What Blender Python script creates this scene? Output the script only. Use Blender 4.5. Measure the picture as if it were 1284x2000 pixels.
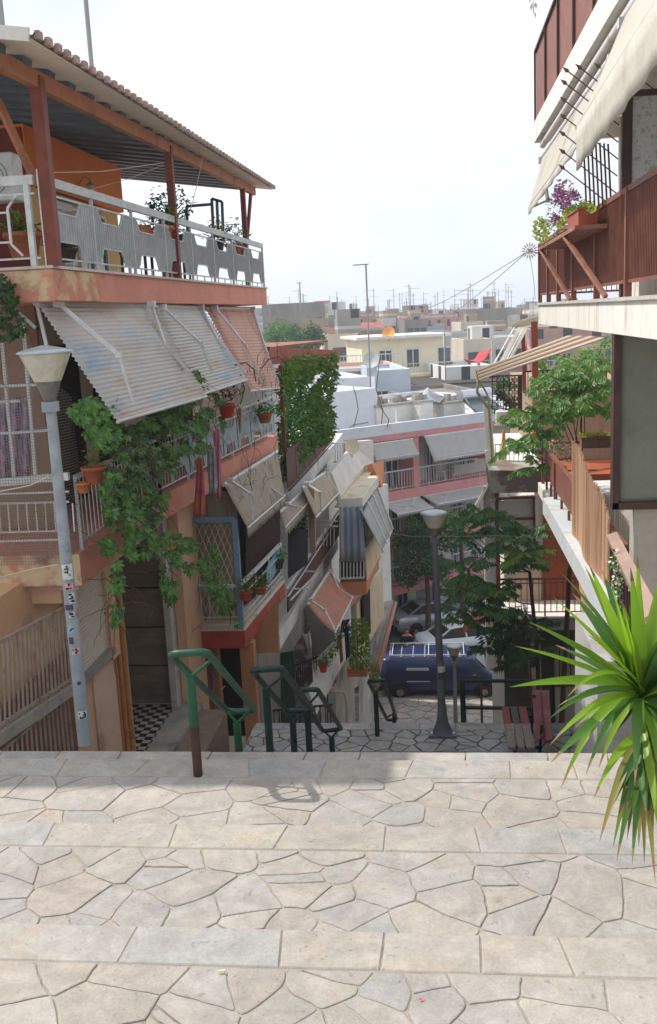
import bpy, bmesh, math, random
from mathutils import Vector, Matrix, noise
for o in list(bpy.data.objects): bpy.data.objects.remove(o)
SC = bpy.context.scene
COL = SC.collection
# ---------------------------------------------------------------- camera
FPX = 1900.0; CX = 642.0; CY = 1000.0; EYE = 15.0
yaw = math.radians(6.7); pit = math.atan(384/1900.0); rho = 0.048
FW = Vector((-math.sin(yaw)*math.cos(pit), math.cos(yaw)*math.cos(pit), -math.sin(pit)))
_r0 = Vector((math.cos(yaw), math.sin(yaw), 0)); _u0 = _r0.cross(FW)
RT = _r0*math.cos(rho) - _u0*math.sin(rho)
UP = _u0*math.cos(rho) + _r0*math.sin(rho)
cam = bpy.data.cameras.new('camera'); camo = bpy.data.objects.new('camera', cam); COL.objects.link(camo)
m = Matrix(((RT.x, UP.x, -FW.x), (RT.y, UP.y, -FW.y), (RT.z, UP.z, -FW.z))).to_4x4()
m.translation = Vector((0, 0, EYE)); camo.matrix_world = m
cam.sensor_fit = 'VERTICAL'; cam.sensor_height = 36.0; cam.lens = 36.0*FPX/2000.0
cam.clip_start = 0.05; cam.clip_end = 60000
SC.camera = camo
# ---------------------------------------------------------------- sun, sky, exposure
SUN_DIR = Vector((-0.76, 0.22, 1.0)).normalized()      # towards the sun
elev = math.asin(SUN_DIR.z); azim = math.atan2(SUN_DIR.x, SUN_DIR.y)
w = bpy.data.worlds.new('World'); SC.world = w; w.use_nodes = True
nt = w.node_tree; nt.nodes.clear()
sky = nt.nodes.new('ShaderNodeTexSky'); sky.sky_type = 'NISHITA'; sky.sun_disc = False
sky.sun_elevation = elev; sky.sun_rotation = azim
sky.air_density = 1.0; sky.dust_density = 1.6; sky.ozone_density = 1.2; sky.altitude = 80
tc = nt.nodes.new('ShaderNodeTexCoord')
mp = nt.nodes.new('ShaderNodeMapping'); mp.inputs['Scale'].default_value = (1.0, 1.0, 2.6)
nz = nt.nodes.new('ShaderNodeTexNoise'); nz.inputs['Scale'].default_value = 2.2; nz.inputs['Detail'].default_value = 6; nz.inputs['Roughness'].default_value = 0.55
rmp = nt.nodes.new('ShaderNodeValToRGB')
rmp.color_ramp.elements[0].position = 0.34; rmp.color_ramp.elements[0].color = (0.68,)*3+(1,)
rmp.color_ramp.elements[1].position = 0.64; rmp.color_ramp.elements[1].color = (0.98,)*3+(1,)
mx = nt.nodes.new('ShaderNodeMixRGB'); mx.inputs[2].default_value = (9.9, 10.45, 11.3, 1)     # thin bright cloud veil
bg = nt.nodes.new('ShaderNodeBackground'); bg.inputs[1].default_value = 0.084
out = nt.nodes.new('ShaderNodeOutputWorld')
L = nt.links
L.new(tc.outputs['Generated'], mp.inputs[0]); L.new(mp.outputs[0], nz.inputs['Vector']); L.new(nz.outputs['Fac'], rmp.inputs[0])
L.new(rmp.outputs[0], mx.inputs[0]); L.new(sky.outputs[0], mx.inputs[1]); L.new(mx.outputs[0], bg.inputs[0]); L.new(bg.outputs[0], out.inputs[0])
sun = bpy.data.lights.new('sun', 'SUN'); sun.energy = 3.1; sun.angle = math.radians(0.7); sun.color = (1.0, 0.95, 0.87)
so = bpy.data.objects.new('sun', sun); COL.objects.link(so)
so.rotation_euler = SUN_DIR.to_track_quat('Z', 'Y').to_euler()
SC.view_settings.view_transform = 'Standard'; SC.view_settings.look = 'None'
SC.view_settings.exposure = 0.46; SC.view_settings.gamma = 1.0
SC.render.engine = 'CYCLES'; SC.cycles.volume_bounces = 2; SC.cycles.max_bounces = 6; SC.cycles.transparent_max_bounces = 24
# ---------------------------------------------------------------- pixel -> place helpers (photo pixels, world Y along the street)
def ray(x, y): return FW + RT*((x-CX)/FPX) + UP*((CY-y)/FPX)
def Q(x, y, Y):
    d = ray(x, y); return d*(Y/d.y) + Vector((0, 0, EYE))
def QX(x, y, X):
    d = ray(x, y); return d*(X/d.x) + Vector((0, 0, EYE))
def QZ(x, y, z):
    d = ray(x, y); return d*((z-EYE)/d.z) + Vector((0, 0, EYE))
V = Vector
# ---------------------------------------------------------------- object helpers
WL = {}
class MB:
    def __init__(s): s.v = []; s.f = []; s.mi = []; s.m = 0; s.sm = []; s.smooth = False
    def add(s, vs, fs, smooth=None):
        b = len(s.v); s.v += [V(p) for p in vs]
        for f in fs:
            s.f.append([b+i for i in f]); s.mi.append(s.m); s.sm.append(s.smooth if smooth is None else smooth)
        return s
    def box(s, c, d, rz=0, rx=0, ry=0):
        c = V(c); hx, hy, hz = d[0]/2, d[1]/2, d[2]/2
        R = Matrix.Rotation(rz, 3, 'Z') @ Matrix.Rotation(ry, 3, 'Y') @ Matrix.Rotation(rx, 3, 'X')
        vs = [c + R @ V((a*hx, b*hy, e*hz)) for a in (-1, 1) for b in (-1, 1) for e in (-1, 1)]
        return s.add(vs, [(0, 1, 3, 2), (4, 6, 7, 5), (0, 4, 5, 1), (2, 3, 7, 6), (0, 2, 6, 4), (1, 5, 7, 3)], False)
    def ext(s, x0, x1, y0, y1, z0, z1):
        return s.box(((x0+x1)/2, (y0+y1)/2, (z0+z1)/2), (abs(x1-x0), abs(y1-y0), abs(z1-z0)))
    def beam(s, a, b, w, h, up=(0, 0, 1)):
        a = V(a); b = V(b); d = (b-a).normalized(); u = V(up)
        if abs(d.dot(u)) > 0.98: u = V((0, 1, 0)) if abs(d.y) < 0.9 else V((1, 0, 0))
        r = d.cross(u).normalized(); u = r.cross(d)
        vs = [p + r*(i*w/2) + u*(j*h/2) for p in (a, b) for i, j in ((-1, -1), (1, -1), (1, 1), (-1, 1))]
        return s.add(vs, [(0, 1, 2, 3), (7, 6, 5, 4), (0, 4, 5, 1), (1, 5, 6, 2), (2, 6, 7, 3), (3, 7, 4, 0)], False)
    def tube(s, pts, r, n=8, close=False, r2=None):
        pts = [V(p) for p in pts]; N = len(pts); rings = []
        prev = None
        for i, p in enumerate(pts):
            if close: d = (pts[(i+1) % N]-pts[i-1])
            else: d = pts[min(i+1, N-1)]-pts[max(i-1, 0)]
            d = d.normalized() if d.length > 1e-9 else V((0, 0, 1))
            if prev is None:
                u = V((0, 0, 1)) if abs(d.z) < 0.9 else V((1, 0, 0))
                u = (u - d*u.dot(d)).normalized()
            else:
                u = prev - d*prev.dot(d)
                u = u.normalized() if u.length > 1e-6 else V((1, 0, 0))
            prev = u; q = d.cross(u)
            rr = r if r2 is None else r + (r2-r)*i/max(1, N-1)
            rings.append([p + (u*math.cos(2*math.pi*k/n) + q*math.sin(2*math.pi*k/n))*rr for k in range(n)])
        vs = [p for g in rings for p in g]; fs = []
        for i in range(N if close else N-1):
            j = (i+1) % N
            for k in range(n): fs.append((i*n+k, i*n+(k+1) % n, j*n+(k+1) % n, j*n+k))
        s.add(vs, fs, n > 4)
        if not close:
            s.add(rings[0], [tuple(reversed(range(n)))], False); s.add(rings[-1], [tuple(range(n))], False)
        return s
    def prism(s, poly, z0, z1):
        n = len(poly)
        vs = [V((p[0], p[1], z0)) for p in poly] + [V((p[0], p[1], z1)) for p in poly]
        ar = sum(poly[i][0]*poly[(i+1) % n][1]-poly[(i+1) % n][0]*poly[i][1] for i in range(n))
        fs = [tuple(reversed(range(n))), tuple(range(n, 2*n))] + [(i, (i+1) % n, n+(i+1) % n, n+i) for i in range(n)]
        if ar < 0: fs = [tuple(reversed(f)) for f in fs]
        return s.add(vs, fs, False)
    def panel(s, a, b, c, d, t=0.02):
        a, b, c, d = V(a), V(b), V(c), V(d)
        nn = (b-a).cross(d-a).normalized()*t
        vs = [a, b, c, d, a-nn, b-nn, c-nn, d-nn]
        return s.add(vs, [(0, 1, 2, 3), (7, 6, 5, 4), (0, 4, 5, 1), (1, 5, 6, 2), (2, 6, 7, 3), (3, 7, 4, 0)], False)
    def grid(s, fn, nu, nv, t=0.0, smooth=True):
        P = [[V(fn(i/nu, j/nv)) for i in range(nu+1)] for j in range(nv+1)]
        vs = [p for r in P for p in r]; W = nu+1
        fs = [(j*W+i, j*W+i+1, (j+1)*W+i+1, (j+1)*W+i) for j in range(nv) for i in range(nu)]
        s.add(vs, fs, smooth)
        if t:
            nn = (P[0][nu]-P[0][0]).cross(P[nv][0]-P[0][0]).normalized()*t
            vs2 = [p-nn for p in vs]; s.add(vs2, [tuple(reversed(f)) for f in fs], smooth)
            b = len(s.v)-2*len(vs); n0 = len(vs)
            edge = [i for i in range(W)] + [j*W+nu for j in range(1, nv+1)] + [nv*W+i for i in range(nu-1, -1, -1)] + [j*W for j in range(nv-1, 0, -1)]
            for k in range(len(edge)):
                e0, e1 = edge[k], edge[(k+1) % len(edge)]
                s.f.append([b+e1, b+e0, b+n0+e0, b+n0+e1]); s.mi.append(s.m); s.sm.append(False)
        return s
    def lathe(s, prof, c, n=16, caps=True):
        c = V(c); vs = []; fs = []
        for (r, z) in prof:
            for k in range(n): vs.append(c+V((r*math.cos(2*math.pi*k/n), r*math.sin(2*math.pi*k/n), z)))
        for i in range(len(prof)-1):
            for k in range(n): fs.append((i*n+k, i*n+(k+1) % n, (i+1)*n+(k+1) % n, (i+1)*n+k))
        s.add(vs, fs, n > 6)
        if caps:
            s.add(vs[:n], [tuple(reversed(range(n)))], False); s.add(vs[-n:], [tuple(range(n))], False)
        return s
    def leaf(s, p, d, l, wd, roll=0.0, fold=0.25, nrm=None):
        p = V(p); d = V(d).normalized()
        u = V(nrm) if nrm is not None else V((random.uniform(-.6, .6), random.uniform(-.6, .6), 1))
        r = d.cross(u)
        if r.length < 1e-4: r = V((1, 0, 0))
        r.normalize(); u = r.cross(d)
        if roll: r = Matrix.Rotation(roll, 3, d) @ r; u = r.cross(d)
        m1 = p+d*l*0.42-u*(wd*fold)
        return s.add([p, m1+r*wd/2+u*wd*fold, p+d*l, m1-r*wd/2+u*wd*fold, m1], [(0, 4, 1), (4, 2, 1), (0, 3, 4), (4, 3, 2)], False)
    def build(s, name, mat, parent=None, loc=None, bevel=0):
        me = bpy.data.meshes.new(name)
        if parent is not None: off = WL[parent.name]
        else: off = V(loc) if loc is not None else V((0, 0, 0))
        me.from_pydata([tuple(p-off) for p in s.v], [], s.f)
        for mt in (mat if isinstance(mat, (list, tuple)) else [mat]): me.materials.append(mt)
        me.polygons.foreach_set('material_index', s.mi); me.polygons.foreach_set('use_smooth', s.sm); me.update()
        o = bpy.data.objects.new(name, me); COL.objects.link(o)
        if parent is not None: o.parent = parent
        else: o.location = off
        WL[o.name] = V(off)
        if bevel:
            bv = o.modifiers.new('bevel', 'BEVEL'); bv.width = bevel; bv.segments = 2; bv.limit_method = 'ANGLE'
        return o
def tag(o, label, cat, group=None):
    o['label'] = label; o['category'] = cat
    if group: o['group'] = group
    return o
def thing(name, label, cat, loc=(0, 0, 0), group=None):
    o = bpy.data.objects.new(name, None); COL.objects.link(o); o.location = V(loc); o.empty_display_size = 0.2
    WL[o.name] = V(loc); return tag(o, label, cat, group)
def struct(o, kind='structure'): o['kind'] = kind; return o
def dup(root, loc, rz=0.0, label=None, group=None, s=1.0):
    r = root.copy(); COL.objects.link(r); r.location = V(loc); r.rotation_euler = (0, 0, rz); r.scale = (s, s, s)
    if label: r['label'] = label
    if group: r['group'] = group
    for ch in list(root.children):
        c = ch.copy(); COL.objects.link(c); c.parent = r
        for g in ch.children:
            d = g.copy(); COL.objects.link(d); d.parent = c
    return r
# ---------------------------------------------------------------- materials
MC = {}
def mat(name, col, rough=0.75, col2=None, sc=3.0, mixw=(0.42, 0.62), bump=0.0, bsc=60.0, metal=0.0, dirt=None, dsc=1.2, dw=(0.55, 0.7), stretch=None, island=0.0, spec=0.35, wave=None, fine=0.10):
    if name in MC: return MC[name]
    m = bpy.data.materials.new(name); m.use_nodes = True; MC[name] = m
    t = m.node_tree; N = t.nodes; K = t.links; b = N['Principled BSDF']
    b.inputs['Roughness'].default_value = rough; b.inputs['Metallic'].default_value = metal
    b.inputs['Specular IOR Level'].default_value = spec
    tcn = N.new('ShaderNodeTexCoord'); vec = tcn.outputs['Object']
    if stretch:
        mpn = N.new('ShaderNodeMapping'); mpn.inputs['Scale'].default_value = stretch; K.new(vec, mpn.inputs[0]); vec = mpn.outputs[0]
    rgb = N.new('ShaderNodeRGB'); rgb.outputs[0].default_value = (*col, 1); cur = rgb.outputs[0]
    def mixc(a, c2, fac):
        x = N.new('ShaderNodeMixRGB'); K.new(a, x.inputs[1])
        if isinstance(c2, tuple): x.inputs[2].default_value = (*c2, 1)
        else: K.new(c2, x.inputs[2])
        K.new(fac, x.inputs[0]); return x.outputs[0]
    def nfac(scale, lo, hi, det=5, mx_=1.0):
        n = N.new('ShaderNodeTexNoise'); n.inputs['Scale'].default_value = scale; n.inputs['Detail'].default_value = det; n.inputs['Roughness'].default_value = 0.6
        K.new(vec, n.inputs['Vector'])
        r = N.new('ShaderNodeMapRange'); r.inputs[1].default_value = lo; r.inputs[2].default_value = hi; r.inputs[4].default_value = mx_
        K.new(n.outputs['Fac'], r.inputs[0]); return r.outputs[0]
    if col2 is not None: cur = mixc(cur, tuple(col2), nfac(sc, *mixw))
    if dirt is not None: cur = mixc(cur, tuple(dirt), nfac(dsc, dw[0], dw[1], 8, 0.85))
    if island > 0 or fine > 0:
        hs = N.new('ShaderNodeHueSaturation'); K.new(cur, hs.inputs['Color']); cur = hs.outputs[0]
        last = None
        if fine > 0:
            f = nfac(bsc*0.35, 0.2, 0.8, 4); mm = N.new('ShaderNodeMapRange'); mm.inputs[3].default_value = 1-fine; mm.inputs[4].default_value = 1+fine
            K.new(f, mm.inputs[0]); last = mm.outputs[0]
        if island > 0:
            g = N.new('ShaderNodeNewGeometry'); mr = N.new('ShaderNodeMapRange'); mr.inputs[3].default_value = 1-island; mr.inputs[4].default_value = 1+island
            K.new(g.outputs['Random Per Island'], mr.inputs[0])
            if last is not None:
                mu = N.new('ShaderNodeMath'); mu.operation = 'MULTIPLY'; K.new(last, mu.inputs[0]); K.new(mr.outputs[0], mu.inputs[1]); last = mu.outputs[0]
            else: last = mr.outputs[0]
        K.new(last, hs.inputs['Value'])
    K.new(cur, b.inputs['Base Color'])
    if bump > 0:
        n = N.new('ShaderNodeTexNoise'); n.inputs['Scale'].default_value = bsc; n.inputs['Detail'].default_value = 5; K.new(vec, n.inputs['Vector'])
        bp = N.new('ShaderNodeBump'); bp.inputs['Strength'].default_value = bump; bp.inputs['Distance'].default_value = 0.02
        K.new(n.outputs['Fac'], bp.inputs['Height']); K.new(bp.outputs[0], b.inputs['Normal'])
    return m
def leafmat(name, c1, c2, trans=0.35, tc_=None, rough=0.45):
    if name in MC: return MC[name]
    m = bpy.data.materials.new(name); m.use_nodes = True; MC[name] = m
    t = m.node_tree; N = t.nodes; K = t.links; b = N['Principled BSDF']; o = N['Material Output']
    g = N.new('ShaderNodeNewGeometry'); tcn = N.new('ShaderNodeTexCoord')
    n = N.new('ShaderNodeTexNoise'); n.inputs['Scale'].default_value = 1.6; n.inputs['Detail'].default_value = 3; K.new(tcn.outputs['Object'], n.inputs['Vector'])
    ad = N.new('ShaderNodeMath'); ad.operation = 'ADD'; K.new(g.outputs['Random Per Island'], ad.inputs[0]); K.new(n.outputs['Fac'], ad.inputs[1])
    mr = N.new('ShaderNodeMapRange'); mr.inputs[1].default_value = 0.35; mr.inputs[2].default_value = 1.25; K.new(ad.outputs[0], mr.inputs[0])
    x = N.new('ShaderNodeMixRGB'); x.inputs[1].default_value = (*c1, 1); x.inputs[2].default_value = (*c2, 1); K.new(mr.outputs[0], x.inputs[0])
    K.new(x.outputs[0], b.inputs['Base Color']); b.inputs['Roughness'].default_value = rough; b.inputs['Specular IOR Level'].default_value = 0.4
    tr = N.new('ShaderNodeBsdfTranslucent'); hs = N.new('ShaderNodeMixRGB'); hs.blend_type = 'MULTIPLY'; hs.inputs[0].default_value = 1; hs.inputs[2].default_value = (1.5, 1.6, 0.6, 1)
    K.new(x.outputs[0], hs.inputs[1]); K.new(hs.outputs[0], tr.inputs[0])
    mxs = N.new('ShaderNodeMixShader'); mxs.inputs[0].default_value = trans; K.new(b.outputs[0], mxs.inputs[1]); K.new(tr.outputs[0], mxs.inputs[2]); K.new(mxs.outputs[0], o.inputs['Surface'])
    return m
def glass(name, col=(0.05, 0.07, 0.08), rough=0.08):
    if name in MC: return MC[name]
    m = mat(name, col, rough, spec=0.8, fine=0); return m
def clothmat(name, col, trans=0.25, col2=None, sc=4, rough=0.9, dirt=None):
    if name in MC: return MC[name]
    m = mat(name, col, rough, col2=col2, sc=sc, dirt=dirt, bump=0.15, bsc=120)
    t = m.node_tree; N = t.nodes; K = t.links; b = N['Principled BSDF']; o = N['Material Output']
    tr = N.new('ShaderNodeBsdfTranslucent'); src = b.inputs['Base Color'].links[0].from_socket; K.new(src, tr.inputs[0])
    mxs = N.new('ShaderNodeMixShader'); mxs.inputs[0].default_value = trans; K.new(b.outputs[0], mxs.inputs[1]); K.new(tr.outputs[0], mxs.inputs[2]); K.new(mxs.outputs[0], o.inputs['Surface'])
    return m
def stonemat(name, ramp, rough=0.8, sc=9.0, bump=0.5):
    if name in MC: return MC[name]
    m = bpy.data.materials.new(name); m.use_nodes = True; MC[name] = m
    t = m.node_tree; N = t.nodes; K = t.links; b = N['Principled BSDF']; b.inputs['Roughness'].default_value = rough; b.inputs['Specular IOR Level'].default_value = 0.25
    g = N.new('ShaderNodeNewGeometry'); tcn = N.new('ShaderNodeTexCoord')
    cr = N.new('ShaderNodeValToRGB'); cr.color_ramp.interpolation = 'LINEAR'
    e = cr.color_ramp.elements; e[0].position = 0; e[0].color = (*ramp[0], 1); e[1].position = 1; e[1].color = (*ramp[-1], 1)
    for i, c in enumerate(ramp[1:-1]): x = e.new((i+1)/(len(ramp)-1)); x.color = (*c, 1)
    K.new(g.outputs['Random Per Island'], cr.inputs[0]); cur = cr.outputs[0]
    def nz_(scale, det, lo, hi, a, bb, dist=0.0):
        n = N.new('ShaderNodeTexNoise'); n.inputs['Scale'].default_value = scale; n.inputs['Detail'].default_value = det; n.inputs['Roughness'].default_value = 0.65; n.inputs['Distortion'].default_value = dist
        K.new(tcn.outputs['Object'], n.inputs['Vector'])
        r = N.new('ShaderNodeMapRange'); r.inputs[1].default_value = lo; r.inputs[2].default_value = hi; r.inputs[3].default_value = a; r.inputs[4].default_value = bb
        K.new(n.outputs['Fac'], r.inputs[0]); return r.outputs[0]
    def mul(c, f):
        x = N.new('ShaderNodeVectorMath'); x.operation = 'SCALE'; K.new(c, x.inputs[0]); K.new(f, x.inputs['Scale']); return x.outputs[0]
    x = N.new('ShaderNodeMixRGB'); x.inputs[2].default_value = (0.42, 0.33, 0.23, 1); K.new(cur, x.inputs[1]); K.new(nz_(sc*0.55, 6, 0.55, 0.75, 0.0, 0.6, 1.0), x.inputs[0]); cur = x.outputs[0]
    cur = mul(cur, nz_(sc, 6, 0.3, 0.7, 0.86, 1.12, 0.6)); cur = mul(cur, nz_(sc*14, 4, 0.25, 0.75, 0.86, 1.12)); cur = mul(cur, nz_(0.8, 3, 0.3, 0.7, 0.90, 1.08))
    cur = mul(cur, nz_(2.6, 8, .35, .65, .86, 1.08, 2.5)); spk = nz_(sc*5, 2, 0.66, 0.72, 1.0, 0.72); cur = mul(cur, spk)
    K.new(cur, b.inputs['Base Color'])
    n = N.new('ShaderNodeTexNoise'); n.inputs['Scale'].default_value = sc*2.2; n.inputs['Detail'].default_value = 9; n.inputs['Roughness'].default_value = 0.6; n.inputs['Distortion'].default_value = 0.8; K.new(tcn.outputs['Object'], n.inputs['Vector'])
    bp = N.new('ShaderNodeBump'); bp.inputs['Strength'].default_value = bump; bp.inputs['Distance'].default_value = 0.012; K.new(n.outputs['Fac'], bp.inputs['Height']); K.new(bp.outputs[0], b.inputs['Normal'])
    return m
# ================================================================ GROUND, STEPS, PAVING
def clip(poly, px, py, nx, ny):
    out_ = []
    for i in range(len(poly)):
        a = poly[i]; b = poly[(i+1) % len(poly)]
        da = (a[0]-px)*nx+(a[1]-py)*ny; db = (b[0]-px)*nx+(b[1]-py)*ny
        if da <= 0: out_.append(a)
        if (da < 0 < db) or (db < 0 < da):
            t = da/(da-db); out_.append((a[0]+(b[0]-a[0])*t, a[1]+(b[1]-a[1])*t))
    return out_
def crazy(mb, x0, x1, y0, y1, z, sx, sy, gap, rnd, hvar=0.004, wob=0.02, th=0.012, irr=0.95):
    nx = max(1, int((x1-x0)/sx)); ny = max(1, int((y1-y0)/sy)); pts = []
    for i in range(nx+1):
        for j in range(ny+1):
            if rnd.random() < 0.10: continue
            pts.append((x0+(i+0.5*(j % 2)+irr*rnd.uniform(-.5, .5))*(x1-x0)/nx, y0+(j+irr*rnd.uniform(-.5, .5))*(y1-y0)/max(1, ny)))
    for p in list(pts):
        if rnd.random() < .30: pts.append((p[0]+rnd.uniform(-.45, .45)*sx, p[1]+rnd.uniform(-.6, .6)*sy))
    for i, p in enumerate(pts):
        poly = [(x0, y0), (x1, y0), (x1, y1), (x0, y1)]
        for j, q in enumerate(pts):
            if i == j or abs(q[0]-p[0]) > 4*sx or abs(q[1]-p[1]) > 5*sy: continue
            dx, dy = q[0]-p[0], q[1]-p[1]; l = math.hypot(dx, dy)
            if l < 1e-6: continue
            g = gap*(0.35+0.4*abs(noise.noise(V((p[0]*2+q[0]*2, p[1]*2+q[1]*2, z)))))
            poly = clip(poly, (p[0]+q[0])/2-dx/l*g, (p[1]+q[1])/2-dy/l*g, dx/l, dy/l)
            if len(poly) < 3: break
        if len(poly) < 3: continue
        pl = []
        for a in range(len(poly)):
            A = poly[a]; B = poly[(a+1) % len(poly)]; l = math.hypot(B[0]-A[0], B[1]-A[1]); n = max(1, int(l/0.028))
            for k in range(n): pl.append((A[0]+(B[0]-A[0])*k/n, A[1]+(B[1]-A[1])*k/n))
        if len(pl) < 4: continue
        for _ in range(1 if rnd.random() < .35 else 0): pl = [((pl[k-1][0]+2*pl[k][0]+pl[(k+1) % len(pl)][0])/4, (pl[k-1][1]+2*pl[k][1]+pl[(k+1) % len(pl)][1])/4) for k in range(len(pl))]
        q2 = []
        for (x, y) in pl:
            n1 = noise.noise(V((x*3.1, y*3.1, z*7))); n2 = noise.noise(V((x*3.1+40, y*3.1, z*7)))
            n3 = noise.noise(V((x*17, y*17, z)))*0.2
            ex = min(1, min(x-x0, x1-x, y-y0, y1-y)/0.05) if True else 1
            q2.append((x+(n1+n3)*wob*max(0, ex), y+(n2+n3)*wob*max(0, ex)))
        cx = sum(p_[0] for p_ in q2)/len(q2); cy = sum(p_[1] for p_ in q2)/len(q2)
        zz = z+rnd.uniform(0, hvar); n = len(q2); tx = rnd.uniform(-.004, .004); ty = rnd.uniform(-.004, .004)
        bot = [V((x, y, z-th)) for x, y in q2]
        mid = [V((x, y, zz-0.0025)) for x, y in q2]
        top = [V((cx+(x-cx)*(1-0.005/max(0.05, math.hypot(x-cx, y-cy))), cy+(y-cy)*(1-0.005/max(0.05, math.hypot(x-cx, y-cy))), zz+tx*(x-cx)+ty*(y-cy))) for x, y in q2]
        fs = [(k, (k+1) % n, n+(k+1) % n, n+k) for k in range(n)]+[(n+k, n+(k+1) % n, 2*n+(k+1) % n, 2*n+k) for k in range(n)]+[tuple(range(2*n, 3*n))]
        mb.add(bot+mid+top, fs, False)
def slabrow(mb, x0, x1, y0, y1, z, rnd, lmin=0.36, lmax=0.8, th=0.06, gap=0.006):
    x = x0; sl = rnd.uniform(-.05, .05)
    while x < x1-0.05:
        l = rnd.uniform(lmin, lmax); xe = min(x1, x+l); sl2 = rnd.uniform(-.06, .06)
        if xe >= x1-0.05: xe = x1; sl2 = 0
        zz = z+rnd.uniform(0, .003); b = 0.006
        P = [(x+gap/2-sl/2, y0), (xe-gap/2-sl2/2, y0), (xe-gap/2+sl2/2, y1), (x+gap/2+sl/2, y1)]
        cx = (x+xe)/2; cy = (y0+y1)/2
        bot = [V((a, c, z-th)) for a, c in P]; mid = [V((a, c, zz-b)) for a, c in P]
        top = [V((a-b*(1 if a > cx else -1), c-b*(1 if c > cy else -1), zz)) for a, c in P]
        fs = [(k, (k+1) % 4, 4+(k+1) % 4, 4+k) for k in range(4)]+[(4+k, 4+(k+1) % 4, 8+(k+1) % 4, 8+k) for k in range(4)]+[(8, 9, 10, 11)]
        mb.add(bot+mid+top, fs, False)
        x = xe; sl = sl2
R1 = random.Random(11)
STONE = stonemat('cream_flagstone', [(.365, .325, .283), (.39, .355, .32), (.34, .325, .31), (.405, .365, .318), (.37, .343, .318), (.345, .335, .322), (.395, .345, .298)], sc=5, bump=0.9)
SLAB = stonemat('cut_stone_slab', [(.385, .345, .30), (.37, .34, .305), (.40, .365, .315), (.335, .335, .33), (.385, .35, .305)], sc=4, bump=0.7)
MORT = mat('sandy_mortar', (.37, .325, .275), .95, (.31, .265, .215), sc=4, bump=.5, bsc=90, dirt=(.17, .13, .09), dsc=2.5)
GREYST = stonemat('grey_flagstone', [(.36, .36, .35), (.42, .41, .39), (.31, .32, .33), (.38, .37, .35)], sc=7, bump=.4)
DKMORT = mat('dark_mortar', (.10, .095, .085), .95, (.16, .15, .13), sc=4, bump=.4, bsc=90)
CONC = mat('weathered_concrete', (.36, .34, .31), .9, (.28, .27, .25), sc=2.5, bump=.3, bsc=50, dirt=(.18, .17, .15), dsc=1.5)
ASPH = mat('asphalt', (.055, .056, .06), .9, (.08, .08, .082), sc=1.2, bump=.3, bsc=120)
# nosing Y positions of the broad top treads (far edges) and their levels
NOS = [(1.65, 12.47), (2.85, 12.32), (4.05, 12.17), (5.27, 12.02), (6.45, 11.87)]
XL, XR = -4.6, 2.3
base = MB(); st = MB(); sl_ = MB(); prevY = -2.5
base.ext(XL, XR, -2.6, 0.45, 8, 12.57-0.012); ycur = 0.45
for (Y, z) in NOS:
    base.ext(XL, XR, ycur-0.003, Y-0.012, 8, z-0.0045)
    slabrow(sl_, XL, XR, Y-0.27, Y, z, R1)
    if Y > 2.5: crazy(st, XL, XR, ycur+0.004, Y-0.285, z, 0.36, 0.21, 0.011, R1, wob=0.030, irr=1.25)
    ycur = Y
struct(base.build('steps', MORT)); struct(st.build('paving', STONE)); struct(sl_.build('step_edge', SLAB))
# steep flight below the crest, down to the landing
fl = MB(); fs2 = MB(); Y = 6.45; z = 11.87
slabs = [(6.45, 6.89, 11.72)]
y = 6.89; zz = 11.72
n = 21; dz = (11.72-8.4)/n; dy = (13.35-6.89)/(n-1)
for i in range(1, n+1):
    zz = 11.72-dz*i; slabs.append((y, y+dy, zz)); y += dy
slabs.pop()
for (a, b, zt) in slabs:
    fl.ext(XL+0.6, 2.2, a, b-0.01, 6.0, zt-0.03); slabrow(fs2, XL+0.6, 2.2, a+0.02, b, zt, R1, th=0.03)
struct(fl.build('stair_base', CONC)); struct(fs2.build('stair_treads', SLAB))
# landing
LZ = 8.4; LX0, LX1 = -3.15, 3.2
lb = MB(); lb.ext(LX0, LX1, 13.2, 14.95-0.01, 4.0, LZ-0.012); struct(lb.build('landing', DKMORT))
ls = MB(); crazy(ls, LX0, LX1, 13.9, 14.68, LZ, 0.36, 0.17, 0.03, R1, wob=0.04)
slabrow(ls, LX0, LX1, 13.55, 13.88, LZ, R1); slabrow(ls, LX0, LX1, 14.70, 14.95, LZ, R1); slabrow(ls, LX0, LX1, 13.2, 13.53, LZ, R1)
struct(ls.build('landing_paving', GREYST))
# lower flight and lower square
lf = MB(); n = 46; y = 14.95
for i in range(n):
    z1 = LZ-(i+1)*(LZ-0.32)/n; lf.ext(-2.9, 3.6, y, y+0.36, -1, z1); y += 0.36
struct(lf.build('lower_stairs', CONC))
SQ = mat('square_base', (.30, .27, .22), .95, (.22, .20, .17), sc=3, bump=.3)
sq = MB(); sq.ext(-9, 12, 31.3, 38.2, -0.6, 0.11); struct(sq.build('pavement', SQ))
sp = MB(); crazy(sp, -5, 7, 31.6, 37.0, 0.135, 0.7, 0.5, 0.05, R1, wob=0.06); slabrow(sp, -9, 12, 37.6, 38.2, 0.16, R1, .6, 1.0, .12)
struct(sp.build('pavement_flags', STONE))
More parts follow.
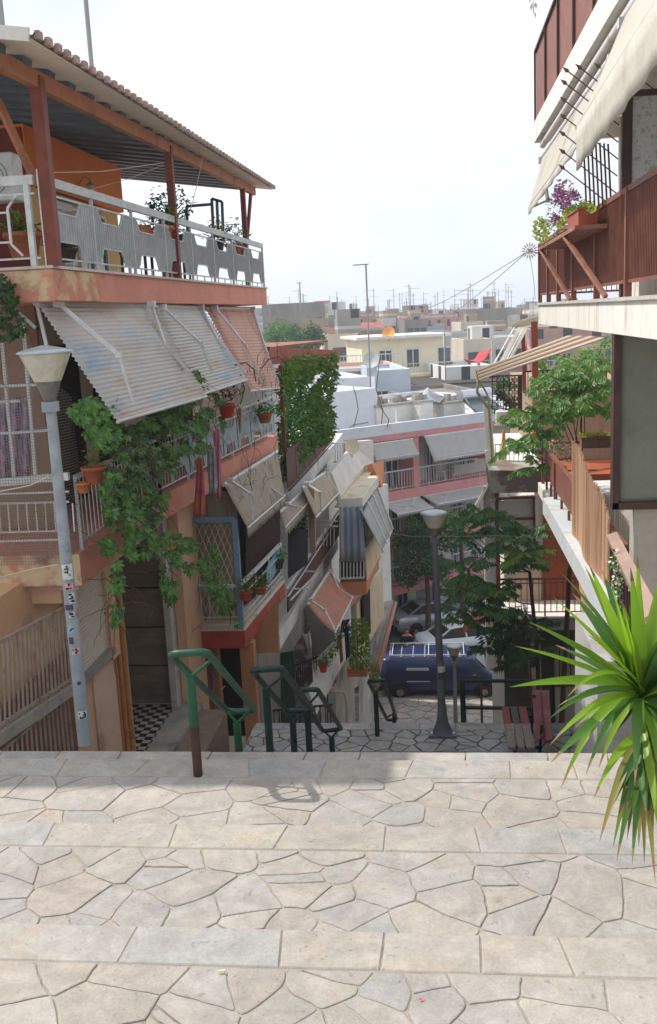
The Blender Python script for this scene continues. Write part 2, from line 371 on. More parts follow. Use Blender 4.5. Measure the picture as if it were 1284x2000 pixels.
# road and terrain
rd = MB()
rd.add([(-60, 38.2, -.02), (60, 34, -.02), (90, 60, -.02), (-60, 60, -.02)], [(0, 1, 2, 3)]); struct(rd.build('road', ASPH))
TER = mat('dusty_ground', (.25, .22, .18), .95, (.17, .16, .13), sc=.05, bump=.2, bsc=8)
def terz(x, y): 
    if y < 60: return -0.06
    t = min(1, (y-60)/240.); h = -7*t
    if y > 300: h -= 32*min(1, (y-300)/2200.)
    return h-0.06
ys = [30, 60, 90, 130, 180, 240, 300, 500, 800, 1200, 1800, 2600]
tv = []; xs = [-1500, -600, -200, -80, -30, 30, 80, 200, 600, 1500]
for yy in ys:
    for xx in xs: tv.append((xx*(1+yy/800.), yy, terz(xx, yy)))
tf = [(j*len(xs)+i, j*len(xs)+i+1, (j+1)*len(xs)+i+1, (j+1)*len(xs)+i) for j in range(len(ys)-1) for i in range(len(xs)-1)]
tm = MB(); tm.add(tv, tf); 
struct(tm.build('terrain', TER))
hl = MB()   # ground under the houses beside the steps and behind the camera
hl.ext(-40, XL, -10, 9.0, -1, 9.5); hl.ext(XR, 40, -10, 12, -1, 10.5)
hl.ext(-40, -4.1, 9.0, 14, -1, 8.0); hl.ext(-40, -3.5, 14, 31, -1, 2.5)
hl.ext(XR, 40, 12, 22, -1, 5.0); hl.ext(XL, XR, -10, -2.6, -1, 12.5)
struct(hl.build('hillside', TER))
sea = MB(); sea.add([(-30000, 2300, -40), (30000, 2300, -40), (50000, 52000, -40), (-50000, 52000, -40)], [(0, 1, 2, 3)])
struct(sea.build('sea', mat('sea_water', (.12, .2, .25), .3, fine=0)))
# ================================================================ HANDRAILS
GRN = mat('green_rail_paint', (.012, .085, .035), .42, (.014, .05, .036), sc=2.2, bump=.08, bsc=30, spec=.35, fine=.15)
DGRN = mat('dark_green_rail_paint', (.010, .045, .033), .42, (.012, .022, .022), sc=4, bump=.08, bsc=30, spec=.3)
RUST = mat('rusty_post_paint', (.075, .032, .02), .75, (.03, .02, .016), sc=6, bump=.3, bsc=60)
def rounded(loop, r=0.07, n=4):
    o_ = []
    N = len(loop)
    for i in range(N):
        p = V(loop[i]); a = (V(loop[i-1])-p); b = (V(loop[(i+1) % N])-p)
        ra = min(r, a.length*.45); rb = min(r, b.length*.45)
        A = p+a.normalized()*ra; B = p+b.normalized()*rb
        for k in range(n+1):
            t = k/n; o_.append(A*(1-t)**2+p*2*t*(1-t)+B*t*t)
    return o_
def handrail(label, pix, posts, rust=False, tr=0.026, pr_=0.033, m=None, name='stair_handrail'):
    """pix: ring corners (photo px, depth) ; posts: (top px, depth, foot z)"""
    m = m or DGRN
    ring = [Q(*p) for p in pix]
    foot = Q(*posts[0][0]); foot.z = posts[0][1]
    t = thing(name, label, 'handrail', foot, 'green tube handrails down the steps')
    a = MB(); a.tube(rounded(ring), tr, 12, close=True); a.build('top_rail', m, t)
    for (pp, fz) in posts:
        top = Q(*pp); b = MB()
        ft = V((top.x, top.y, fz))
        if rust:
            b.tube([top, top+(ft-top)*.5], pr_, 14); b.m = 1; b.tube([top+(ft-top)*.5, ft], pr_, 14); rust = False
            b.build('post', [m, RUST], t)
        else:
            b.tube([top, ft], pr_, 14); b.build('post', m, t)
        # the two arms of the fork
        c = MB()
        for side in (0, 1):
            segs = [(ring[3], ring[0]), (ring[2], ring[1])][side]
            A, B = segs; d = B-A; k = max(0.06, min(0.94, (top.y-A.y)/(d.y if abs(d.y) > 1e-4 else 1e-4)))
            q = A+d*k; c.tube([top+V((0, 0, -.01)), q], 0.013, 8)
        c.build('fork', m, t)
    return t
# rings: near-left, near-right, far-right, far-left
handrail('green handrail nearest the camera, its front post rusty brown below', [(331, 1277, 6.05), (404, 1273, 6.05), (500, 1388, 7.55), (446, 1390, 7.55)], [((372, 1320, 6.2), 11.87), ((463, 1410, 7.45), 10.95)], rust=True, m=GRN)
handrail('dark green handrail in the middle of the three on the flight', [(492, 1309, 8.2), (550, 1305, 8.2), (612, 1387, 10.0), (560, 1389, 10.0)], [((520, 1345, 8.4), 10.9), ((572, 1408, 9.9), 10.1)], tr=.03, pr_=.037)
handrail('dark green handrail lowest on the flight above the landing', [(576, 1348, 10.2), (620, 1346, 10.2), (667, 1424, 12.2), (631, 1428, 12.2)], [((600, 1378, 10.35), 9.9), ((648, 1440, 12.1), 9.0)], tr=.03, pr_=.038)
handrail('dark green handrail starting at the far edge of the landing beside the orange planter', [(720, 1331, 14.3), (750, 1328, 14.3), (775, 1405, 17.2), (757, 1407, 17.2)], [((734, 1352, 14.45), LZ), ((770, 1392, 17.0), 7.0)], tr=.03, pr_=.038)
# ================================================================ STREET LAMPS
LPOST = mat('grey_lamp_paint', (.30, .33, .36), .5, (.24, .27, .30), sc=5, bump=.1, bsc=40, dirt=(.12, .13, .14), dsc=6, dw=(.58, .7))
DPOST = mat('dark_lamp_paint', (.10, .11, .13), .5, (.14, .15, .17), sc=5, bump=.1, bsc=40)
SHADE = mat('milky_lamp_shade', (.52, .50, .42), .35, (.45, .42, .34), sc=7, dirt=(.3, .26, .18), dsc=5)
CAPM = mat('lamp_cap_metal', (.42, .45, .48), .4, metal=.4)
def street_lamp(label, topc, foot, R, postmat, r0=.052):
    topc = V(topc); foot = V(foot); t = thing('street_lamp', label, 'street lamp', foot, None)
    ax = topc-foot
    k = R/0.27
    a = MB(); a.lathe([(.30*k, 0), (.305*k, .015*k), (.22*k, .045*k), (.10*k, .07*k), (.03*k, .085*k), (.001, .086*k)], topc, 20, True); a.build('cap', CAPM, t)
    a = MB(); a.lathe([(.145*k, -.30*k), (.275*k, -.002)], topc, 20, True); a.build('lamp_shade', SHADE, t)
    a = MB(); a.lathe([(.055*k, -.54*k), (.142*k, -.295*k)], topc, 20, True); a.build('lower_cone', mat('smoked_cone', (.17, .165, .14), .4, (.12, .115, .1), sc=6), t)
    nk = topc+V((0, 0, -.57*k))
    a = MB(); a.lathe([(r0*1.35, -.06*k), (r0*1.35, .05*k)], nk, 16, True); a.build('collar', postmat, t)
    a = MB(); pts = [nk+V((0, 0, -.03)), foot+V((0, 0, .25))]
    a.tube([pts[0]+(pts[1]-pts[0])*i/6 for i in range(7)], r0*.82, 16, r2=r0*1.15); a.build('pole', postmat, t)
    return t, nk
# ================================================================ LEFT: TERRACE HOUSE
PINK = mat('salmon_stucco', (.62, .27, .20), .85, (.55, .23, .17), sc=1.6, bump=.2, bsc=70, dirt=(.24, .13, .09), dsc=1.1, dw=(.60, .76))
PEEL = mat('peeling_salmon', (.55, .25, .17), .9, (.60, .45, .28), sc=2.6, mixw=(.46, .54), bump=.4, bsc=30, dirt=(.20, .10, .07), dsc=3, dw=(.55, .68))
ORNG = mat('pale_orange_stucco', (.68, .43, .25), .9, (.72, .48, .33), sc=1.0, bump=.25, bsc=60, dirt=(.36, .25, .15), dsc=1.3, dw=(.58, .74))
PEACH = mat('peach_stucco', (.72, .53, .41), .9, (.68, .48, .35), sc=.9, bump=.25, bsc=60, dirt=(.30, .24, .15), dsc=.9, dw=(.57, .68))
VORNG = mat('vivid_orange_paint', (.85, .25, .05), .8, (.80, .22, .04), sc=1.2, bump=.1)
OCHRE = mat('ochre_paint', (.75, .50, .20), .85, (.70, .45, .17), sc=1.2, bump=.1)
DRED = mat('dark_red_paint', (.20, .035, .02), .8, (.16, .03, .02), sc=1.5, bump=.1)
BEAMP = mat('brown_orange_beam', (.40, .16, .075), .65, (.33, .12, .06), sc=3, dirt=(.18, .07, .04), dsc=3)
POSTP = mat('red_brown_paint', (.20, .05, .03), .6, (.15, .04, .025), sc=4)
SHEET = mat('grey_roof_sheet', (.78, .72, .62), .7, (.72, .66, .56), sc=2, bump=.1)
TILEE = mat('faded_red_sheet', (.30, .21, .175), .8, (.40, .30, .25), sc=8, island=.1)
RAFT = mat('blue_grey_rafter', (.085, .105, .13), .6, (.11, .13, .15), sc=3)
WMET = mat('off_white_metal', (.62, .64, .64), .45, (.52, .54, .54), sc=6, dirt=(.35, .27, .2), dsc=7, dw=(.62, .72), metal=.0)
GMET = mat('grey_painted_metal', (.42, .46, .48), .45, (.34, .38, .40), sc=4)
CREAM = mat('cream_plaster', (.66, .58, .45), .9, (.60, .52, .40), sc=1.3, bump=.2, dirt=(.3, .25, .18), dsc=1.5)
BROWN = mat('brown_plaster', (.33, .21, .14), .9, (.27, .17, .11), sc=1.4, bump=.2)
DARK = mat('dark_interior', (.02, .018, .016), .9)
SLAT = mat('weathered_slat_blind', (.52, .51, .49), .6, (.30, .43, .56), sc=1.1, mixw=(.56, .68), dirt=(.46, .36, .27), dsc=1.5, dw=(.5, .68), stretch=(1, .5, 2.2))
PSLAT = mat('pink_slat_blind', (.55, .32, .25), .65, (.49, .27, .20), sc=2, dirt=(.3, .16, .11), dsc=2)
TERRA = mat('terracotta', (.42, .13, .055), .8, (.36, .11, .05), sc=9, bump=.1)
SOIL = mat('potting_soil', (.05, .035, .02), .95)
WHITE = mat('white_plaster', (.66, .66, .64), .85, (.58, .58, .56), sc=1.2, bump=.15, dirt=(.36, .34, .31), dsc=1.5, dw=(.6, .75))
GLS = glass('window_glass'); 
LEAF = leafmat('creeper_leaf', (.018, .065, .016), (.12, .27, .06), .35, rough=.33)
LEAFB = leafmat('bright_leaf', (.05, .12, .02), (.16, .26, .04), .4)
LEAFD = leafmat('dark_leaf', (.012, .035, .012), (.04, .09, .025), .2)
TWIG = mat('twig_bark', (.10, .065, .04), .9)
def offy(p, d): return V((p.x, p.y, p.z+d))
def poly_rail(mb, pts, z, h, gap=.11, r=.007, top=.045, low=.07, post=1.3, bars=True, topw=None):
    for a, b in zip(pts[:-1], pts[1:]):
        A = V((a[0], a[1], z)); B = V((b[0], b[1], z)); L_ = (B-A).length
        mb.beam(offy(A, h-top/2), offy(B, h-top/2), topw or top, top); mb.beam(offy(A, low), offy(B, low), .022, .022)
        n = max(1, int(L_/gap))
        for i in range(n+1):
            p = A+(B-A)*(i/n)
            if i % max(1, int(post/gap)) == 0 or i == n: mb.beam(offy(p, 0), offy(p, h-.01), .035, .035)
            elif bars: mb.beam(offy(p, low), offy(p, h-top), r*2, r*2)
def slatquad(mb, TL, TR, BL, BR, n=25, amp=.013, t=.012, sag=0.0):
    TL, TR, BL, BR = map(V, (TL, TR, BL, BR)); nn = (TR-TL).cross(BL-TL).normalized()
    def f(u, v):
        p = (TL*(1-u)+TR*u)*(1-v)+(BL*(1-u)+BR*u)*v
        return p + nn*(amp*math.sin(v*n*2*math.pi)) + V((0, 0, -sag*math.sin(math.pi*v)))
    mb.grid(f, 6, n*4, t, smooth=True)
def cloth_quad(mb, TL, TR, BL, BR, sag=.06, t=.008, scal=0.0, fold=0.0):
    TL, TR, BL, BR = map(V, (TL, TR, BL, BR)); nn = (TR-TL).cross(BL-TL).normalized()
    def f(u, v):
        p = (TL*(1-u)+TR*u)*(1-v)+(BL*(1-u)+BR*u)*v
        p = p + nn*(fold*math.sin(u*23)*v) + V((0, 0, -sag*math.sin(math.pi*v)*(0.6+.4*math.sin(math.pi*u))))
        return p
    mb.grid(f, 14, 10, t)
    if scal:
        L_ = (BR-BL).length; n = max(4, int(L_/.14)); 
        def g(u, v):
            k = (u*n) % 1.0; d = scal*(.55+.45*math.sin(math.pi*k))
            return BL*(1-u)+BR*u+V((0, 0, -.004-d*v))+nn*(.01*v*math.sin(u*31))
        mb.grid(g, n*4, 2, t)
def arm(mb, a, e, b, w=.045):
    mb.beam(a, e, w, w*.8); mb.beam(e, b, w*.8, w*.7); mb.box(e, (w*1.5, w*1.5, w*1.5)); mb.box(a, (w*2.4, w*2, w*2))
A = thing('terrace_house', 'salmon and orange house on the left with roofed rooftop terrace over slatted awnings', 'house', (-5.5, 14, 8))
NB, FB = (-4.13, 10.5), (-3.74, 22.0)
m_ = MB(); m_.ext(-11, -4.98, 8.0, 13.98, 3, 12.05); m_.build('wall', ORNG, A)
m_ = MB(); m_.ext(-4.979, -4.955, 12.6, 13.96, 7.4, 11.6); m_.build('peach_facing', PEACH, A)
m_ = MB(); m_.ext(-11, -5.5, 12.3, 22.0, 12.41, 15.3); m_.build('upper_wall', CREAM, A)
m_ = MB(); m_.ext(-11, -4.7, 17.0, 22.0, 3, 12.05); m_.build('rear_wall', CREAM, A)
# middle slab and top slab
m_ = MB(); m_.prism([(-4.25, 10.75), (-4.27, 14.5), (-3.66, 21.9), (-11, 21.9), (-11, 10.75)], 12.0, 12.38); m_.build('middle_balcony_slab', PINK, A)
m_ = MB(); m_.prism([(-4.24, 10.735), (-4.24, 10.748), (-11, 10.748), (-11, 10.735)], 12.0, 12.38); m_.build('slab_edge', PEEL, A, ); 
m_ = MB(); m_.prism([(-4.98, 10.9), (-4.35, 10.9), (-4.37, 14.5), (-4.98, 14.5)], 11.9, 11.999); m_.prism([(-4.98, 10.95), (-4.6, 10.95), (-4.6, 14.45), (-4.98, 14.45)], 11.72, 11.899); m_.build('soffit', ORNG, A)
m_ = MB(); m_.prism([NB, FB, (-11, 22), (-11, 10.5)], 15.29, 15.64); m_.build('terrace_slab', PINK, A)
m_ = MB(); m_.prism([(NB[0]-.0, 10.488), (NB[0], 10.497), (-11, 10.497), (-11, 10.488)], 15.30, 15.63)
m_.prism([(NB[0]+.012, 10.49), (NB[0]+.062, 11.9), (NB[0]+.05, 11.9), (NB[0]+.0, 10.49)], 15.30, 15.63); m_.build('peeling_edge', PEEL, A)
m_ = MB(); m_.prism([(NB[0]+.03, 10.46), (FB[0]+.03, 22.03), (FB[0]-.15, 22.03), (NB[0]-.15, 10.46)], 15.641, 15.672); m_.prism([(-4.28, 10.46), (-4.28, 10.62), (-11, 10.62), (-11, 10.46)], 15.641, 15.672); m_.build('coping', mat('marble_coping', (.55, .5, .44), .6, (.45, .4, .34), sc=4), A)
m_ = MB(); m_.prism([(-4.32, 10.65), (-3.95, 21.9), (-11, 21.9), (-11, 10.65)], 15.641, 15.655); m_.build('pale_bounce_floor', mat('bounce_floor_tone', (.62, .56, .48), .6, (.55, .5, .43), sc=3), A)  # pale layer added to bounce light up to the canopy underside
# terrace walls
m_ = MB(); m_.ext(-11, -5.92, 14.5, 19.0, 17.12, 17.95); m_.build('terrace_wall', VORNG, A)
m_ = MB(); m_.ext(-11, -6.02, 14.55, 18.9, 15.64, 17.12); m_.build('terrace_lower_wall', OCHRE, A)
m_ = MB(); m_.ext(-11, -5.95, 14.46, 14.52, 15.64, 17.9); m_.build('dark_red_wall', DRED, A)
# terrace door and window
def on(pxy, X): return QX(pxy[0], pxy[1], X)
d = MB(); d.ext(-6.02, -5.97, 15.3, 16.35, 15.66, 17.0)
for i in range(13): d.box((-5.955, 15.82, 15.75+i*.095), (.03, .95, .06))
dd = d.build('shutter_door', WMET, A)
d = MB(); d.ext(-6.01, -5.985, 16.5, 17.9, 15.7, 16.9); wdw = d.build('window', GLS, A)
d = MB()
for y_ in (16.48, 17.2, 17.9): d.beam((-5.97, y_, 15.7), (-5.97, y_, 16.92), .06, .05)
for z_ in (15.7, 16.92, 17.05): d.beam((-5.97, 15.2, z_), (-5.97, 17.93, z_), .05, .05)
d.build('window_frame', WMET, A)
# canopy
RY0, RY1 = 9.3, 22.9
EA, EB = Q(60, 74, RY0), Q(535, 371, RY1)
def ez(Y): return EA.z+(EB.z-EA.z)*(Y-RY0)/(RY1-RY0)
def XE(Y): return EA.x+(EB.x-EA.x)*(Y-RY0)/(RY1-RY0)
rf = MB(); n = int((RY1-RY0)/.24)
def corr(k): return .045 if (k % 4) in (1, 2) else 0.0
P = []
for i in range(n*4+1):
    Y = RY0+(RY1-RY0)*i/(n*4); P.append((Y, corr(i)))
vs = []; 
for (Y, h) in P:
    for X, dz in ((XE(Y)+.02, 0), (-6.6, 0), (-11, 0)):
        vs.append((X, Y, ez(Y)+.15*(XE(Y)-X)+h+.03))
fs = []
for i in range(len(P)-1):
    for j in range(2): a = i*3+j; fs.append((a, a+1, a+4, a+3))
rf.add(vs, fs, False); rf.m = 1
# eave teeth
for i in range(n):
    Y = RY0+(RY1-RY0)*(i+.5)/n; rf.box((XE(Y)+.03, Y, ez(Y)+.045), (.05, .10, .075))
rf.build('roof_sheet', [SHEET, TILEE], A)
so_ = MB(); 
so_.add([(XE(RY0), RY0, ez(RY0)), (XE(RY1), RY1, ez(RY1)), (-11, RY1, ez(RY1)+.15*(XE(RY1)+11)), (-11, RY0, ez(RY0)+.15*(XE(RY0)+11))], [(0, 1, 2, 3)]); so_.build('soffit_sheet', SHEET, A)
ra = MB(); Y = RY0+.3
while Y < RY1:
    X0 = XE(Y)-.42; ra.beam((X0, Y, ez(Y)+.15*(XE(Y)-X0)-.045), (-10.8, Y, ez(Y)+.15*(XE(Y)+10.8)-.045), .22, .08); Y += .62
ra.build('rafter', RAFT, A)
bm_ = MB(); b0 = QX(-40, 100, -4.12); b1 = QX(496, 374, -3.93)
bm_.beam(b0, b1, .09, .17); bm_.build('beam', BEAMP, A)
fa = MB(); fa.beam((XE(RY0)+.0, RY0-.03, ez(RY0)+.02), (-11, RY0-.03, ez(RY0)+.15*(XE(RY0)+11)+.02), .03, .12); fa.build('fascia', mat('pale_fascia', (.6, .58, .52), .7), A)
rx = MB(); rx.add([(-4.75, 7.35, 17.6), (-4.75, 8.24, 17.6), (-11, 8.24, 18.6), (-11, 7.35, 18.6)], [(0, 1, 2, 3)]); rx.add([(-4.75, 7.35, 17.63), (-4.75, 8.24, 17.63), (-11, 8.24, 18.63), (-11, 7.35, 18.63)], [(3, 2, 1, 0)]); rx.add([(-4.55, 8.25, 17.62), (-4.55, 9.22, 17.62), (-11, 9.22, 18.65), (-11, 8.25, 18.65)], [(0, 1, 2, 3)]); rx.build('unseen_shade_roof', SHEET, A)  # roof pieces outside the view, added to cast shade on the step crest
for (px, py, bx, by, wd) in ((72, 160, 95, 520, .13), (329, 292, 346, 520, .11), (474, 372, 484, 560, .10)):
    X = b0.x+(b1.x-b0.x)*((QX(px, py, -4.1).y-b0.y)/(b1.y-b0.y))
    p = QX(px, py, X); q = MB(); q.beam((p.x, p.y, 15.67), (p.x, p.y, p.z+.05), wd, wd); q.build('post', POSTP, A)
q = MB(); q.beam(Q(490, 380, 21.9), Q(482, 480, 21.5), .06, .06); q.build('brace', POSTP, A)
q = MB(); q.beam(Q(-5, 195, 10.8), Q(73, 362, 11.1), .07, .07); q.build('brace', BEAMP, A)
# terrace railing with its hour-glass bar panels
tr_ = MB()
def rp(s, h, off=.0):   # point along the front edge
    Lr = 11.5; t = s/Lr; return V((NB[0]-.05+off+(FB[0]-NB[0])*t, NB[1]+.03+Lr*t, 15.67+h))
def trap(s):
    k = (s % 1.45)/1.45
    if k < .08: return k/.08
    if k < .55: return 1.0
    if k < .63: return (.63-k)/.08
    return 0.0
tr_.beam(rp(-.02, .90), rp(11.5, .90), .05, .10); tr_.beam(rp(0, .76), rp(11.5, .76), .02, .02); tr_.beam(rp(0, .09), rp(11.5, .09), .02, .02)
s = 0.06; last = None
while s < 11.45:
    zt = .76-.17*trap(s-.15); zb = .09+.19*trap(s-.15)
    tr_.beam(rp(s, zb), rp(s, zt), .009, .03, up=(1, 0, 0))
    if last: tr_.beam(last[0], rp(s, zb), .022, .018); tr_.beam(last[1], rp(s, zt), .022, .018)
    last = (rp(s, zb), rp(s, zt)); s += .072
for i in range(9): tr_.beam(rp(i*1.4375, 0), rp(i*1.4375, .9), .035, .035)
for i in range(24): tr_.beam(rp(.25+i*.479, 0), rp(.25+i*.479, .09), .015, .015)
tr_.build('terrace_railing', mat('grey_rail_paint', (.46, .48, .48), .45, (.38, .40, .41), sc=5, dirt=(.30, .24, .19), dsc=6, dw=(.62, .74)), A)
nr = MB(); nz0 = 15.67
nr.beam((-4.25, 10.53, nz0+.90), (-9, 10.53, nz0+.90), .05, .10)
for h in (.76, .09): nr.beam((-4.25, 10.53, nz0+h), (-9, 10.53, nz0+h), .02, .02)
for x0 in (-4.33, -5.9, -7.4):
    nr.beam((x0, 10.53, nz0), (x0, 10.53, nz0+.92), .06, .06)
    xs_ = [x0-.12, x0-.24, x0-.24, x0-.12]; zs = [.76, .62, .25, .12]
    for k in range(3): nr.beam((xs_[k], 10.53, nz0+zs[k]), (xs_[k+1], 10.53, nz0+zs[k+1]), .022, .022)
    for h in (.58, .27): nr.beam((x0-.24, 10.53, nz0+h), (x0-1.4, 10.53, nz0+h), .02, .02)
    for k in range(8): nr.beam((x0-.24-.15*k, 10.53, nz0+.27), (x0-.24-.15*k, 10.53, nz0+.58), .028, .02)
nr.beam((-4.16, 10.5, nz0), (-4.16, 10.5, nz0+1.0), .05, .05)
nr.build('end_railing', WMET, A)
# awnings
def awning(parent, name, TL, TR, BL, BR, m_, arms, slats=True, sag=0, n=27, **kw):
    a = MB()
    if slats: slatquad(a, TL, TR, BL, BR, n=n)
    else: cloth_quad(a, TL, TR, BL, BR, sag=sag, **kw)
    o = a.build(name, m_, parent)
    b = MB(); b.tube([V(BL)+V((0.01, 0, -.01)), V(BR)+V((.01, 0, -.01))], .022, 8); b.tube([V(TL)+V((0, 0, -.02)), V(TR)+V((0, 0, -.02))], .04, 8)
    for (p, e, q_) in arms: arm(b, p, e, q_)
    fr = b.build('awning_frame', WMET, parent); return o
def aw_px(name, tl, tr, bl, br, Y0, Y1, mt, arms, off=.22, **kw):
    L = []
    for (a_, e_, b_, t) in arms:
        Yy = Y0+(Y1-Y0)*t-off; L.append((Q(*a_, Yy), Q(*e_, Yy-.05), Q(*b_, Yy)))
    return awning(A if 'par' not in kw else kw.pop('par'), name, Q(*tl, Y0), Q(*tr, Y1), Q(*bl, Y0), Q(*br, Y1), mt, L, **kw)
aw_px('awning', (70, 588), (290, 593), (228, 822), (402, 773), 10.7, 13.9, SLAT, [((115, 592), (232, 693), (260, 787), .12), ((296, 594), (324, 678), (366, 722), .98)])
aw_px('awning', (300, 595), (394, 599), (368, 777), (482, 741), 14.2, 17.2, SLAT, [((318, 600), (394, 672), (415, 727), .15), ((393, 598), (426, 665), (480, 728), .97)])
aw_px('awning', (400, 600), (495, 601), (488, 763), (545, 757), 17.5, 21.5, PSLAT, [((420, 601), (480, 675), (512, 747), .12), ((494, 603), (522, 690), (546, 748), .97)])
# middle balcony: net, grille, railing, dark room
NET = mat('bird_net', (.22, .20, .17), .9, fine=0)
t = NET.node_tree; N = t.nodes; K = t.links
tcn = N.new('ShaderNodeTexCoord'); sp_ = N.new('ShaderNodeSeparateXYZ'); K.new(tcn.outputs['Object'], sp_.inputs[0])
def frac(o_):
    a = N.new('ShaderNodeMath'); a.operation = 'MULTIPLY'; a.inputs[1].default_value = 30; K.new(o_, a.inputs[0])
    b = N.new('ShaderNodeMath'); b.operation = 'FRACT'; K.new(a.outputs[0], b.inputs[0])
    c = N.new('ShaderNodeMath'); c.operation = 'LESS_THAN'; c.inputs[1].default_value = .17; K.new(b.outputs[0], c.inputs[0]); return c.outputs[0]
sm_ = N.new('ShaderNodeMath'); sm_.operation = 'ADD'; K.new(sp_.outputs[0], sm_.inputs[0]); K.new(sp_.outputs[1], sm_.inputs[1])
mxm = N.new('ShaderNodeMath'); mxm.operation = 'MAXIMUM'; K.new(frac(sm_.outputs[0]), mxm.inputs[0]); K.new(frac(sp_.outputs[2]), mxm.inputs[1])
K.new(mxm.outputs[0], N['Principled BSDF'].inputs['Alpha'])
q = MB(); q.add([(-4.3, 10.62, 12.3), (-7.5, 10.62, 12.3), (-7.5, 10.62, 15.3), (-4.55, 10.62, 15.3)], [(0, 1, 2, 3)])
q.add([(-4.3, 10.62, 12.4), (-4.28, 11.15, 12.4), (-4.28, 11.1, 14.2), (-4.45, 10.62, 14.6)], [(0, 1, 2, 3)]); q.build('netting', NET, A)
q = MB()
for (a_, b_) in (((5, 670), (28, 930)), ((45, 620), (70, 930)), ((72, 590), (95, 690)), ((28, 600), (70, 640))): q.beam(Q(*a_, 10.75), Q(*b_, 10.75), .035, .035)
for (a_, b_) in (((-20, 754), (75, 752)), ((-20, 848), (95, 840)), ((-10, 786), (40, 783))): q.beam(Q(*a_, 10.76), Q(*b_, 10.76), .03, .03)
q.beam(Q(-20, 944, 10.7), Q(135, 930, 10.7), .06, .09)
q.build('window_grille', WMET, A)
q = MB()
for (a_, b_) in (((-20, 966), (135, 960)), ((-20, 984), (135, 980)), ((-20, 1040), (135, 1036)), ((-20, 1058), (135, 1053))): q.beam(Q(*a_, 10.68), Q(*b_, 10.68), .018, .02)
for i in range(9): q.beam(Q(-2+18*i, 983, 10.68), Q(2+18*i, 1038, 10.68), .014, .014)
q.build('end_railing', WMET, A)
q = MB(); q.ext(-11, -5.1, 12.24, 12.29, 12.4, 15.29); q.build('brown_wall', BROWN, A)
CURT = mat('floral_curtain', (.20, .16, .26), .9, (.42, .28, .40), sc=9, mixw=(.48, .56), dirt=(.16, .18, .34), dsc=7)
q = MB()
q.grid(lambda u, v: Q(-30+90*u, 775+170*v, 11.3+.05*math.sin(u*26)), 40, 4, .01); q.build('curtain', CURT, A)
q = MB(); 
mr_ = [(-4.3, 11.0), (-4.32, 14.5), (-3.71, 21.75)]
poly_rail(q, mr_, 12.38, .9, gap=.13, r=.006, top=.05, low=.10)
for a_, b_ in zip(mr_[:-1], mr_[1:]): q.beam((a_[0], a_[1], 13.14), (b_[0], b_[1], 13.14), .02, .02)
q.build('middle_railing', WMET, A)
PANELB = mat('blue_grey_panel', (.28, .36, .40), .5, (.22, .30, .34), sc=3, dirt=(.14, .17, .18), dsc=4)
def mrp(t_, h): 
    a_, b_ = V((*mr_[1], 0)), V((*mr_[2], 0)); p = a_+(b_-a_)*t_; return V((p.x+.03, p.y, 12.38+h))
q = MB()
for k in range(7):
    t0 = .06+k*.133; t1 = t0+.125
    P0 = [mrp(t0, .12), mrp(t0+.02, .12), mrp(t0+.03, .30), mrp(t1-.03, .30), mrp(t1-.02, .12), mrp(t1, .12), mrp(t1, .74), mrp(t1-.02, .74), mrp(t1-.03, .60), mrp(t0+.03, .60), mrp(t0+.02, .74), mrp(t0, .74)]
    for quad in ((0, 1, 10, 11), (1, 2, 9, 10), (2, 3, 8, 9), (3, 4, 7, 8), (4, 5, 6, 7)):
        q.panel(*[P0[i] for i in quad], .01)
q.build('railing_panel', PANELB, A)
q = MB()
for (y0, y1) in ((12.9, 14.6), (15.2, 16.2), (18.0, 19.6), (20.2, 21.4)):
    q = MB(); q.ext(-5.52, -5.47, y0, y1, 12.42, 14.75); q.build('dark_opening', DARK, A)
# shutter window low on the wall
q = MB(); YA, YB, ZA, ZB = 12.0, 13.22, 10.35, 11.66
for i in range(26): q.box((-4.935, (YA+YB)/2, ZA+.025+i*.05), (.03, YB-YA, .042))
sh = q.build('shutter', mat('cream_shutter', (.74, .69, .60), .6, (.68, .63, .54), sc=4), A)
q = MB(); q.ext(-4.96, -4.86, YB, YB+.34, ZA-.2, 11.70); q.build('window_reveal', ORNG, A); q = MB(); q.ext(-4.96, -4.86, YA-.2, YA, ZA-.2, 11.70); q.build('window_reveal', ORNG, A)
q = MB(); q.ext(-4.97, -4.82, YA-.22, YB+.05, ZA-.10, ZA); q.build('sill', CONC, A)
q = MB()
for (x_, y_, r_) in ((-4.92, 13.66, .035), (-4.90, 13.82, .05)): q.tube([(x_, y_, 7.2), (x_, y_, 11.9)], r_, 10)
q.tube([(-4.95, 13.54, 7.2), (-4.93, 13.54, 11.9)], .02, 8); q.build('drainpipe', mat('orange_pipe_paint', (.58, .27, .10), .6, (.5, .22, .09), sc=4, dirt=(.25, .14, .08), dsc=5), A)
# entrance with marble panels
MARB = mat('brown_marble', (.20, .17, .14), .35, (.27, .23, .19), sc=1.5, stretch=(1, 1, 3), dirt=(.09, .09, .085), dsc=2.5, spec=.5)
zb = 8.3
q = MB(); 
for k in range(5): q.ext(-5.9, -4.80, 16.0, 16.03, zb+.02+k*.72, zb+.02+k*.72+.69)
q.build('marble_panel', MARB, A); q = MB(); q.ext(-6.3, -5.91, 14.0, 16.2, zb, 12.0); q.build('entrance_side_wall', CREAM, A)
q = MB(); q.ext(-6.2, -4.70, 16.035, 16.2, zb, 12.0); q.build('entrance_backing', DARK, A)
q = MB(); q.ext(-4.79, -4.68, 15.7, 16.5, 8, 12.0); q.ext(-5.0, -4.93, 13.985, 14.06, 8, 12.0); q.build('white_pilaster', mat('white_marble', (.55, .54, .50), .5, (.44, .44, .42), sc=4), A)
q = MB(); q.ext(-4.67, -4.50, 16.0, 17.2, 7, 12.0); q.build('orange_pilaster', ORNG, A)
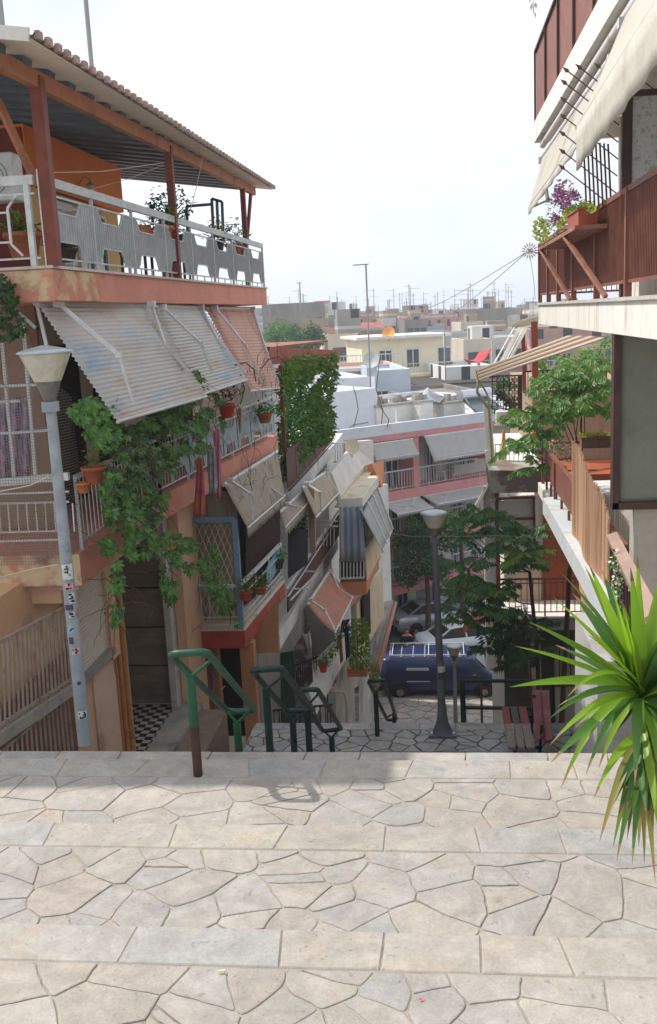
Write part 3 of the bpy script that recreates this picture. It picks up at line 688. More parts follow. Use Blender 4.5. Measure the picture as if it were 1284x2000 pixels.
q = MB(); q.ext(-6.5, -4.62, 13.985, 16.0, 7, zb); q.build('porch_floor', mat('white_floor', (.45, .43, .40), .5), A)
q = MB(); ct = .13
for i in range(14):
    for j in range(16):
        if (i+j) % 2 == 0: q.ext(-6.5+i*ct, -6.5+(i+1)*ct-.004, 14.0+j*ct*.95, 14.0+(j+1)*ct*.95-.004, zb+.003, zb+.006)
q.build('black_tile', mat('black_tile', (.02, .02, .02), .4), A)
q = MB(); q.ext(-4.74, -4.30, 13.8, 15.99, 7, 8.36); q.build('porch_kerb', CONC, A)
q = MB(); q.ext(-4.29, -3.85, 13.7, 15.8, 6.5, 8.28); q.ext(-3.84, -3.78, 13.7, 15.6, 6.5, 8.34); q.build('side_step', mat('brown_step', (.25, .19, .14), .9, (.2, .15, .11), sc=5), A)
# long fence in front of the lower wall
t_ = thing('sloping_fence', 'beige barred fence with a concrete kerb running down beside the orange wall', 'fence', (-4.5, 10.5, 8.6))
FBE = mat('beige_fence_paint', (.36, .30, .25), .6, (.29, .22, .18), sc=5, dirt=(.2, .12, .09), dsc=5)
Xf = -4.5
def fpt(x, y): return QX(x, y, Xf)
q = MB(); a_, b_ = fpt(-60, 1285), fpt(128, 1186); c_, d_ = fpt(-60, 1468), fpt(138, 1337)
q.beam(a_, b_, .03, .035); q.beam(offy(c_, .06), offy(d_, .06), .03, .03)
for i in range(24):
    k = i/23; q.beam(c_+(d_-c_)*k, a_+(b_-a_)*k, .02, .02)
q.build('upper_bars', FBE, t_)
q = MB(); q.beam(c_+V((0, -.0, -.06)), d_+V((0, 0, -.06)), .1, .13); q.build('kerb', CONC, t_)
q = MB(); a_, b_ = fpt(-60, 1520), fpt(132, 1358); c_, d_ = fpt(-60, 1640), fpt(146, 1490)
q.beam(a_, b_, .03, .03)
for i in range(22):
    k = i/21; q.beam(c_+(d_-c_)*k, a_+(b_-a_)*k, .02, .02)
q.build('lower_bars', FBE, t_)
q = MB(); q.ext(-4.9, -4.86, 9.2, 11.6, 7.5, 10.9); q.build('brown_backing', mat('brown_red_wall', (.22, .10, .07), .9, (.18, .08, .06), sc=3), t_)
# ================================================================ LEFT: HOUSE WITH THE RED BALCONY
RED = mat('brick_red_paint', (.42, .07, .05), .7, (.35, .06, .04), sc=3, dirt=(.15, .05, .04), dsc=3)
BLUEM = mat('sky_blue_metal', (.20, .33, .50), .5, (.17, .28, .42), sc=4, dirt=(.14, .17, .2), dsc=5)
BRNS = mat('orange_brown_stucco', (.46, .23, .12), .9, (.40, .19, .10), sc=1.5, bump=.2)
RB = thing('red_balcony_house', 'brown and orange house front with a red edged balcony under a blue framed lattice', 'house', (-4.6, 19, 8))
c1 = Q(478, 1232, 17.0); zs_ = c1.z; c2 = QZ(556, 1136, zs_); c0 = V((Q(363, 1236, 17.0).x, 17.0, zs_))
q = MB(); q.prism([(c0.x, 17.0), (c1.x, 17.0), (c2.x, c2.y), (c0.x, c2.y)], zs_-.34, zs_); q.build('balcony_slab', RED, RB)
q = MB(); q.prism([(c0.x, 16.99), (c1.x+.01, 16.99), (c2.x+.01, c2.y), (c0.x, c2.y)], zs_+.002, zs_+.03); q.build('coping', CREAM, RB)
q = MB()
a_, b_ = V((c0.x+.03, 17.05, 0)), V((c1.x-.04, 17.05, 0))
poly_rail(q, [a_, b_], zs_+.03, .85, gap=.14, r=.008, top=.05, low=.22, post=9)
q.beam((a_.x, a_.y, zs_+.10), (b_.x, b_.y, zs_+.10), .02, .02); q.build('front_railing', WMET, RB)
q = MB(); a2, b2 = V((c1.x-.04, 17.1, 0)), V((c2.x-.04, c2.y, 0))
poly_rail(q, [a2, b2], zs_+.03, .85, gap=.9, r=.012, top=.06, low=.10, post=1.8)
for h in (.25, .62): q.beam((a2.x, a2.y, zs_+h), (b2.x, b2.y, zs_+h), .02, .02)
q.build('side_railing', WMET, RB)
q = MB(); q.panel(Q(520, 1110, 19.0), Q(547, 1062, 20.4), Q(547, 1102, 20.4), Q(520, 1150, 19.0), .015); q.build('blue_panel', mat('turquoise_panel', (.16, .38, .48), .5, (.13, .32, .42), sc=4), RB)
q = MB(); P_ = [Q(362, 1016, 17.02), Q(459, 1014, 17.02), Q(472, 1226, 17.02)]
q.beam(P_[0], P_[1], .09, .09); q.beam(P_[1], P_[2], .10, .09); q.beam(Q(360, 1150, 17.02), Q(420, 1148, 17.02), .07, .07); q.build('blue_frame', BLUEM, RB)
q = MB()      # folding lattice grille behind the frame
for k in range(7):
    for r_ in range(7):
        x0, y0 = 372+12*k, 1024+30*r_
        q.beam(Q(x0, y0, 17.12), Q(x0+12, y0+30, 17.12), .012, .012); q.beam(Q(x0+12, y0, 17.13), Q(x0, y0+30, 17.13), .012, .012)
q.build('lattice_grille', CREAM, RB)
q = MB(); q.panel(Q(362, 960, 17.6), Q(462, 960, 17.6), Q(470, 1225, 17.6), Q(366, 1225, 17.6), .02)
q.build('pale_shutter_wall', mat('grooved_pale_wall', (.40, .35, .27), .8, (.28, .24, .19), sc=3, stretch=(6, 6, .4)), RB)
q = MB(); q.ext(-11, c0.x-.02, 17.6, 22.2, 3, 12.0); q.ext(c0.x, -4.05, 18.6, 22.2, zs_, 11.99); q.build('wall', BROWN, RB)
q = MB(); q.panel(Q(496, 1238, 18.2), Q(543, 1168, 18.4), Q(543, 1272, 18.4), Q(490, 1275, 18.2), .05); q.build('stucco_box', BRNS, RB)
for (xa, xb, yt, yb, Yd, m__) in ((468, 495, 1262, 1425, 17.3, BRNS), (392, 402, 1262, 1425, 17.9, POSTP), (365, 380, 1262, 1420, 17.5, ORNG), (415, 424, 1262, 1425, 18.2, BRNS)):
    q = MB(); p0 = Q(xa, yt, Yd); p1 = Q(xb, yt, Yd); q.ext(p0.x, p1.x, Yd, Yd+.25, 6, zs_-.345); q.build('column', m__, RB)
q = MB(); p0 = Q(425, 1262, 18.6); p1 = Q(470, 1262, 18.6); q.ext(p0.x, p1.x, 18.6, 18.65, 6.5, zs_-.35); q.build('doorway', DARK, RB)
q = MB(); p0 = Q(380, 1262, 18.5); p1 = Q(425, 1262, 18.5); q.ext(p0.x, p1.x, 18.5, 18.55, 6.5, zs_-.35); 
q.build('timber_door', mat('old_timber', (.20, .12, .07), .8, (.28, .2, .13), sc=4, stretch=(8, 8, .6)), RB)
q = MB()
for k in range(5): q.beam(Q(388+k*9, 1300, 18.3), Q(396+k*9, 1420, 18.3), .015, .015)
q.beam(Q(385, 1350, 18.3), Q(440, 1305, 18.3), .02, .02); q.beam(Q(390, 1385, 18.3), Q(440, 1340, 18.3), .02, .02); q.build('door_grille', WMET, RB)
q = MB(); q.panel(Q(478, 1000, 18.4), Q(545, 960, 20.8), Q(545, 1120, 20.8), Q(478, 1180, 18.4), .03); q.build('dark_doorway', mat('dark_red_interior', (.06, .022, .022), .9, (.03, .02, .02), sc=6, stretch=(4, 4, .5)), RB)  # dark sheet paints the gloom of the reddish interior behind the balcony
# awning over the red balcony
awning(RB, 'awning', Q(437, 945, 17.2), Q(541, 880, 21.2), Q(483, 1030, 16.9), Q(556, 967, 20.9), clothmat('beige_canvas', (.53, .46, .37), .3, (.47, .40, .32), dirt=(.3, .23, .16)),
       [(Q(450, 938, 17.0), Q(490, 965, 16.8), Q(495, 1018, 16.7)), (Q(516, 905, 20.0), Q(520, 945, 19.7), Q(554, 970, 20.2))], slats=False, scal=.22, sag=.03)
# ================================================================ LEFT: WHITE HOUSE LOWER DOWN
WH = thing('white_balcony_house', 'white house down the steps with slanting canvas awnings and a creeper covered brown railing', 'house', (-4.2, 28, 2))
z1 = 10.95; q = MB(); e0 = Q(543, 985, 22.0); e0.z = z1
q.prism([(-3.52, 22.1), (-3.34, 30.6), (-12, 30.6), (-12, 22.1)], z1-.32, z1); q.build('top_balcony_slab', WHITE, WH)
BRP = mat('dark_brown_panel', (.085, .035, .028), .6, (.065, .03, .025), sc=3)
q = MB()
for k in range(6):
    y0 = 22.15+k*1.33; x0 = -3.55+.18*k/6; q.panel((x0, y0, z1+.95), (x0+.03, y0+1.27, z1+.95), (x0+.03, y0+1.27, z1+.12), (x0, y0, z1+.12), .02)
q.beam((-3.53, 22.12, z1+.98), (-3.37, 30.0, z1+.98), .05, .05); q.beam((-3.50, 22.12, z1+.08), (-3.34, 30.5, z1+.08), .03, .03); q.build('brown_railing', BRP, WH)
q = MB(); q.ext(-12, -4.6, 22.6, 36.5, 0, 10.6); q.ext(-12, -4.7, 22.8, 30.0, 10.96, 13.7); q.ext(-4.59, -3.6, 30.8, 36.5, 0, 10.6); q.build('wall', WHITE, WH)
ra_, rb_ = QX(517, 678, -4.05), QX(652, 684, -2.95)
q = MB(); q.panel(Q(515, 677, 22.5), Q(655, 684, 28.0), Q(655, 700, 28.0), Q(515, 712, 22.5), .15); q.build('red_fascia', mat('dusty_red_fascia', (.30, .075, .06), .8, (.36, .13, .1), sc=3, dirt=(.2, .1, .08), dsc=3), WH)
q = MB(); q.prism([(-4.35, 22.6), (-3.1, 28.3), (-12, 28.3), (-12, 22.6)], 14.25, 14.3); q.build('terrace_roof', mat('dull_red_tiles', (.26, .10, .07), .9, (.34, .16, .11), sc=6), WH)
q = MB(); q.beam(Q(548, 715, 22.6), Q(556, 880, 22.6), .08, .08); q.build('pergola_post', POSTP, WH); q = MB(); q.beam(Q(622, 740, 27), Q(628, 870, 27), .07, .07); q.build('pergola_post', POSTP, WH)
# beyond: white roof strip, dish wall
q = MB(); q.panel(Q(655, 866, 30.8), Q(680, 864, 30.8), Q(680, 902, 30.8), Q(655, 905, 30.8), .02); 
q = MB()
for k in range(6): q.beam(Q(655+k*5, 868, 30.7), Q(655+k*5, 900, 30.7), .03, .03)
q.beam(Q(650, 866, 30.7), Q(684, 864, 30.7), .05, .05); q.beam(Q(650, 902, 30.7), Q(684, 899, 30.7), .05, .05); q.build('white_railing', WMET, WH)
q = MB(); q.panel(Q(684, 862, 31.6), Q(718, 859, 33.5), Q(720, 905, 33.5), Q(684, 905, 31.6), .2); q.panel(Q(638, 926, 26.5), Q(684, 872, 31.6), Q(722, 905, 33.5), Q(661, 985, 26.5), .15); q.build('parapet', WHITE, WH)
q = MB(); q.beam(Q(662, 975, 26.4), Q(712, 910, 31.5), .10, .12); q.beam(Q(661, 990, 26.2), Q(728, 912, 32), .22, .04); q.build('gutter', CREAM, WH)
q = MB(); q.panel(Q(715, 910, 31), Q(740, 905, 33.5), Q(741, 945, 33.5), Q(735, 955, 31), .2); q.build('orange_wall', mat('coral_paint', (.60, .24, .12), .85, (.55, .21, .10), sc=2), WH)
# glazed box with blue blind
q = MB(); T0, T1, T2, T3 = Q(661, 982, 25.9), Q(706, 980, 25.9), Q(737, 930, 30.2), Q(700, 932, 30.2)
q.panel(T3, T2, T1, T0, .03); q.build('box_roof', CREAM, WH)
q = MB(); q.panel(Q(661, 974, 25.88), Q(705, 972, 25.88), Q(705, 990, 25.88), Q(661, 992, 25.88), .04); q.panel(Q(706, 972, 25.9), Q(737, 930, 30.2), Q(738, 946, 30.2), Q(706, 990, 25.9), .04); q.build('box_cornice', WHITE, WH)
BB = mat('grey_blue_blind', (.22, .28, .36), .6, (.42, .42, .40), sc=2.4, mixw=(.4, .6), stretch=(3, 1, .15), dirt=(.12, .20, .34), dsc=1.6)
q = MB(); 
A0, A1, A2, A3 = Q(663, 990, 25.85), Q(708, 988, 25.85), Q(714, 1096, 25.85), Q(664, 1096, 25.85)
q.grid(lambda u, v: (A0*(1-u)+A1*u)*(1-v)+(A3*(1-u)+A2*u)*v+V((0, -.03*math.sin(u*24), 0)), 36, 4, .02); q.build('blind', BB, WH)
q = MB()
for k in range(8): q.beam(Q(665+k*6.6, 1094, 25.9), Q(665+k*6.6, 1129, 25.9), .035, .03)
q.beam(Q(663, 1130, 25.9), Q(712, 1128, 25.9), .05, .05); q.build('box_railing', WMET, WH)
q = MB(); q.panel(Q(663, 1090, 26.0), Q(712, 1090, 26.0), Q(712, 1130, 26.0), Q(663, 1131, 26.0), .02); q.build('box_dark', DARK, WH)
cor = mat('coral_paint', (.60, .24, .12))
q = MB(); B0 = Q(664, 1138, 25.9); B1 = Q(716, 1136, 25.9); B2 = Q(744, 1085, 30.1)
q.prism([(B0.x, 25.9), (B1.x, 25.9), (B2.x, 30.1), (B0.x, 30.1)], B0.z-.35, B0.z); q.build('box_base', cor, WH)
q = MB(); q.panel(Q(712, 1072, 25.95), Q(742, 1022, 30.0), Q(745, 1078, 30.0), Q(716, 1134, 25.95), .03); q.build('box_side', CREAM, WH)
q = MB(); q.panel(Q(709, 992, 25.95), Q(735, 952, 30.0), Q(742, 1022, 30.0), Q(712, 1072, 25.95), .02); q.build('box_glass', GLS, WH)
PLB = clothmat('pale_blue_sheet', (.44, .50, .52), .3, (.50, .54, .54), dirt=(.33, .39, .42))
q = MB(); s0, s1, s2, s3 = Q(703, 994, 25.8), Q(735, 950, 29.9), Q(766, 1034, 29.6), Q(747, 1078, 25.8)
q.grid(lambda u, v: (s0*(1-u)+s1*u)*(1-v)+(s3*(1-u)+s2*u)*v, 8, 4, .015); q.build('sheet_awning', PLB, WH)
q = MB()
for u in (0.0, .33, .66, 1.0): q.beam(s0*(1-u)+s1*u+V((.03, -.03, .01)), s3*(1-u)+s2*u+V((.03, -.03, .01)), .045, .045)
q.beam(s3, s2, .05, .05); q.build('sheet_frame', WMET, WH)
# white lower slab + brown side panel
zz2 = Q(548, 1268, 20.0).z; f0 = Q(548, 1268, 20.0); f1 = QZ(661, 1072, zz2)
q = MB(); q.prism([(f0.x, 20.0), (f1.x, f1.y), (-12, f1.y), (-12, 22.3), (-4.3, 20.0)], zz2, zz2+.36); q.build('lower_balcony_slab', WHITE, WH)
q = MB(); q.panel(Q(561, 1160, 20.6), Q(661, 1005, 28.0), Q(661, 1045, 28.0), Q(561, 1196, 20.6), .03); q.build('lower_railing', BRP, WH)
q = MB(); q.beam(Q(560, 1150, 20.6), Q(661, 998, 28.0), .04, .04); q.beam(Q(563, 1165, 20.5), Q(661, 1012, 27.9), .03, .03)
q.beam(Q(568, 1172, 20.3), Q(622, 1117, 23.5), .03, .03); q.beam(Q(571, 1150, 20.3), Q(603, 1150, 20.3), .03, .03); q.beam(Q(592, 1116, 22.5), Q(624, 1116, 22.5), .03, .03); q.build('rail_and_drying_rack', WMET, WH)
q = MB(); q.panel(Q(563, 1030, 21.9), Q(602, 1034, 21.9), Q(602, 1100, 21.9), Q(563, 1130, 21.9), .03); q.build('dark_screen', mat('dark_grey_screen', (.075, .075, .085), .6), WH)
q = MB()
for k in range(7): q.beam(Q(611+k*7, 1030, 25.0), Q(611+k*7, 1066, 25.0), .022, .022)
q.beam(Q(608, 1028, 25.0), Q(661, 1028, 25.0), .04, .04); q.beam(Q(608, 1018, 25.0), Q(661, 1018, 25.0), .03, .03); q.build('grey_railing', GMET, WH)
q = MB(); q.beam(Q(608, 950, 22.6), Q(612, 1080, 22.6), .14, .14); q.build('pillar', mat('tan_pillar', (.38, .24, .16), .9), WH)
BC = clothmat('beige_canvas', (.53, .46, .37))
awning(WH, 'awning', Q(590, 952, 22.0), Q(640, 918, 26.0), Q(616, 1010, 21.8), Q(661, 962, 25.6), BC, [(Q(600, 945, 21.9), Q(625, 962, 21.7), Q(628, 1000, 21.7)), (Q(640, 918, 25.6), Q(643, 940, 25.4), Q(661, 960, 25.4))], slats=False, scal=.1)
awning(WH, 'awning', Q(545, 1000, 21.0), Q(592, 958, 22.3), Q(556, 1030, 20.8), Q(602, 980, 22.1), BC, [(Q(560, 985, 20.9), Q(580, 990, 20.8), Q(590, 992, 20.9))], slats=False, scal=.25)
PKC = clothmat('pink_canvas', (.60, .31, .23), .3, (.56, .28, .2), dirt=(.38, .18, .13))
awning(WH, 'awning', Q(600, 1180, 22.3), Q(645, 1113, 25.6), Q(653, 1236, 21.6), Q(689, 1165, 25.2), PKC, [(Q(607, 1172, 22.2), Q(635, 1192, 22.0), Q(655, 1232, 21.5)), (Q(648, 1115, 25.4), Q(662, 1150, 25.1), Q(688, 1166, 25.0))], slats=False, sag=.12)
# ground floors
q = MB(); q.panel(Q(548, 1275, 21.0), Q(575, 1270, 21.0), Q(580, 1420, 21.0), Q(550, 1425, 21.0), .05); q.build('green_door', mat('dark_green_glass', (.02, .06, .045), .3, (.03, .08, .06), sc=3), WH)
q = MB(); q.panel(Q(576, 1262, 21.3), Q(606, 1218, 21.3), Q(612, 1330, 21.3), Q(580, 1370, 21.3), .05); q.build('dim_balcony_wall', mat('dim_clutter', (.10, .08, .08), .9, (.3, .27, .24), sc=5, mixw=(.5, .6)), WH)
q = MB(); q.panel(Q(575, 1330, 21.6), Q(664, 1240, 26.5), Q(668, 1275, 26.5), Q(600, 1400, 21.6), .25); q.build('sloping_white_beam', WHITE, WH)
q = MB()
for k in range(10): q.beam(Q(578+k*4.4, 1300-k*2, 21.1), Q(579+k*4.4, 1345-k*4, 21.1), .02, .02)
q.beam(Q(576, 1300, 21.1), Q(622, 1282, 21.1), .03, .03); q.build('dark_railing', mat('dark_red_metal', (.05, .015, .02), .6), WH)
q = MB(); q.panel(Q(618, 1290, 25.2), Q(722, 1215, 33.5), Q(722, 1420, 33.5), Q(620, 1430, 25.2), .1); q.build('lower_wall', mat('dirty_white_plaster', (.50, .49, .46), .9, (.40, .39, .37), sc=1, dirt=(.2, .19, .18), dsc=1.2, dw=(.5, .65)), WH)
q = MB()
for (xa, ya, xb, yb) in ((640, 1330, 655, 1420), (664, 1320, 674, 1418), (690, 1345, 700, 1410)):
    q = MB(); Yd = 26+ (xa-640)*.08; q.panel(Q(xa, ya, Yd), Q(xb, ya-5, Yd+.8), Q(xb, yb-3, Yd+.8), Q(xa, yb, Yd), .02); q.build('dark_window', GLS, WH)
q = MB(); q.tube([Q(632, 1345, 24.8), Q(650, 1350, 24.8), Q(672, 1352, 24.9), Q(678, 1375, 24.9), Q(678, 1420, 24.9)], .035, 8); q.tube([Q(660, 1245, 24.9), Q(660, 1330, 24.9), Q(650, 1340, 24.9)], .03, 8); q.build('waste_pipe', CREAM, WH)
# long sloping parapet/roof on the right of the white house and its end wall
q = MB(); q.panel(Q(736, 1185, 33.8), Q(769, 1176, 34.2), Q(735, 1300, 27.2), Q(712, 1322, 27.0), .10); q.build('sloping_roof_slab', CONC, WH)
q = MB(); q.panel(Q(769, 1177, 34.15), Q(772, 1180, 34.2), Q(738, 1318, 27.2), Q(735, 1300, 27.15), .10); q.panel(Q(745, 1182, 34.25), Q(769, 1176, 34.25), Q(762, 1232, 34.3), Q(745, 1215, 34.3), .1); q.build('red_edge', mat('worn_pink_tiles', (.45, .22, .17), .9, (.36, .2, .16), sc=6), WH)
q = MB(); q.panel(Q(722, 950, 34.4), Q(748, 945, 36.4), Q(756, 1180, 36.4), Q(735, 1195, 34.4), .2); q.build('end_wall', WHITE, WH)
q = MB()
q.panel(Q(708, 1165, 27.3), Q(721, 1150, 28.5), Q(723, 1235, 28.5), Q(711, 1250, 27.3), .03); q.build('rear_opening', DARK, WH)
q = MB(); q.panel(Q(690, 1180, 26.8), Q(742, 1110, 31.5), Q(745, 1205, 31.5), Q(694, 1290, 26.8), .1); q.build('rear_wall', CREAM, WH)
# stair with low railing down at the left of the landing
q = thing('low_fence', 'low dark fence at the left edge of the landing below the white house', 'fence', Q(560, 1440, 16.0)); f_ = MB()
for k in range(12): f_.beam(Q(535+k*10, 1388-(k*1), 16.2), Q(537+k*10, 1432-(k*1), 16.2), .018, .018)
f_.beam(Q(533, 1388, 16.2), Q(650, 1376, 16.2), .03, .03); f_.build('bars', mat('dark_red_metal', (.05, .015, .02)), q)
# ================================================================ RIGHT: NEAR HOUSE
RW = mat('cream_white_render', (.78, .75, .69), .85, (.72, .68, .61), sc=1.3, bump=.15, dirt=(.42, .36, .29), dsc=1.8, dw=(.56, .72), stretch=(2.6, 2.6, .7))
BGE = mat('beige_wall', (.42, .39, .33), .9, (.38, .35, .30), sc=1.2, bump=.15, dirt=(.33, .29, .24), dsc=1.5)
BRM = mat('brown_red_metal', (.25, .095, .065), .6, (.19, .07, .05), sc=4, dirt=(.24, .10, .05), dsc=3)
BRMD = mat('dark_brown_metal', (.06, .03, .028), .6, (.08, .04, .03), sc=4)
RAWN = clothmat('cream_canvas', (.72, .68, .60), .35, (.67, .63, .55), dirt=(.48, .42, .34))
RH = thing('balcony_house', 'cream house on the right with brown slatted balconies above the broad steps', 'house', (3.5, 12, 9))
q = MB(); q.prism([(1.67, 6.0), (1.67, 16.5), (6, 16.5), (6, 6.0)], 14.70, 15.0); q.build('balcony_slab', RW, RH)
q = MB(); q.prism([(1.64, 6.0), (1.64, 16.53), (6, 16.53), (6, 6)], 15.002, 15.035); q.build('slab_coping', mat('pale_stone_coping', (.55, .52, .47), .8, (.48, .45, .4), sc=4), RH)
q = MB(); q.prism([(1.67, 5.0), (1.67, 17.1), (6, 17.1), (6, 5.0)], 17.60, 17.92); q.build('balcony_slab', RW, RH)
q = MB(); q.ext(3.0, 9, 5.0, 17.0, 9, 20.5); q.build('wall', RW, RH)
q = MB(); q.ext(2.99, 2.9, 9.9, 11.6, 15.0, 17.3); q.build('balcony_door', GLS, RH)
q = MB(); X = 1.70
q.beam((X, 6.0, 15.95), (X, 16.45, 15.95), .05, .05); q.beam((X, 6, 15.17), (X, 16.45, 15.17), .03, .03)
y = 6.05
while y < 16.4: q.beam((X, y, 15.18), (X, y, 15.93), .03, .012); y += .062
for y in (7.3, 9.05, 10.75, 12.5, 14.0, 15.2, 16.44): q.beam((X-.01, y, 15.03), (X-.01, y, 15.96), .06, .07)
q.beam((X, 16.44, 15.95), (3.0, 16.44, 15.95), .04, .04); q.beam((X, 16.44, 15.17), (3.0, 16.44, 15.17), .03, .03)
for i in range(16): q.beam((X+.08*i, 16.44, 15.17), (X+.08*i, 16.44, 15.95), .012, .012)
q.build('slatted_railing', BRM, RH)
q = MB(); q.ext(1.74, 1.745, 11.2, 16.4, 15.2, 15.92); q.build('brown_sheet', mat('rust_brown_sheet', (.23, .095, .06), .7, (.18, .08, .06), sc=2, dirt=(.06, .045, .045), dsc=1.6), RH)
# upper railing panel
q = MB(); X = 1.70
for k in range(8): q.panel((X, 17.0-k*1.5, 17.98), (X, 15.54-k*1.5, 17.98), (X, 15.54-k*1.5, 18.95), (X, 17.0-k*1.5, 18.95), .015)
q.panel((X+.02, 17.02, 17.98), (2.9, 17.02, 17.98), (2.9, 17.02, 18.95), (X+.02, 17.02, 18.95), .015)
q.build('railing_panel', BRM, RH)
q = MB(); 
for k in range(8): q.beam((X-.02, 17.0-k*1.5, 17.92), (X-.02, 17.0-k*1.5, 18.98), .03, .04)
q.beam((X-.01, 17.0, 18.97), (X-.01, 5, 18.97), .05, .04); q.build('railing_frame', BRMD, RH)
# soffit pipe & rolled awnings
q = MB(); q.tube([(1.78, 16.8, 17.52), (1.78, 5.0, 17.52)], .055, 10); q.tube([(2.1, 16.0, 17.5), (2.1, 5.0, 17.5)], .03, 8); q.build('awning_roller', RW, RH)
def rolled(X, y0, y1, z0, z1, drop, xin, zin, nm='awning'):
    o = awning(RH, nm, (xin, y0, zin), (xin, y1, zin), (X, y0, z0), (X, y1, z1), RAWN, [((xin, y0+.2, zin-.05), ((X+xin)/2+.2, y0+.3, (z0+zin)/2-.25), (X, y0+.1, z0)), ((xin, y1-.2, zin-.05), ((X+xin)/2+.2, y1-.3, (z1+zin)/2-.25), (X, y1-.1, z1))], slats=False, sag=.03, scal=0)
    v = MB(); v.grid(lambda u, w_: V((X-.01+.012*math.sin(u*40)*w_, y0+(y1-y0)*u, z0+(z1-z0)*u-.02-w_*drop)), 40, 3, .006); v.build('valance', RAWN, RH)
rolled(1.32, 9.5, 5.2, 16.56, 16.75, .36, 1.75, 17.5)
rolled(1.45, 15.6, 9.9, 16.45, 16.62, .08, 1.66, 17.2)
# far awning edge seen against the sky
# frosted screen in a dark frame, on the balcony facing the steps
SCR = mat('frosted_leaf_glass', (.52, .54, .54), .35, (.34, .37, .38), sc=26, mixw=(.54, .58), fine=.05)
q = MB(); yS = 9.6; zb_, zt_ = 15.97, 16.80; xl = 1.72
q.ext(xl, xl+.09, yS-.04, yS+.04, 15.03, zt_); q.ext(xl, 3.0, yS-.04, yS+.04, zt_, zt_+.05); q.build('screen_frame', BRMD, RH)
q = MB(); q.ext(xl+.09, 3.0, yS-.01, yS+.01, 15.2, zt_); q.build('frosted_screen', SCR, RH)
# fan of iron spears and bars guarding the balcony end
q = MB()
heads = [(1108, 138), (1104, 162), (1103, 196), (1103, 229), (1101, 262), (1101, 297), (1100, 328), (1133, 132), (1170, 130), (1205, 118)]
for i, (hx, hy) in enumerate(heads):
    Yh = 10.0+.02*i; L_ = 105 if i < 7 else 95
    a_ = Q(hx, hy, Yh); b_ = Q(hx+L_, hy+L_*.78, Yh); q.beam(a_, b_, .010, .010)
    dd_ = (a_-b_).normalized(); sd = dd_.cross(V((0, 1, 0))).normalized()
    q.add([a_+dd_*.06, a_+sd*.02, a_-dd_*.03, a_-sd*.02, a_+V((0, .01, 0)), a_-V((0, .01, 0))], [(0, 1, 4), (1, 2, 4), (2, 3, 4), (3, 0, 4), (1, 0, 5), (2, 1, 5), (3, 2, 5), (0, 3, 5)])
for k in range(7): q.beam(Q(1140+k*8, 275+k*1, 10.2), Q(1146+k*8, 412-k*2, 10.2), .016, .016)
q.build('spear_guard', mat('rusty_iron', (.10, .045, .035), .7, (.14, .07, .05), sc=6), RH)
# flower shelf braces
q = MB(); s0, s1 = Q(1070, 482, 13.4), Q(1172, 434, 10.0); s0.x = 1.42; s1.x = 1.42
q.prism([(1.36, 10.0), (1.36, 13.4), (1.67, 13.4), (1.67, 10.0)], 15.70, 15.74)
q.beam((1.38, 13.3, 15.70), (1.66, 12.6, 15.05), .04, .04); q.beam((1.38, 10.9, 15.70), (1.66, 10.0, 15.05), .04, .04); q.build('flower_shelf', mat('worn_red_wood', (.30, .12, .08), .8, (.36, .2, .14), sc=5), RH)
# lower balcony, closing screen and reed
q = MB(); q.prism([(1.78, 9.7), (1.78, 17.0), (6, 17.0), (6, 9.7)], 11.42, 11.70); q.build('lower_balcony_slab', mat('blue_white_render', (.52, .55, .58), .85, (.58, .6, .6), sc=2, dirt=(.4, .4, .38), dsc=2), RH)
q = MB(); q.ext(3.0, 9, 9.7, 17.0, 5.0, 14.69); q.ext(1.95, 3.0, 9.7, 10.0, 5.0, 11.41); q.build('lower_wall_block', BGE, RH)
q = MB(); q.grid(lambda u, v: V((1.74+2.3*u, 9.69+.012*math.sin(u*9+v*2)*math.sin(v*5)+.006*math.sin(v*31), 14.69-1.63*v)), 30, 30, .02); q.build('closing_screen', mat('grey_green_fabric_screen', (.22, .23, .185), .8, (.19, .20, .165), sc=1.4, bump=.2, bsc=150, dirt=(.15, .15, .12), dsc=1.2), RH)
q = MB(); q.ext(1.68, 1.74, 9.62, 9.76, 13.0, 14.70); q.ext(1.68, 4.0, 9.62, 9.76, 12.99, 13.06); q.build('closing_screen_frame', BRMD, RH)
q = MB(); q.ext(1.90, 4.0, 9.68, 9.9, 11.0, 12.985); q.build('end_wall', BGE, RH)
q = MB(); X = 1.98
for (ya, yb) in ((18.9, 16.9), (16.8, 14.1), (14.0, 11.5)): q.panel((X, ya, 11.85), (X, yb, 11.85), (X, yb, 12.36), (X, ya, 12.36), .02)
q.beam((X-.01, 18.9, 12.40), (X-.01, 10.5, 12.40), .07, .05)
for y in (18.85, 16.85, 14.05, 11.4): q.beam((X, y, 11.5), (X, y, 12.4), .06, .06)
for y in (18.2, 17.5, 16.0, 15.1, 13.2, 12.4): q.beam((X, y, 11.5), (X, y, 11.85), .04, .04)
q.beam((X, 18.9, 12.40), (3.0, 18.9, 12.40), .05, .05); q.beam((X, 18.9, 11.85), (3.0, 18.9, 11.85), .03, .03)
q.build('lower_railing', BRM, RH)
q = MB(); q.prism([(1.9, 17.02), (1.9, 19.0), (6, 19.0), (6, 17.02)], 11.40, 11.62); q.build('far_slab', RW, RH)
REED = mat('reed_screen', (.64, .40, .25), .85, (.70, .47, .31), sc=3, stretch=(14, 14, .5), dirt=(.33, .16, .07), dsc=2, island=.18)
q = MB(); rr = random.Random(5)
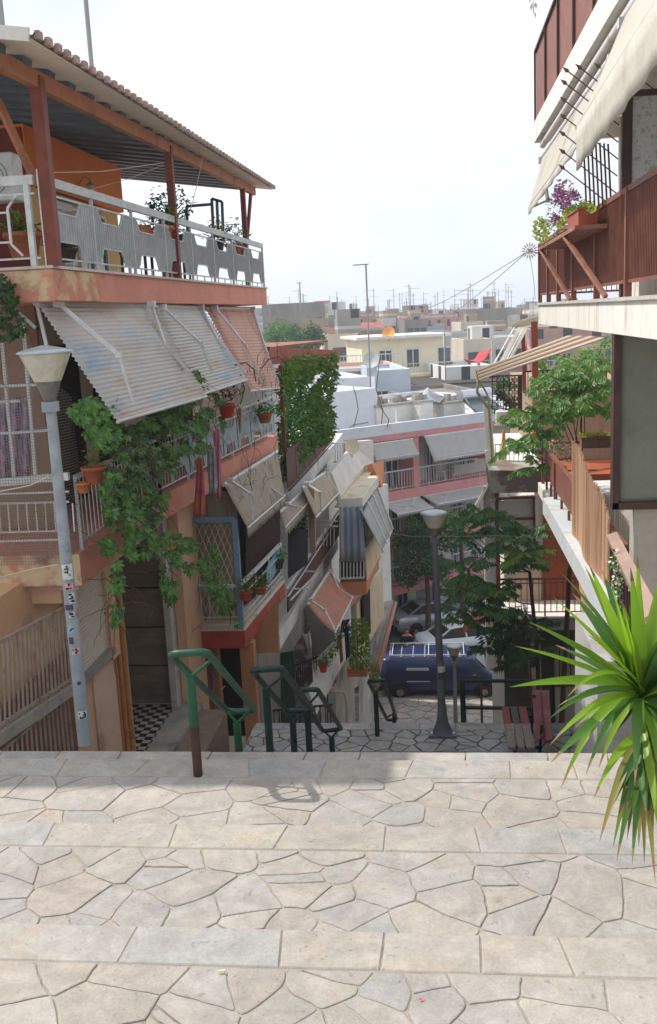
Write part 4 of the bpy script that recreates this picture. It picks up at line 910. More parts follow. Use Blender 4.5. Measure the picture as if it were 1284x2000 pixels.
for i in range(190):
    t_ = i/190; Y = 14.15-3.0*t_; zt = 13.05-.5*t_**2+rr.uniform(-.03, .03); zb_ = 11.45-1.1*t_**.7+rr.uniform(-.03, .03)
    x_ = 1.90+.03*math.sin(t_*9)+rr.uniform(-.004, .004); q.beam((x_, Y, zb_), (x_+rr.uniform(-.01, .01), Y+rr.uniform(-.02, .02), zt), .017, .012)
q.build('reed_screen', REED, RH)
q = MB()
for i in range(40):
    x_ = 1.96+i*.0155; q.beam((x_, 10.9, 10.6), (x_+rr.uniform(-.01, .01), 10.9, 12.0+rr.uniform(-.04, .04)), .013, .012)
q.build('reed_screen', mat('yellow_reed', (.36, .23, .09), .85, (.30, .18, .07), sc=3, stretch=(10, 10, .5)), RH)
q = MB(); q.ext(2.3, 2.6, 11.0, 13.9, 12.0, 12.35); q.build('balcony_parapet', BGE, RH)
# striped side awning going down to the next house
STRP = clothmat('striped_canvas', (.58, .44, .34), .3)
q = MB(); a0, a1, a2, a3 = Q(1190, 657, 10.2), Q(1110, 655, 13.0), Q(930, 722, 20.5), Q(936, 742, 20.3)
for k in range(7):
    u0, u1 = k/7, (k+1)/7; q.m = k % 2
    P_ = [a0*(1-u0)+a1*u0, a0*(1-u1)+a1*u1, a3*(1-u1)+a2*u1, a3*(1-u0)+a2*u0]; q.panel(*P_, .012)
SA = thing('striped_awning', 'long striped brown and cream awning running out under the cream balcony slab', 'awning', a2)
q.build('canvas', [clothmat('cream_stripe_canvas', (.62, .53, .44), .3), clothmat('brown_stripe_canvas', (.30, .18, .12), .3)], SA)
q = MB(); q.tube([a2+V((-.02, 0, 0)), a3+V((-.02, 0, -.05)), Q(932, 765, 20.3)], .03, 8); q.tube([Q(932, 765, 20.3), Q(956, 800, 20.3), Q(962, 905, 20.3)], .03, 8)
q.tube([Q(936, 742, 20.3), Q(952, 770, 20.3), Q(957, 800, 20.3)], .02, 8); q.build('pole', mat('olive_pole_paint', (.30, .29, .18), .6), SA)
# ================================================================ RIGHT: HOUSE BELOW WITH THE PLANTS
RB2 = thing('leafy_balcony_house', 'rust and cream house half hidden by long leaved branches below the striped awning', 'house', (2.6, 23, 5))
RUSTW = mat('rust_orange_wall', (.34, .085, .035), .85, (.28, .07, .03), sc=1.8, bump=.1)
YH = 21.0
q = MB(); p = Q(1050, 1200, YH+1.2); q.ext(Q(1062, 1100, YH+1.2).x, 8, YH+1.2, YH+8, 1, 11.2); q.build('wall', RUSTW, RB2)
q = MB(); q.ext(Q(985, 1100, YH+1.3).x, Q(1062, 1100, YH+1.2).x-.003, YH+1.3, YH+7.5, 1, 11.4); q.build('cream_wall', RW, RB2)
q = MB(); q.panel(Q(948, 898, YH-.05), Q(1062, 900, YH-.05), Q(1062, 938, YH-.05), Q(952, 940, YH-.05), 1.4); q.build('upper_slab', mat('patched_board_slab', (.20, .15, .12), .9, (.36, .33, .29), sc=1.1, mixw=(.48, .52), dirt=(.12, .07, .05), dsc=2), RB2)
q = MB(); q.beam(Q(952, 700+180, YH), Q(964, 1000, YH), .10, .10); q.build('slab_post', RW, RB2)
# column left with cream side
q = MB(); q.ext(Q(946, 1000, YH).x, Q(968, 1000, YH).x, YH, YH+.25, 7.0, 11.2); q.build('column', RW, RB2)
q = MB(); q.ext(Q(968, 1000, YH).x+.002, Q(976, 1000, YH).x, YH-.02, YH+.2, 7.0, 11.2); q.build('pipe', RUSTW, RB2)
# box
q = MB(); q.panel(Q(972, 982, YH-.1), Q(1042, 982, YH-.1), Q(1042, 1010, YH-.1), Q(972, 1010, YH-.1), .02); 
q = MB(); q.panel(Q(974, 978, YH-.1), Q(1044, 975, YH-.1), Q(1045, 1082, YH-.1), Q(974, 1082, YH-.1), .02); q.build('white_panel', RW, RB2)
q = MB()
for (a_, b_) in (((970, 974), (1046, 972)), ((970, 1014), (1046, 1012)), ((971, 974), (973, 1080)), ((1043, 972), (1045, 1080))): q.beam(Q(*a_, YH-.14), Q(*b_, YH-.14), .05, .05)
q.build('panel_frame', BRM, RB2)
q = MB(); q.panel(Q(998, 940, YH+.7), Q(1042, 938, YH+.7), Q(1044, 972, YH-.1), Q(996, 974, YH-.1), .06); q.panel(Q(955, 945, YH+.7), Q(995, 945, YH+.7), Q(990, 975, YH-.1), Q(958, 982, YH-.1), .06); q.build('white_box_top', RW, RB2)
awning(RB2, 'awning', Q(956, 938, YH+.5), Q(960, 940, YH-.6), Q(926, 990, YH+.5), Q(930, 1000, YH-.6), RAWN, [], slats=False)
q = MB(); q.panel(Q(985, 1085, YH+1.15), Q(1055, 1083, YH+1.15), Q(1058, 1205, YH+1.15), Q(985, 1207, YH+1.15), .02); q.build('cream_shutter_wall', mat('cream_slats', (.58, .45, .34), .7, (.52, .40, .30), sc=3, stretch=(.5, .5, 14)), RB2)
q = MB(); l0, l1 = Q(968, 1208, YH), Q(1125, 1204, YH); q.ext(l0.x, l1.x+1.5, YH-.02, YH+1.25, l0.z-.28, l0.z); q.build('lower_slab', CONC, RB2)
q = MB(); q.ext(l0.x-.02, l1.x+1.5, YH-.05, YH+1.2, l0.z+.002, l0.z+.04); q.build('slab_coping', RW, RB2)
q = MB(); poly_rail(q, [(l0.x+.05, YH), (l1.x+1.4, YH)], l0.z+.04, .88, gap=.125, r=.009, top=.04, low=.10, post=1.1)
q.beam((l0.x+.05, YH, l0.z+.8), (l1.x+1.4, YH, l0.z+.8), .02, .02); poly_rail(q, [(l0.x+.05, YH), (l0.x+.05, YH+1.2)], l0.z+.04, .88, gap=.125, r=.009); q.build('railing', BRM, RB2)
# ground floor: dim recess, column, grille
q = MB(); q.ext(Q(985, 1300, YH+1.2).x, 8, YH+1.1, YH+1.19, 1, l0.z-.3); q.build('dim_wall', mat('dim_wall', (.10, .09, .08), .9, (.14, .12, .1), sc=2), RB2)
q = MB(); q.beam(Q(1045, 1240, YH+.3), Q(1050, 1420, YH+.3), .22, .22); q.build('grey_column', CONC, RB2)
q = MB(); q.panel(Q(1082, 1262, YH+.5), Q(1170, 1260, YH+.5), Q(1170, 1420, YH+.5), Q(1082, 1420, YH+.5), .05); q.build('beige_front', BGE, RB2)
q = MB()
for k in range(9): q.beam(Q(1082+k*11, 1262, YH+.4), Q(1082+k*11, 1340, YH+.4), .022, .022)
q.beam(Q(1080, 1262, YH+.4), Q(1170, 1260, YH+.4), .03, .03); q.beam(Q(1080, 1340, YH+.4), Q(1170, 1338, YH+.4), .03, .03); q.build('window_grille', BRMD, RB2)
# upper terrace of that house
q = MB(); u0 = Q(1040, 770, 24.5); q.ext(u0.x, 9, 24.5, 32, 2, Q(1100, 762, 24.5).z); q.build('tan_wall', mat('tan_stained_wall', (.36, .26, .17), .9, (.30, .20, .13), sc=1.2, stretch=(2, 2, .4)), RB2)
q = MB(); g0, g1 = Q(1022, 726, 24.4), Q(1195, 718, 24.4); q.beam(g0, g1, .04, .04); q.beam(Q(1022, 766, 24.4), Q(1195, 758, 24.4), .04, .04)
for k in range(19): q.beam(g0+(g1-g0)*(k/18), Q(1022+173*k/18, 766-8*k/18, 24.4), .02, .02)
q.build('terrace_railing', BRMD, RB2)
q = MB(); q.beam(Q(1044, 628, 24.3), Q(1046, 765, 24.3), .14, .14); q.beam(Q(1022, 650, 25), Q(1025, 765, 25), .09, .09); q.build('orange_post', RUSTW, RB2)
q = MB(); q.panel(Q(998, 630, 24.2), Q(1060, 612, 24.2), Q(1060, 622, 24.8), Q(1000, 640, 24.8), .05); q.panel(Q(1012, 640, 24.2), Q(1032, 640, 24.2), Q(990, 722, 23.0), Q(968, 722, 23.0), .03); q.build('small_awning', RAWN, RB2)
q = MB(); q.beam(Q(1005, 640, 24), Q(960, 720, 22.8), .03, .03); q.beam(Q(1022, 642, 24), Q(975, 730, 22.8), .025, .025); q.build('awning_arm', WMET, RB2)
# wrought iron screen
q = MB(); Yg = 21.3
for k in range(6): q.beam(Q(962+k*11, 735, Yg), Q(962+k*11, 800, Yg), .02, .02)
for k in range(7):
    for j in range(5):
        c = Q(966+k*8, 742+j*12, Yg); q.tube([c+V((.05*math.cos(t*1.05), 0, .05*math.sin(t*1.05))) for t in range(6)], .007, 4, close=True)
q.beam(Q(958, 735, Yg), Q(1022, 733, Yg), .03, .03); q.beam(Q(1016, 733, Yg), Q(1016, 830, Yg), .09, .09); q.build('wrought_iron_screen', BRMD, RB2)
q = MB(); q.beam(Q(950, 785, YH), Q(956, 905, YH), .12, .05); q.beam(Q(958, 800, YH), Q(965, 900, YH), .05, .05); q.panel(Q(958, 898, YH), Q(1060, 900, YH), Q(1060, 905, YH), Q(958, 905, YH), .6)
for k in range(10): q.beam(Q(968+k*9, 868, YH+.05), Q(968+k*9, 900, YH+.05), .02, .02)
q.beam(Q(966, 830, YH+.05), Q(1060, 832, YH+.05), .03, .03); q.beam(Q(966, 868, YH+.05), Q(1060, 868, YH+.05), .03, .03); q.build('white_balcony_frame', RW, RB2)
# air conditioner on the balcony
acl = Q(988, 827, 21.2); AC = thing('air_conditioner', 'cream air conditioning unit with a brown fan opening on the leafy balcony', 'air conditioner', acl)
q = MB(); q.box(acl+V((0, 0, .14)), (.42, .22, .27)); q.build('casing', RW, AC, bevel=.02)
q = MB(); q.lathe([(.10, 0), (.10, .01)], (0, 0, 0), 16); q2 = MB(); c_ = acl+V((-.02, -.125, .13))
q2.add([c_+V((.10*math.cos(k*math.pi/8), 0, .055*math.sin(k*math.pi/8))) for k in range(16)], [tuple(range(16))]); q2.build('fan_opening', RUSTW, AC)
# ================================================================ retaining wall and side ramp on the right
RT_ = thing('retaining_wall', 'pale grey rendered wall end behind the spiky plant at the right edge of the steps', 'wall', (1.9, 7.5, 9))
q = MB(); w0 = Q(1168, 1292, 8.2); q.ext(w0.x, 4.5, 8.2, 9.6, 6, w0.z); q.ext(1.9, 4.5, 6.9, 8.19, 6, 12.4); q.build('wall', mat('pale_grey_render', (.42, .41, .39), .9, (.36, .35, .34), sc=1.5, bump=.3, dirt=(.26, .25, .24), dsc=1.5), RT_)
q = MB(); q.panel(Q(1192, 1068, 9.2), Q(1212, 1062, 9.2), Q(1300, 1225, 6.2), Q(1270, 1240, 6.2), .12); q.build('sloping_coping', mat('dusty_pink_coping', (.38, .26, .21), .9, (.32, .22, .18), sc=3), RT_)
q = MB()
for k in range(12): q.beam(Q(1200+k*6, 1100+k*11, 8.9-k*.2), Q(1204+k*6, 1200+k*11, 8.9-k*.2), .02, .02)
q.build('dark_bars', mat('dark_red_metal', (.05, .015, .02)), RT_)
# ================================================================ barrier and bench on the landing
t_ = thing('barrier', 'dark green pipe barrier along the far edge of the landing behind the red bench', 'barrier', Q(908, 1410, 15.0))
q = MB(); q.tube([Q(898, 1328, 15), Q(903, 1330, 15), Q(1085, 1330, 15), Q(1140, 1328, 15)], .03, 10); q.tube([Q(903, 1382, 15), Q(1085, 1384, 15)], .032, 10); q.tube([Q(903, 1330, 15), V((Q(906, 1410, 15).x, 15, LZ))], .045, 10)
q.tube([Q(1078, 1330, 15), V((Q(1080, 1410, 15).x, 15, LZ))], .045, 10); q.build('frame', DGRN, t_)
q = MB(); q.tube([Q(940, 1335, 15.2), Q(942, 1420, 15.2)], .02, 8); q.build('stake', mat('rust_stake', (.16, .07, .05), .8), t_); q = MB(); q.tube([Q(1034, 1290, 15.2), Q(1042, 1420, 15.2)], .025, 8); q.build('stake', mat('rust_stake', (.16, .07, .05), .8), t_)
BN = thing('bench', 'red and grey slatted bench facing left on the landing at the foot of the stairs', 'bench', (1.2, 13.8, LZ))
WR = mat('red_bench_paint', (.22, .05, .055), .6, (.18, .045, .05), sc=5, dirt=(.28, .14, .12), dsc=4); WG = mat('bare_grey_wood', (.20, .16, .14), .85, (.27, .22, .2), sc=4, stretch=(10, 1, 10), dirt=(.33, .3, .3), dsc=6)
for k in range(3):
    xa_, xb_ = ((987, 1001), (1005, 1018), (1021, 1037))[k]; X_ = Q(xa_, 1420, 13.7).x; X2 = Q(xb_, 1420, 13.7).x
    q = MB(); q.ext(X_, X2, 13.05, 13.85, 8.83, 8.87); q.m = 1 if k != 1 else 2; q.ext(X_, X2, 13.851, 14.5, 8.83, 8.87); q.build('seat_slat', [WG, WR, mat('faded_dark_slat', (.09, .09, .08), .8)], BN)
for k in range(2):
    q = MB(); q.panel(Q(1040+k*16, 1352, 14.5), Q(1056+k*17, 1350, 14.5), Q(1063+k*16, 1440+k*8, 13.1), Q(1046+k*16, 1452, 13.1), .03); q.build('back_board', WR, BN)
for y in (13.2, 14.3):
    q = MB(); q.beam((.98, y, LZ), (.98, y, 8.83), .04, .04); q.beam((1.30, y, LZ), (1.36, y, 9.15), .04, .04); q.beam((.95, y, 8.80), (1.36, y, 8.80), .04, .04); q.build('leg_frame', DGRN, BN)
# ================================================================ street lamp on the landing and one further down
# ================================================================ BUILDING ACROSS THE LOWER STREET
FO = V((-0.4, 47.2, 0)); FD = V((.77, .64, 0)).normalized(); FN = V((FD.y, -FD.x, 0))
def PL(px, py, n=0.0):           # photo pixel onto the facade plane moved out by n
    d = ray(px, py); P0 = FO+FN*n; e = V((0, 0, EYE)); t = (P0-e).dot(FN)/d.dot(FN); return e+d*t
def fu(p): return (p-FO).dot(FD)
def FW_(u, n, z): return FO+FD*u+FN*n+V((0, 0, z))
def fbox(mb, u0, u1, n0, n1, z0, z1):
    P_ = [FW_(u0, n0, 0), FW_(u1, n0, 0), FW_(u1, n1, 0), FW_(u0, n1, 0)]; return mb.prism([(p.x, p.y) for p in P_], z0, z1)
FB_ = thing('corner_apartment_block', 'white block across the lower street with pink slab edges and white awnings', 'apartment block', FO)
N1 = 1.25
zt = PL(850, 817, N1).z; zp = PL(850, 848, N1).z; z2 = PL(850, 946, N1).z; z3 = PL(790, 1048, N1).z-.0; z4 = PL(790, 1142, N1).z
UL, UR = -14, 9
PKE = mat('rose_slab_paint', (.58, .26, .25), .8, (.52, .23, .22), sc=2)
WB = mat('bluish_white_render', (.60, .63, .67), .85, (.54, .57, .62), sc=.8, dirt=(.36, .38, .42), dsc=.7, dw=(.56, .68))
WALLF = mat('ivory_render', (.56, .54, .47), .85, (.50, .48, .42), sc=1)
q = MB(); fbox(q, UL, UR, -12, 0, -.1, zp+.25); q.build('wall', WALLF, FB_)
q = MB(); fbox(q, UL, UR, N1-.2, N1, zp+.26, zt); fbox(q, UL, UL+.2, -12, N1-.21, zp+.26, zt); fbox(q, UR-.2, UR, -12, N1-.21, zp+.26, zt); fbox(q, UL+.21, UR-.21, -12, -11.8, zp+.26, zt); q.build('parapet', WB, FB_)
q = MB(); fbox(q, UL+.2, UR-.2, -11.8, N1-.2, zp+.251, zp+.30); q.build('flat_roof', mat('pale_roof', (.5, .48, .46), .9), FB_)
for (z_, h_) in ((zp+.25, .25), (z2, .45), (z3, .42), (z4, .42)):
    q = MB(); fbox(q, UL, UR, 0.002, N1+.03, z_-h_, z_-.0); q.build('slab_edge', PKE, FB_)
FR = mat('pale_grey_metal', (.5, .52, .55), .5)
for z_ in (z2, z3, z4):
    q = MB(); A_, B_ = FW_(UL, N1-.06, 0), FW_(UR, N1-.06, 0); poly_rail(q, [A_, B_], z_, .95, gap=.16, r=.012, top=.06, low=.1, post=1.6); q.build('railing', FR, FB_)
cu = fu(PL(814, 900, N1)); 
q = MB(); fbox(q, cu-.17, cu+.17, .02, N1-.02, z2+.01, zp-.01); q.build('pink_pillar', PKE, FB_)
q = MB(); fbox(q, cu-.12, cu+.12, .02, N1-.1, z3, z2-.46); q.build('pink_pillar', PKE, FB_)
FAW = clothmat('white_canvas', (.56, .55, .53), .35, (.52, .51, .5), dirt=(.46, .45, .43))
def faw(x0, x1, zt_, zb_, out, arms=True, scal=.15):
    u0, u1 = fu(PL(x0, 900, N1)), fu(PL(x1, 900, N1))
    awning(FB_, 'awning', FW_(u0, N1+.05, zt_), FW_(u1, N1+.05, zt_), FW_(u0, N1+out, zb_), FW_(u1, N1+out, zb_), FAW, [(FW_(u0+.3, N1+.12, zt_-.05), FW_(u0+.9, N1+.1+out*.5, (zt_+zb_)/2), FW_(u0+.5, N1+out+.05, zb_)), (FW_(u1-.3, N1+.12, zt_-.05), FW_(u1-.9, N1+.1+out*.5, (zt_+zb_)/2), FW_(u1-.5, N1+out+.05, zb_))] if arms else [], slats=False, scal=scal, sag=.03)
zA = PL(765, 862, N1).z; faw(722, 806, zp-.05, PL(765, 893, N1+.5).z, .5, False, .2)
faw(829, 955, zp-.02, PL(890, 892, N1+.7).z, .7, False, .12)
faw(744, 816, z2-.46, PL(790, 1002, N1+1.1).z, 1.1); faw(824, 958, z2-.46, PL(880, 980, N1+1.0).z, 1.0)
def fwin(x0, x1, zb, zt_, nm, m__, frame=True, n=.03):
    u0, u1 = fu(PL(x0, 900, 0)), fu(PL(x1, 900, 0)); q = MB(); fbox(q, u0, u1, .0, n, zb, zt_); w_ = q.build(nm, m__, FB_)
    if frame:
        q = MB()
        for u in (u0, (u0+u1)/2, u1): q.beam(FW_(u, n+.02, zb), FW_(u, n+.02, zt_), .06, .05)
        q.beam(FW_(u0, n+.03, zt_), FW_(u1, n+.03, zt_), .06, .06); q.build('frame', WMET, w_)
CUR = mat('pale_curtain', (.42, .45, .50), .9, (.5, .5, .5), sc=4, stretch=(4, 4, .3))
fwin(752, 776, z2+.02, zp-.5, 'window', GLS); fwin(776, 808, z2+.02, zp-.45, 'curtained_window', CUR, False, .08); fwin(832, 845, z2+.02, zp-.5, 'window', GLS); fwin(893, 925, z2+.5, zp-.4, 'window', GLS)
for zz_ in (z3, z4): 
    for (a_, b_) in ((700, 722), (760, 792), (812, 838), (880, 900), (905, 935)): fwin(a_, b_, zz_+.02, zz_+2.2, 'window', GLS if a_ != 905 else CUR)
fwin(766, 787, .4, 2.2, 'shop_window', mat('blue_dark_glass', (.03, .05, .09), .2)); fwin(806, 842, .2, 2.5, 'shutter', mat('grey_green_roller', (.20, .25, .25), .6), False); fwin(870, 930, .1, 2.6, 'garage_opening', DARK, False)
# things on its roof
RZ = zp+.30
def roofpt(px, py, n): 
    d = ray(px, py); e = V((0, 0, EYE)); P0 = FO+FN*n; t = (P0-e).dot(FN)/d.dot(FN); p = e+d*t; return V((p.x, p.y, RZ))
CHM = mat('white_chimney', (.62, .61, .59), .9, (.55, .54, .52), sc=2, dirt=(.4, .38, .35), dsc=2)
def chimney(px0, px1, ytop, n, label, capm=None):
    a_ = roofpt(px0, 800, n); b_ = roofpt(px1, 800, n); d = ray((px0+px1)/2, ytop); h = EYE+d.z*((a_-V((0, 0, 0))).dot(FN)/d.dot(FN)) if False else None
    e = V((0, 0, EYE)); t = (FO+FN*n-e).dot(FN)/d.dot(FN); zt_ = (e+d*t).z
    c = thing('chimney', label, 'chimney', (a_+b_)/2, 'chimneys on the white parapet roof')
    q = MB(); u0, u1 = fu(a_), fu(b_); fbox(q, u0, u1, n-1.1, n, RZ, zt_); q.build('stack', CHM, c)
    q = MB(); um = (u0+u1)/2; w_ = (u1-u0)*.3
    for k in (-1, 0, 1): fbox(q, um+k*w_-.12, um+k*w_+.12, n-.7, n-.4, zt_, zt_+.25+.12*(k == 0))
    fbox(q, u0-.05, u1+.05, n-1.15, n+.05, zt_-.1, zt_-.0+.004); q.build('cap', CONC, c)
chimney(735, 772, 790, -1.5, 'broad white chimney block with broken pots on top, left of the others'); chimney(775, 808, 786, -2.4, 'white chimney block beside the one with rubble on top')
chimney(820, 846, 782, -1.8, 'slim white chimney by the draped grey cover'); chimney(868, 908, 784, -2.0, 'low white chimney box nearest the solar water heater')
q = MB(); u0, u1 = fu(roofpt(640, 800, -1.6)), fu(roofpt(738, 800, -1.6)); fbox(q, u0, u1, -5.5, -1.6, RZ, PL(690, 762, -1.6).z); q.build('roof_hut', WB, FB_)
q = MB(); u0, u1 = fu(roofpt(742, 800, -4)), fu(roofpt(910, 800, -4)); fbox(q, u0, u1, -5.6, -4.5, RZ, PL(810, 780, -4.5).z); o = q.build('roof_room', mat('pale_rose_render', (.55, .50, .48), .85, (.5, .45, .43), sc=.8), FB_)
q = MB(); 
for (a_, b_) in ((729, 736), (811, 820), (850, 869)): 
    fbox(q, fu(roofpt(a_, 800, -4.5)), fu(roofpt(b_, 800, -4.5)), -4.5, -4.44, PL(810, 818, -4.5).z, PL(810, 788, -4.5).z)
q.build('red_band', mat('faded_red_band', (.40, .11, .09), .85), FB_)
c = roofpt(836, 790, -2.6); t_ = thing('draped_cover', 'grey tarpaulin draped to a peak on the white parapet roof', 'cover', c)
q = MB(); pk = FW_(fu(c), -2.6, PL(833, 756, -2.6).z)
ring_ = [FW_(fu(c)+1.0*math.cos(k*math.pi/5), -2.6+.6*math.sin(k*math.pi/5), RZ+.9+.15*math.sin(k*2.3)) for k in range(10)]
mid_ = [(p*.45+pk*.55)+FN*(.1*math.sin(i*2.1))-V((0, 0, .12)) for i, p in enumerate(ring_)]
q.add(ring_+mid_+[pk], [(i, (i+1) % 10, 10+(i+1) % 10, 10+i) for i in range(10)]+[(10+i, 10+(i+1) % 10, 20) for i in range(10)], True); q.build('sheet', mat('grey_tarpaulin', (.36, .36, .38), .8, (.42, .42, .43), sc=4), t_)
c = roofpt(928, 790, -1.0); t_ = thing('solar_water_heater', 'solar water heater with a bright steel tank at the right end of the white roof', 'solar heater', c)
q = MB(); zt_ = PL(925, 770, -1.0).z; q.tube([FW_(fu(c)-1.0, -1, zt_), FW_(fu(c)+1.0, -1, zt_)], .28, 14); q.build('tank', mat('steel_tank', (.55, .57, .60), .25, metal=.8), t_)
q = MB(); q.panel(FW_(fu(c)-.9, -.9, zt_-.3), FW_(fu(c)+.9, -.9, zt_-.3), FW_(fu(c)+.9, .3, RZ+.2), FW_(fu(c)-.9, .3, RZ+.2), .08); q.build('collector', GLS, t_)
q = MB()
for k in (-.8, .8): q.beam(FW_(fu(c)+k, -1, zt_), FW_(fu(c)+k, .2, RZ), .04, .04); q.beam(FW_(fu(c)+k, -1, RZ), FW_(fu(c)+k, -1, zt_), .04, .04)
q.build('stand', WMET, t_)
# ================================================================ TOWN BEYOND
def facademat(name, col, dark=(.055, .055, .065), px_=3.4, pz=3.05, wx=.32, wz=.45):
    m = mat(name, col, .9, tuple(c*.8 for c in col), sc=.25, dirt=tuple(c*.55 for c in col), dsc=.3, dw=(.52, .7), fine=.05)
    t = m.node_tree; N = t.nodes; K = t.links; b = N['Principled BSDF']; src = b.inputs['Base Color'].links[0].from_socket
    tcn = N.new('ShaderNodeTexCoord'); sp = N.new('ShaderNodeSeparateXYZ'); K.new(tcn.outputs['Object'], sp.inputs[0])
    ad = N.new('ShaderNodeMath'); ad.operation = 'ADD'; K.new(sp.outputs[0], ad.inputs[0]); K.new(sp.outputs[1], ad.inputs[1])
    def win(o_, period, width, off):
        a = N.new('ShaderNodeMath'); a.operation = 'MULTIPLY_ADD'; a.inputs[1].default_value = 1/period; a.inputs[2].default_value = off; K.new(o_, a.inputs[0])
        f = N.new('ShaderNodeMath'); f.operation = 'FRACT'; K.new(a.outputs[0], f.inputs[0]); l = N.new('ShaderNodeMath'); l.operation = 'LESS_THAN'; l.inputs[1].default_value = width; K.new(f.outputs[0], l.inputs[0]); return l.outputs[0]
    mu = N.new('ShaderNodeMath'); mu.operation = 'MULTIPLY'; K.new(win(ad.outputs[0], px_, wx, .3), mu.inputs[0]); K.new(win(sp.outputs[2], pz, wz, .75), mu.inputs[1])
    g = N.new('ShaderNodeNewGeometry'); s2 = N.new('ShaderNodeSeparateXYZ'); K.new(g.outputs['Normal'], s2.inputs[0]); lt_ = N.new('ShaderNodeMath'); lt_.operation = 'LESS_THAN'; lt_.inputs[1].default_value = .5; K.new(s2.outputs[2], lt_.inputs[0])
    m2 = N.new('ShaderNodeMath'); m2.operation = 'MULTIPLY'; K.new(mu.outputs[0], m2.inputs[0]); K.new(lt_.outputs[0], m2.inputs[1])
    x = N.new('ShaderNodeMixRGB'); bd = N.new('ShaderNodeMath'); bd.operation = 'MULTIPLY'; K.new(win(sp.outputs[2], pz, .11, .12), bd.inputs[0]); K.new(lt_.outputs[0], bd.inputs[1]); x0_ = N.new('ShaderNodeMixRGB'); K.new(bd.outputs[0], x0_.inputs[0]); K.new(src, x0_.inputs[1]); x0_.inputs[2].default_value = (*[min(.8, c*1.5) for c in col], 1)
    K.new(m2.outputs[0], x.inputs[0]); K.new(x0_.outputs[0], x.inputs[1]); x.inputs[2].default_value = (*dark, 1); K.new(x.outputs[0], b.inputs['Base Color']); return m
FM = [facademat('town_grey', (.30, .28, .265)), facademat('town_cream', (.60, .54, .43)), facademat('town_white', (.70, .69, .66), px_=2.8), facademat('town_tan', (.38, .29, .21)), facademat('town_blue_grey', (.36, .39, .43), px_=4.1), facademat('town_rose', (.46, .28, .23), px_=2.9)]
BARE = mat('bare_party_wall', (.27, .245, .215), .9, (.21, .19, .17), sc=.3, dirt=(.15, .14, .13), dsc=.4)
def town_block(label, x0, x1, yt, Y, depth, m__, ang=0.0, roofbits=True, par=.7, name='apartment_block', group=None, rs=None):
    a_ = Q(x0, yt, Y); b_ = Q(x1, yt, Y); cx = (a_.x+b_.x)/2; W = b_.x-a_.x; zt_ = (a_.z+b_.z)/2
    g0 = terz(cx, Y)-.6; t = thing(name, label, 'building', (cx, Y, g0+.5), group)
    def lp(u, v): return (cx+u*math.cos(ang)-v*math.sin(ang), Y+u*math.sin(ang)+v*math.cos(ang))
    h = W/2; q = MB(); q.prism([lp(-h, 0), lp(h, 0), lp(h, depth), lp(-h, depth)], g0, zt_-par); q.build('wall', m__, t)
    q = MB()
    for (u0, u1, v0, v1) in ((-h, h, 0, .25), (-h, h, depth-.25, depth), (-h, -h+.25, .251, depth-.251), (h-.25, h, .251, depth-.251)):
        q.prism([lp(u0, v0), lp(u1, v0), lp(u1, v1), lp(u0, v1)], zt_-par+.002, zt_)
    q.build('parapet', m__, t)
    if rs and rs.random() < .8:
        u = rs.uniform(-h*.5, h*.4); w_ = rs.uniform(1.5, 3.5); q = MB(); v0 = rs.uniform(1, depth*.5); q.prism([lp(u, v0), lp(u+w_, v0), lp(u+w_, v0+3), lp(u, v0+3)], zt_-par, zt_+rs.uniform(1.2, 2.6)); q.build('stair_head', rs.choice([BARE, FM[2], FM[0], FM[3]]), t)
    return t, lp, zt_, h
rs = random.Random(21)
# hand placed nearer blocks
def wins(t, lp, z0, zs, us, w_, h_, m__=None, fr=True):
    for z in zs:
        for u in us:
            q = MB(); q.prism([lp(u, -.05), lp(u+w_, -.05), lp(u+w_, .02), lp(u, .02)], z, z+h_); o = q.build('window', m__ or GLS, t)
            if fr:
                q = MB(); q.prism([lp(u-.08, -.09), lp(u+w_+.08, -.09), lp(u+w_+.08, -.052), lp(u-.08, -.052)], z+h_, z+h_+.12); q.prism([lp(u+w_*.46, -.09), lp(u+w_*.54, -.09), lp(u+w_*.54, -.052), lp(u+w_*.46, -.052)], z, z+h_-.003); q.build('frame', WMET, o)
def bal(t, lp, u0, u1, z, out=1.2, m__=None, rail=None):
    q = MB(); q.prism([lp(u0, -out), lp(u1, -out), lp(u1, -.01), lp(u0, -.01)], z-.25, z); q.build('balcony_slab', m__ or WHITE, t)
    q = MB(); A_, B_ = lp(u0, -out+.05), lp(u1, -out+.05); poly_rail(q, [A_, B_], z, .95, gap=.3, r=.015, top=.07, low=.1, post=2); q.build('railing', rail or FR, t)
YEL = mat('pale_yellow_render', (.72, .66, .49), .85, (.66, .60, .45), sc=.5)
t, lp, zt_, h = town_block('pale yellow two tiered house with a white flat roof slab, under an orange dish', 705, 868, 660, 92, 9, YEL, .25, par=.35, name='yellow_house', rs=None)
wins(t, lp, 0, (zt_-2.7,), (-2.2, 0.4, 3.4), 1.1, 1.6); 
q = MB(); q.prism([lp(-h-.6, -.9), lp(h+.6, -.9), lp(h+.6, 9), lp(-h-.6, 9)], zt_+.003, zt_+.25); q.build('roof_slab', WHITE, t)
bal(t, lp, -h-4.2, h+2.5, zt_-3.2, 2.6, YEL)
q = MB(); q.prism([lp(-1.0, -1.2), lp(h+2.6, -1.2), lp(h+2.6, 9), lp(-1.0, 9)], -2, zt_-3.46); q.build('lower_wall', YEL, t)
for u in (.6, 3.2, 5.2): 
    q = MB(); q.prism([lp(u, -1.26), lp(u+1.1, -1.26), lp(u+1.1, -1.21), lp(u, -1.21)], zt_-6.0, zt_-4.2); q.build('window', GLS if u > 1 else CUR, t)
bal(t, lp, -1.0, h+2.6, zt_-6.3, 2.2, YEL)
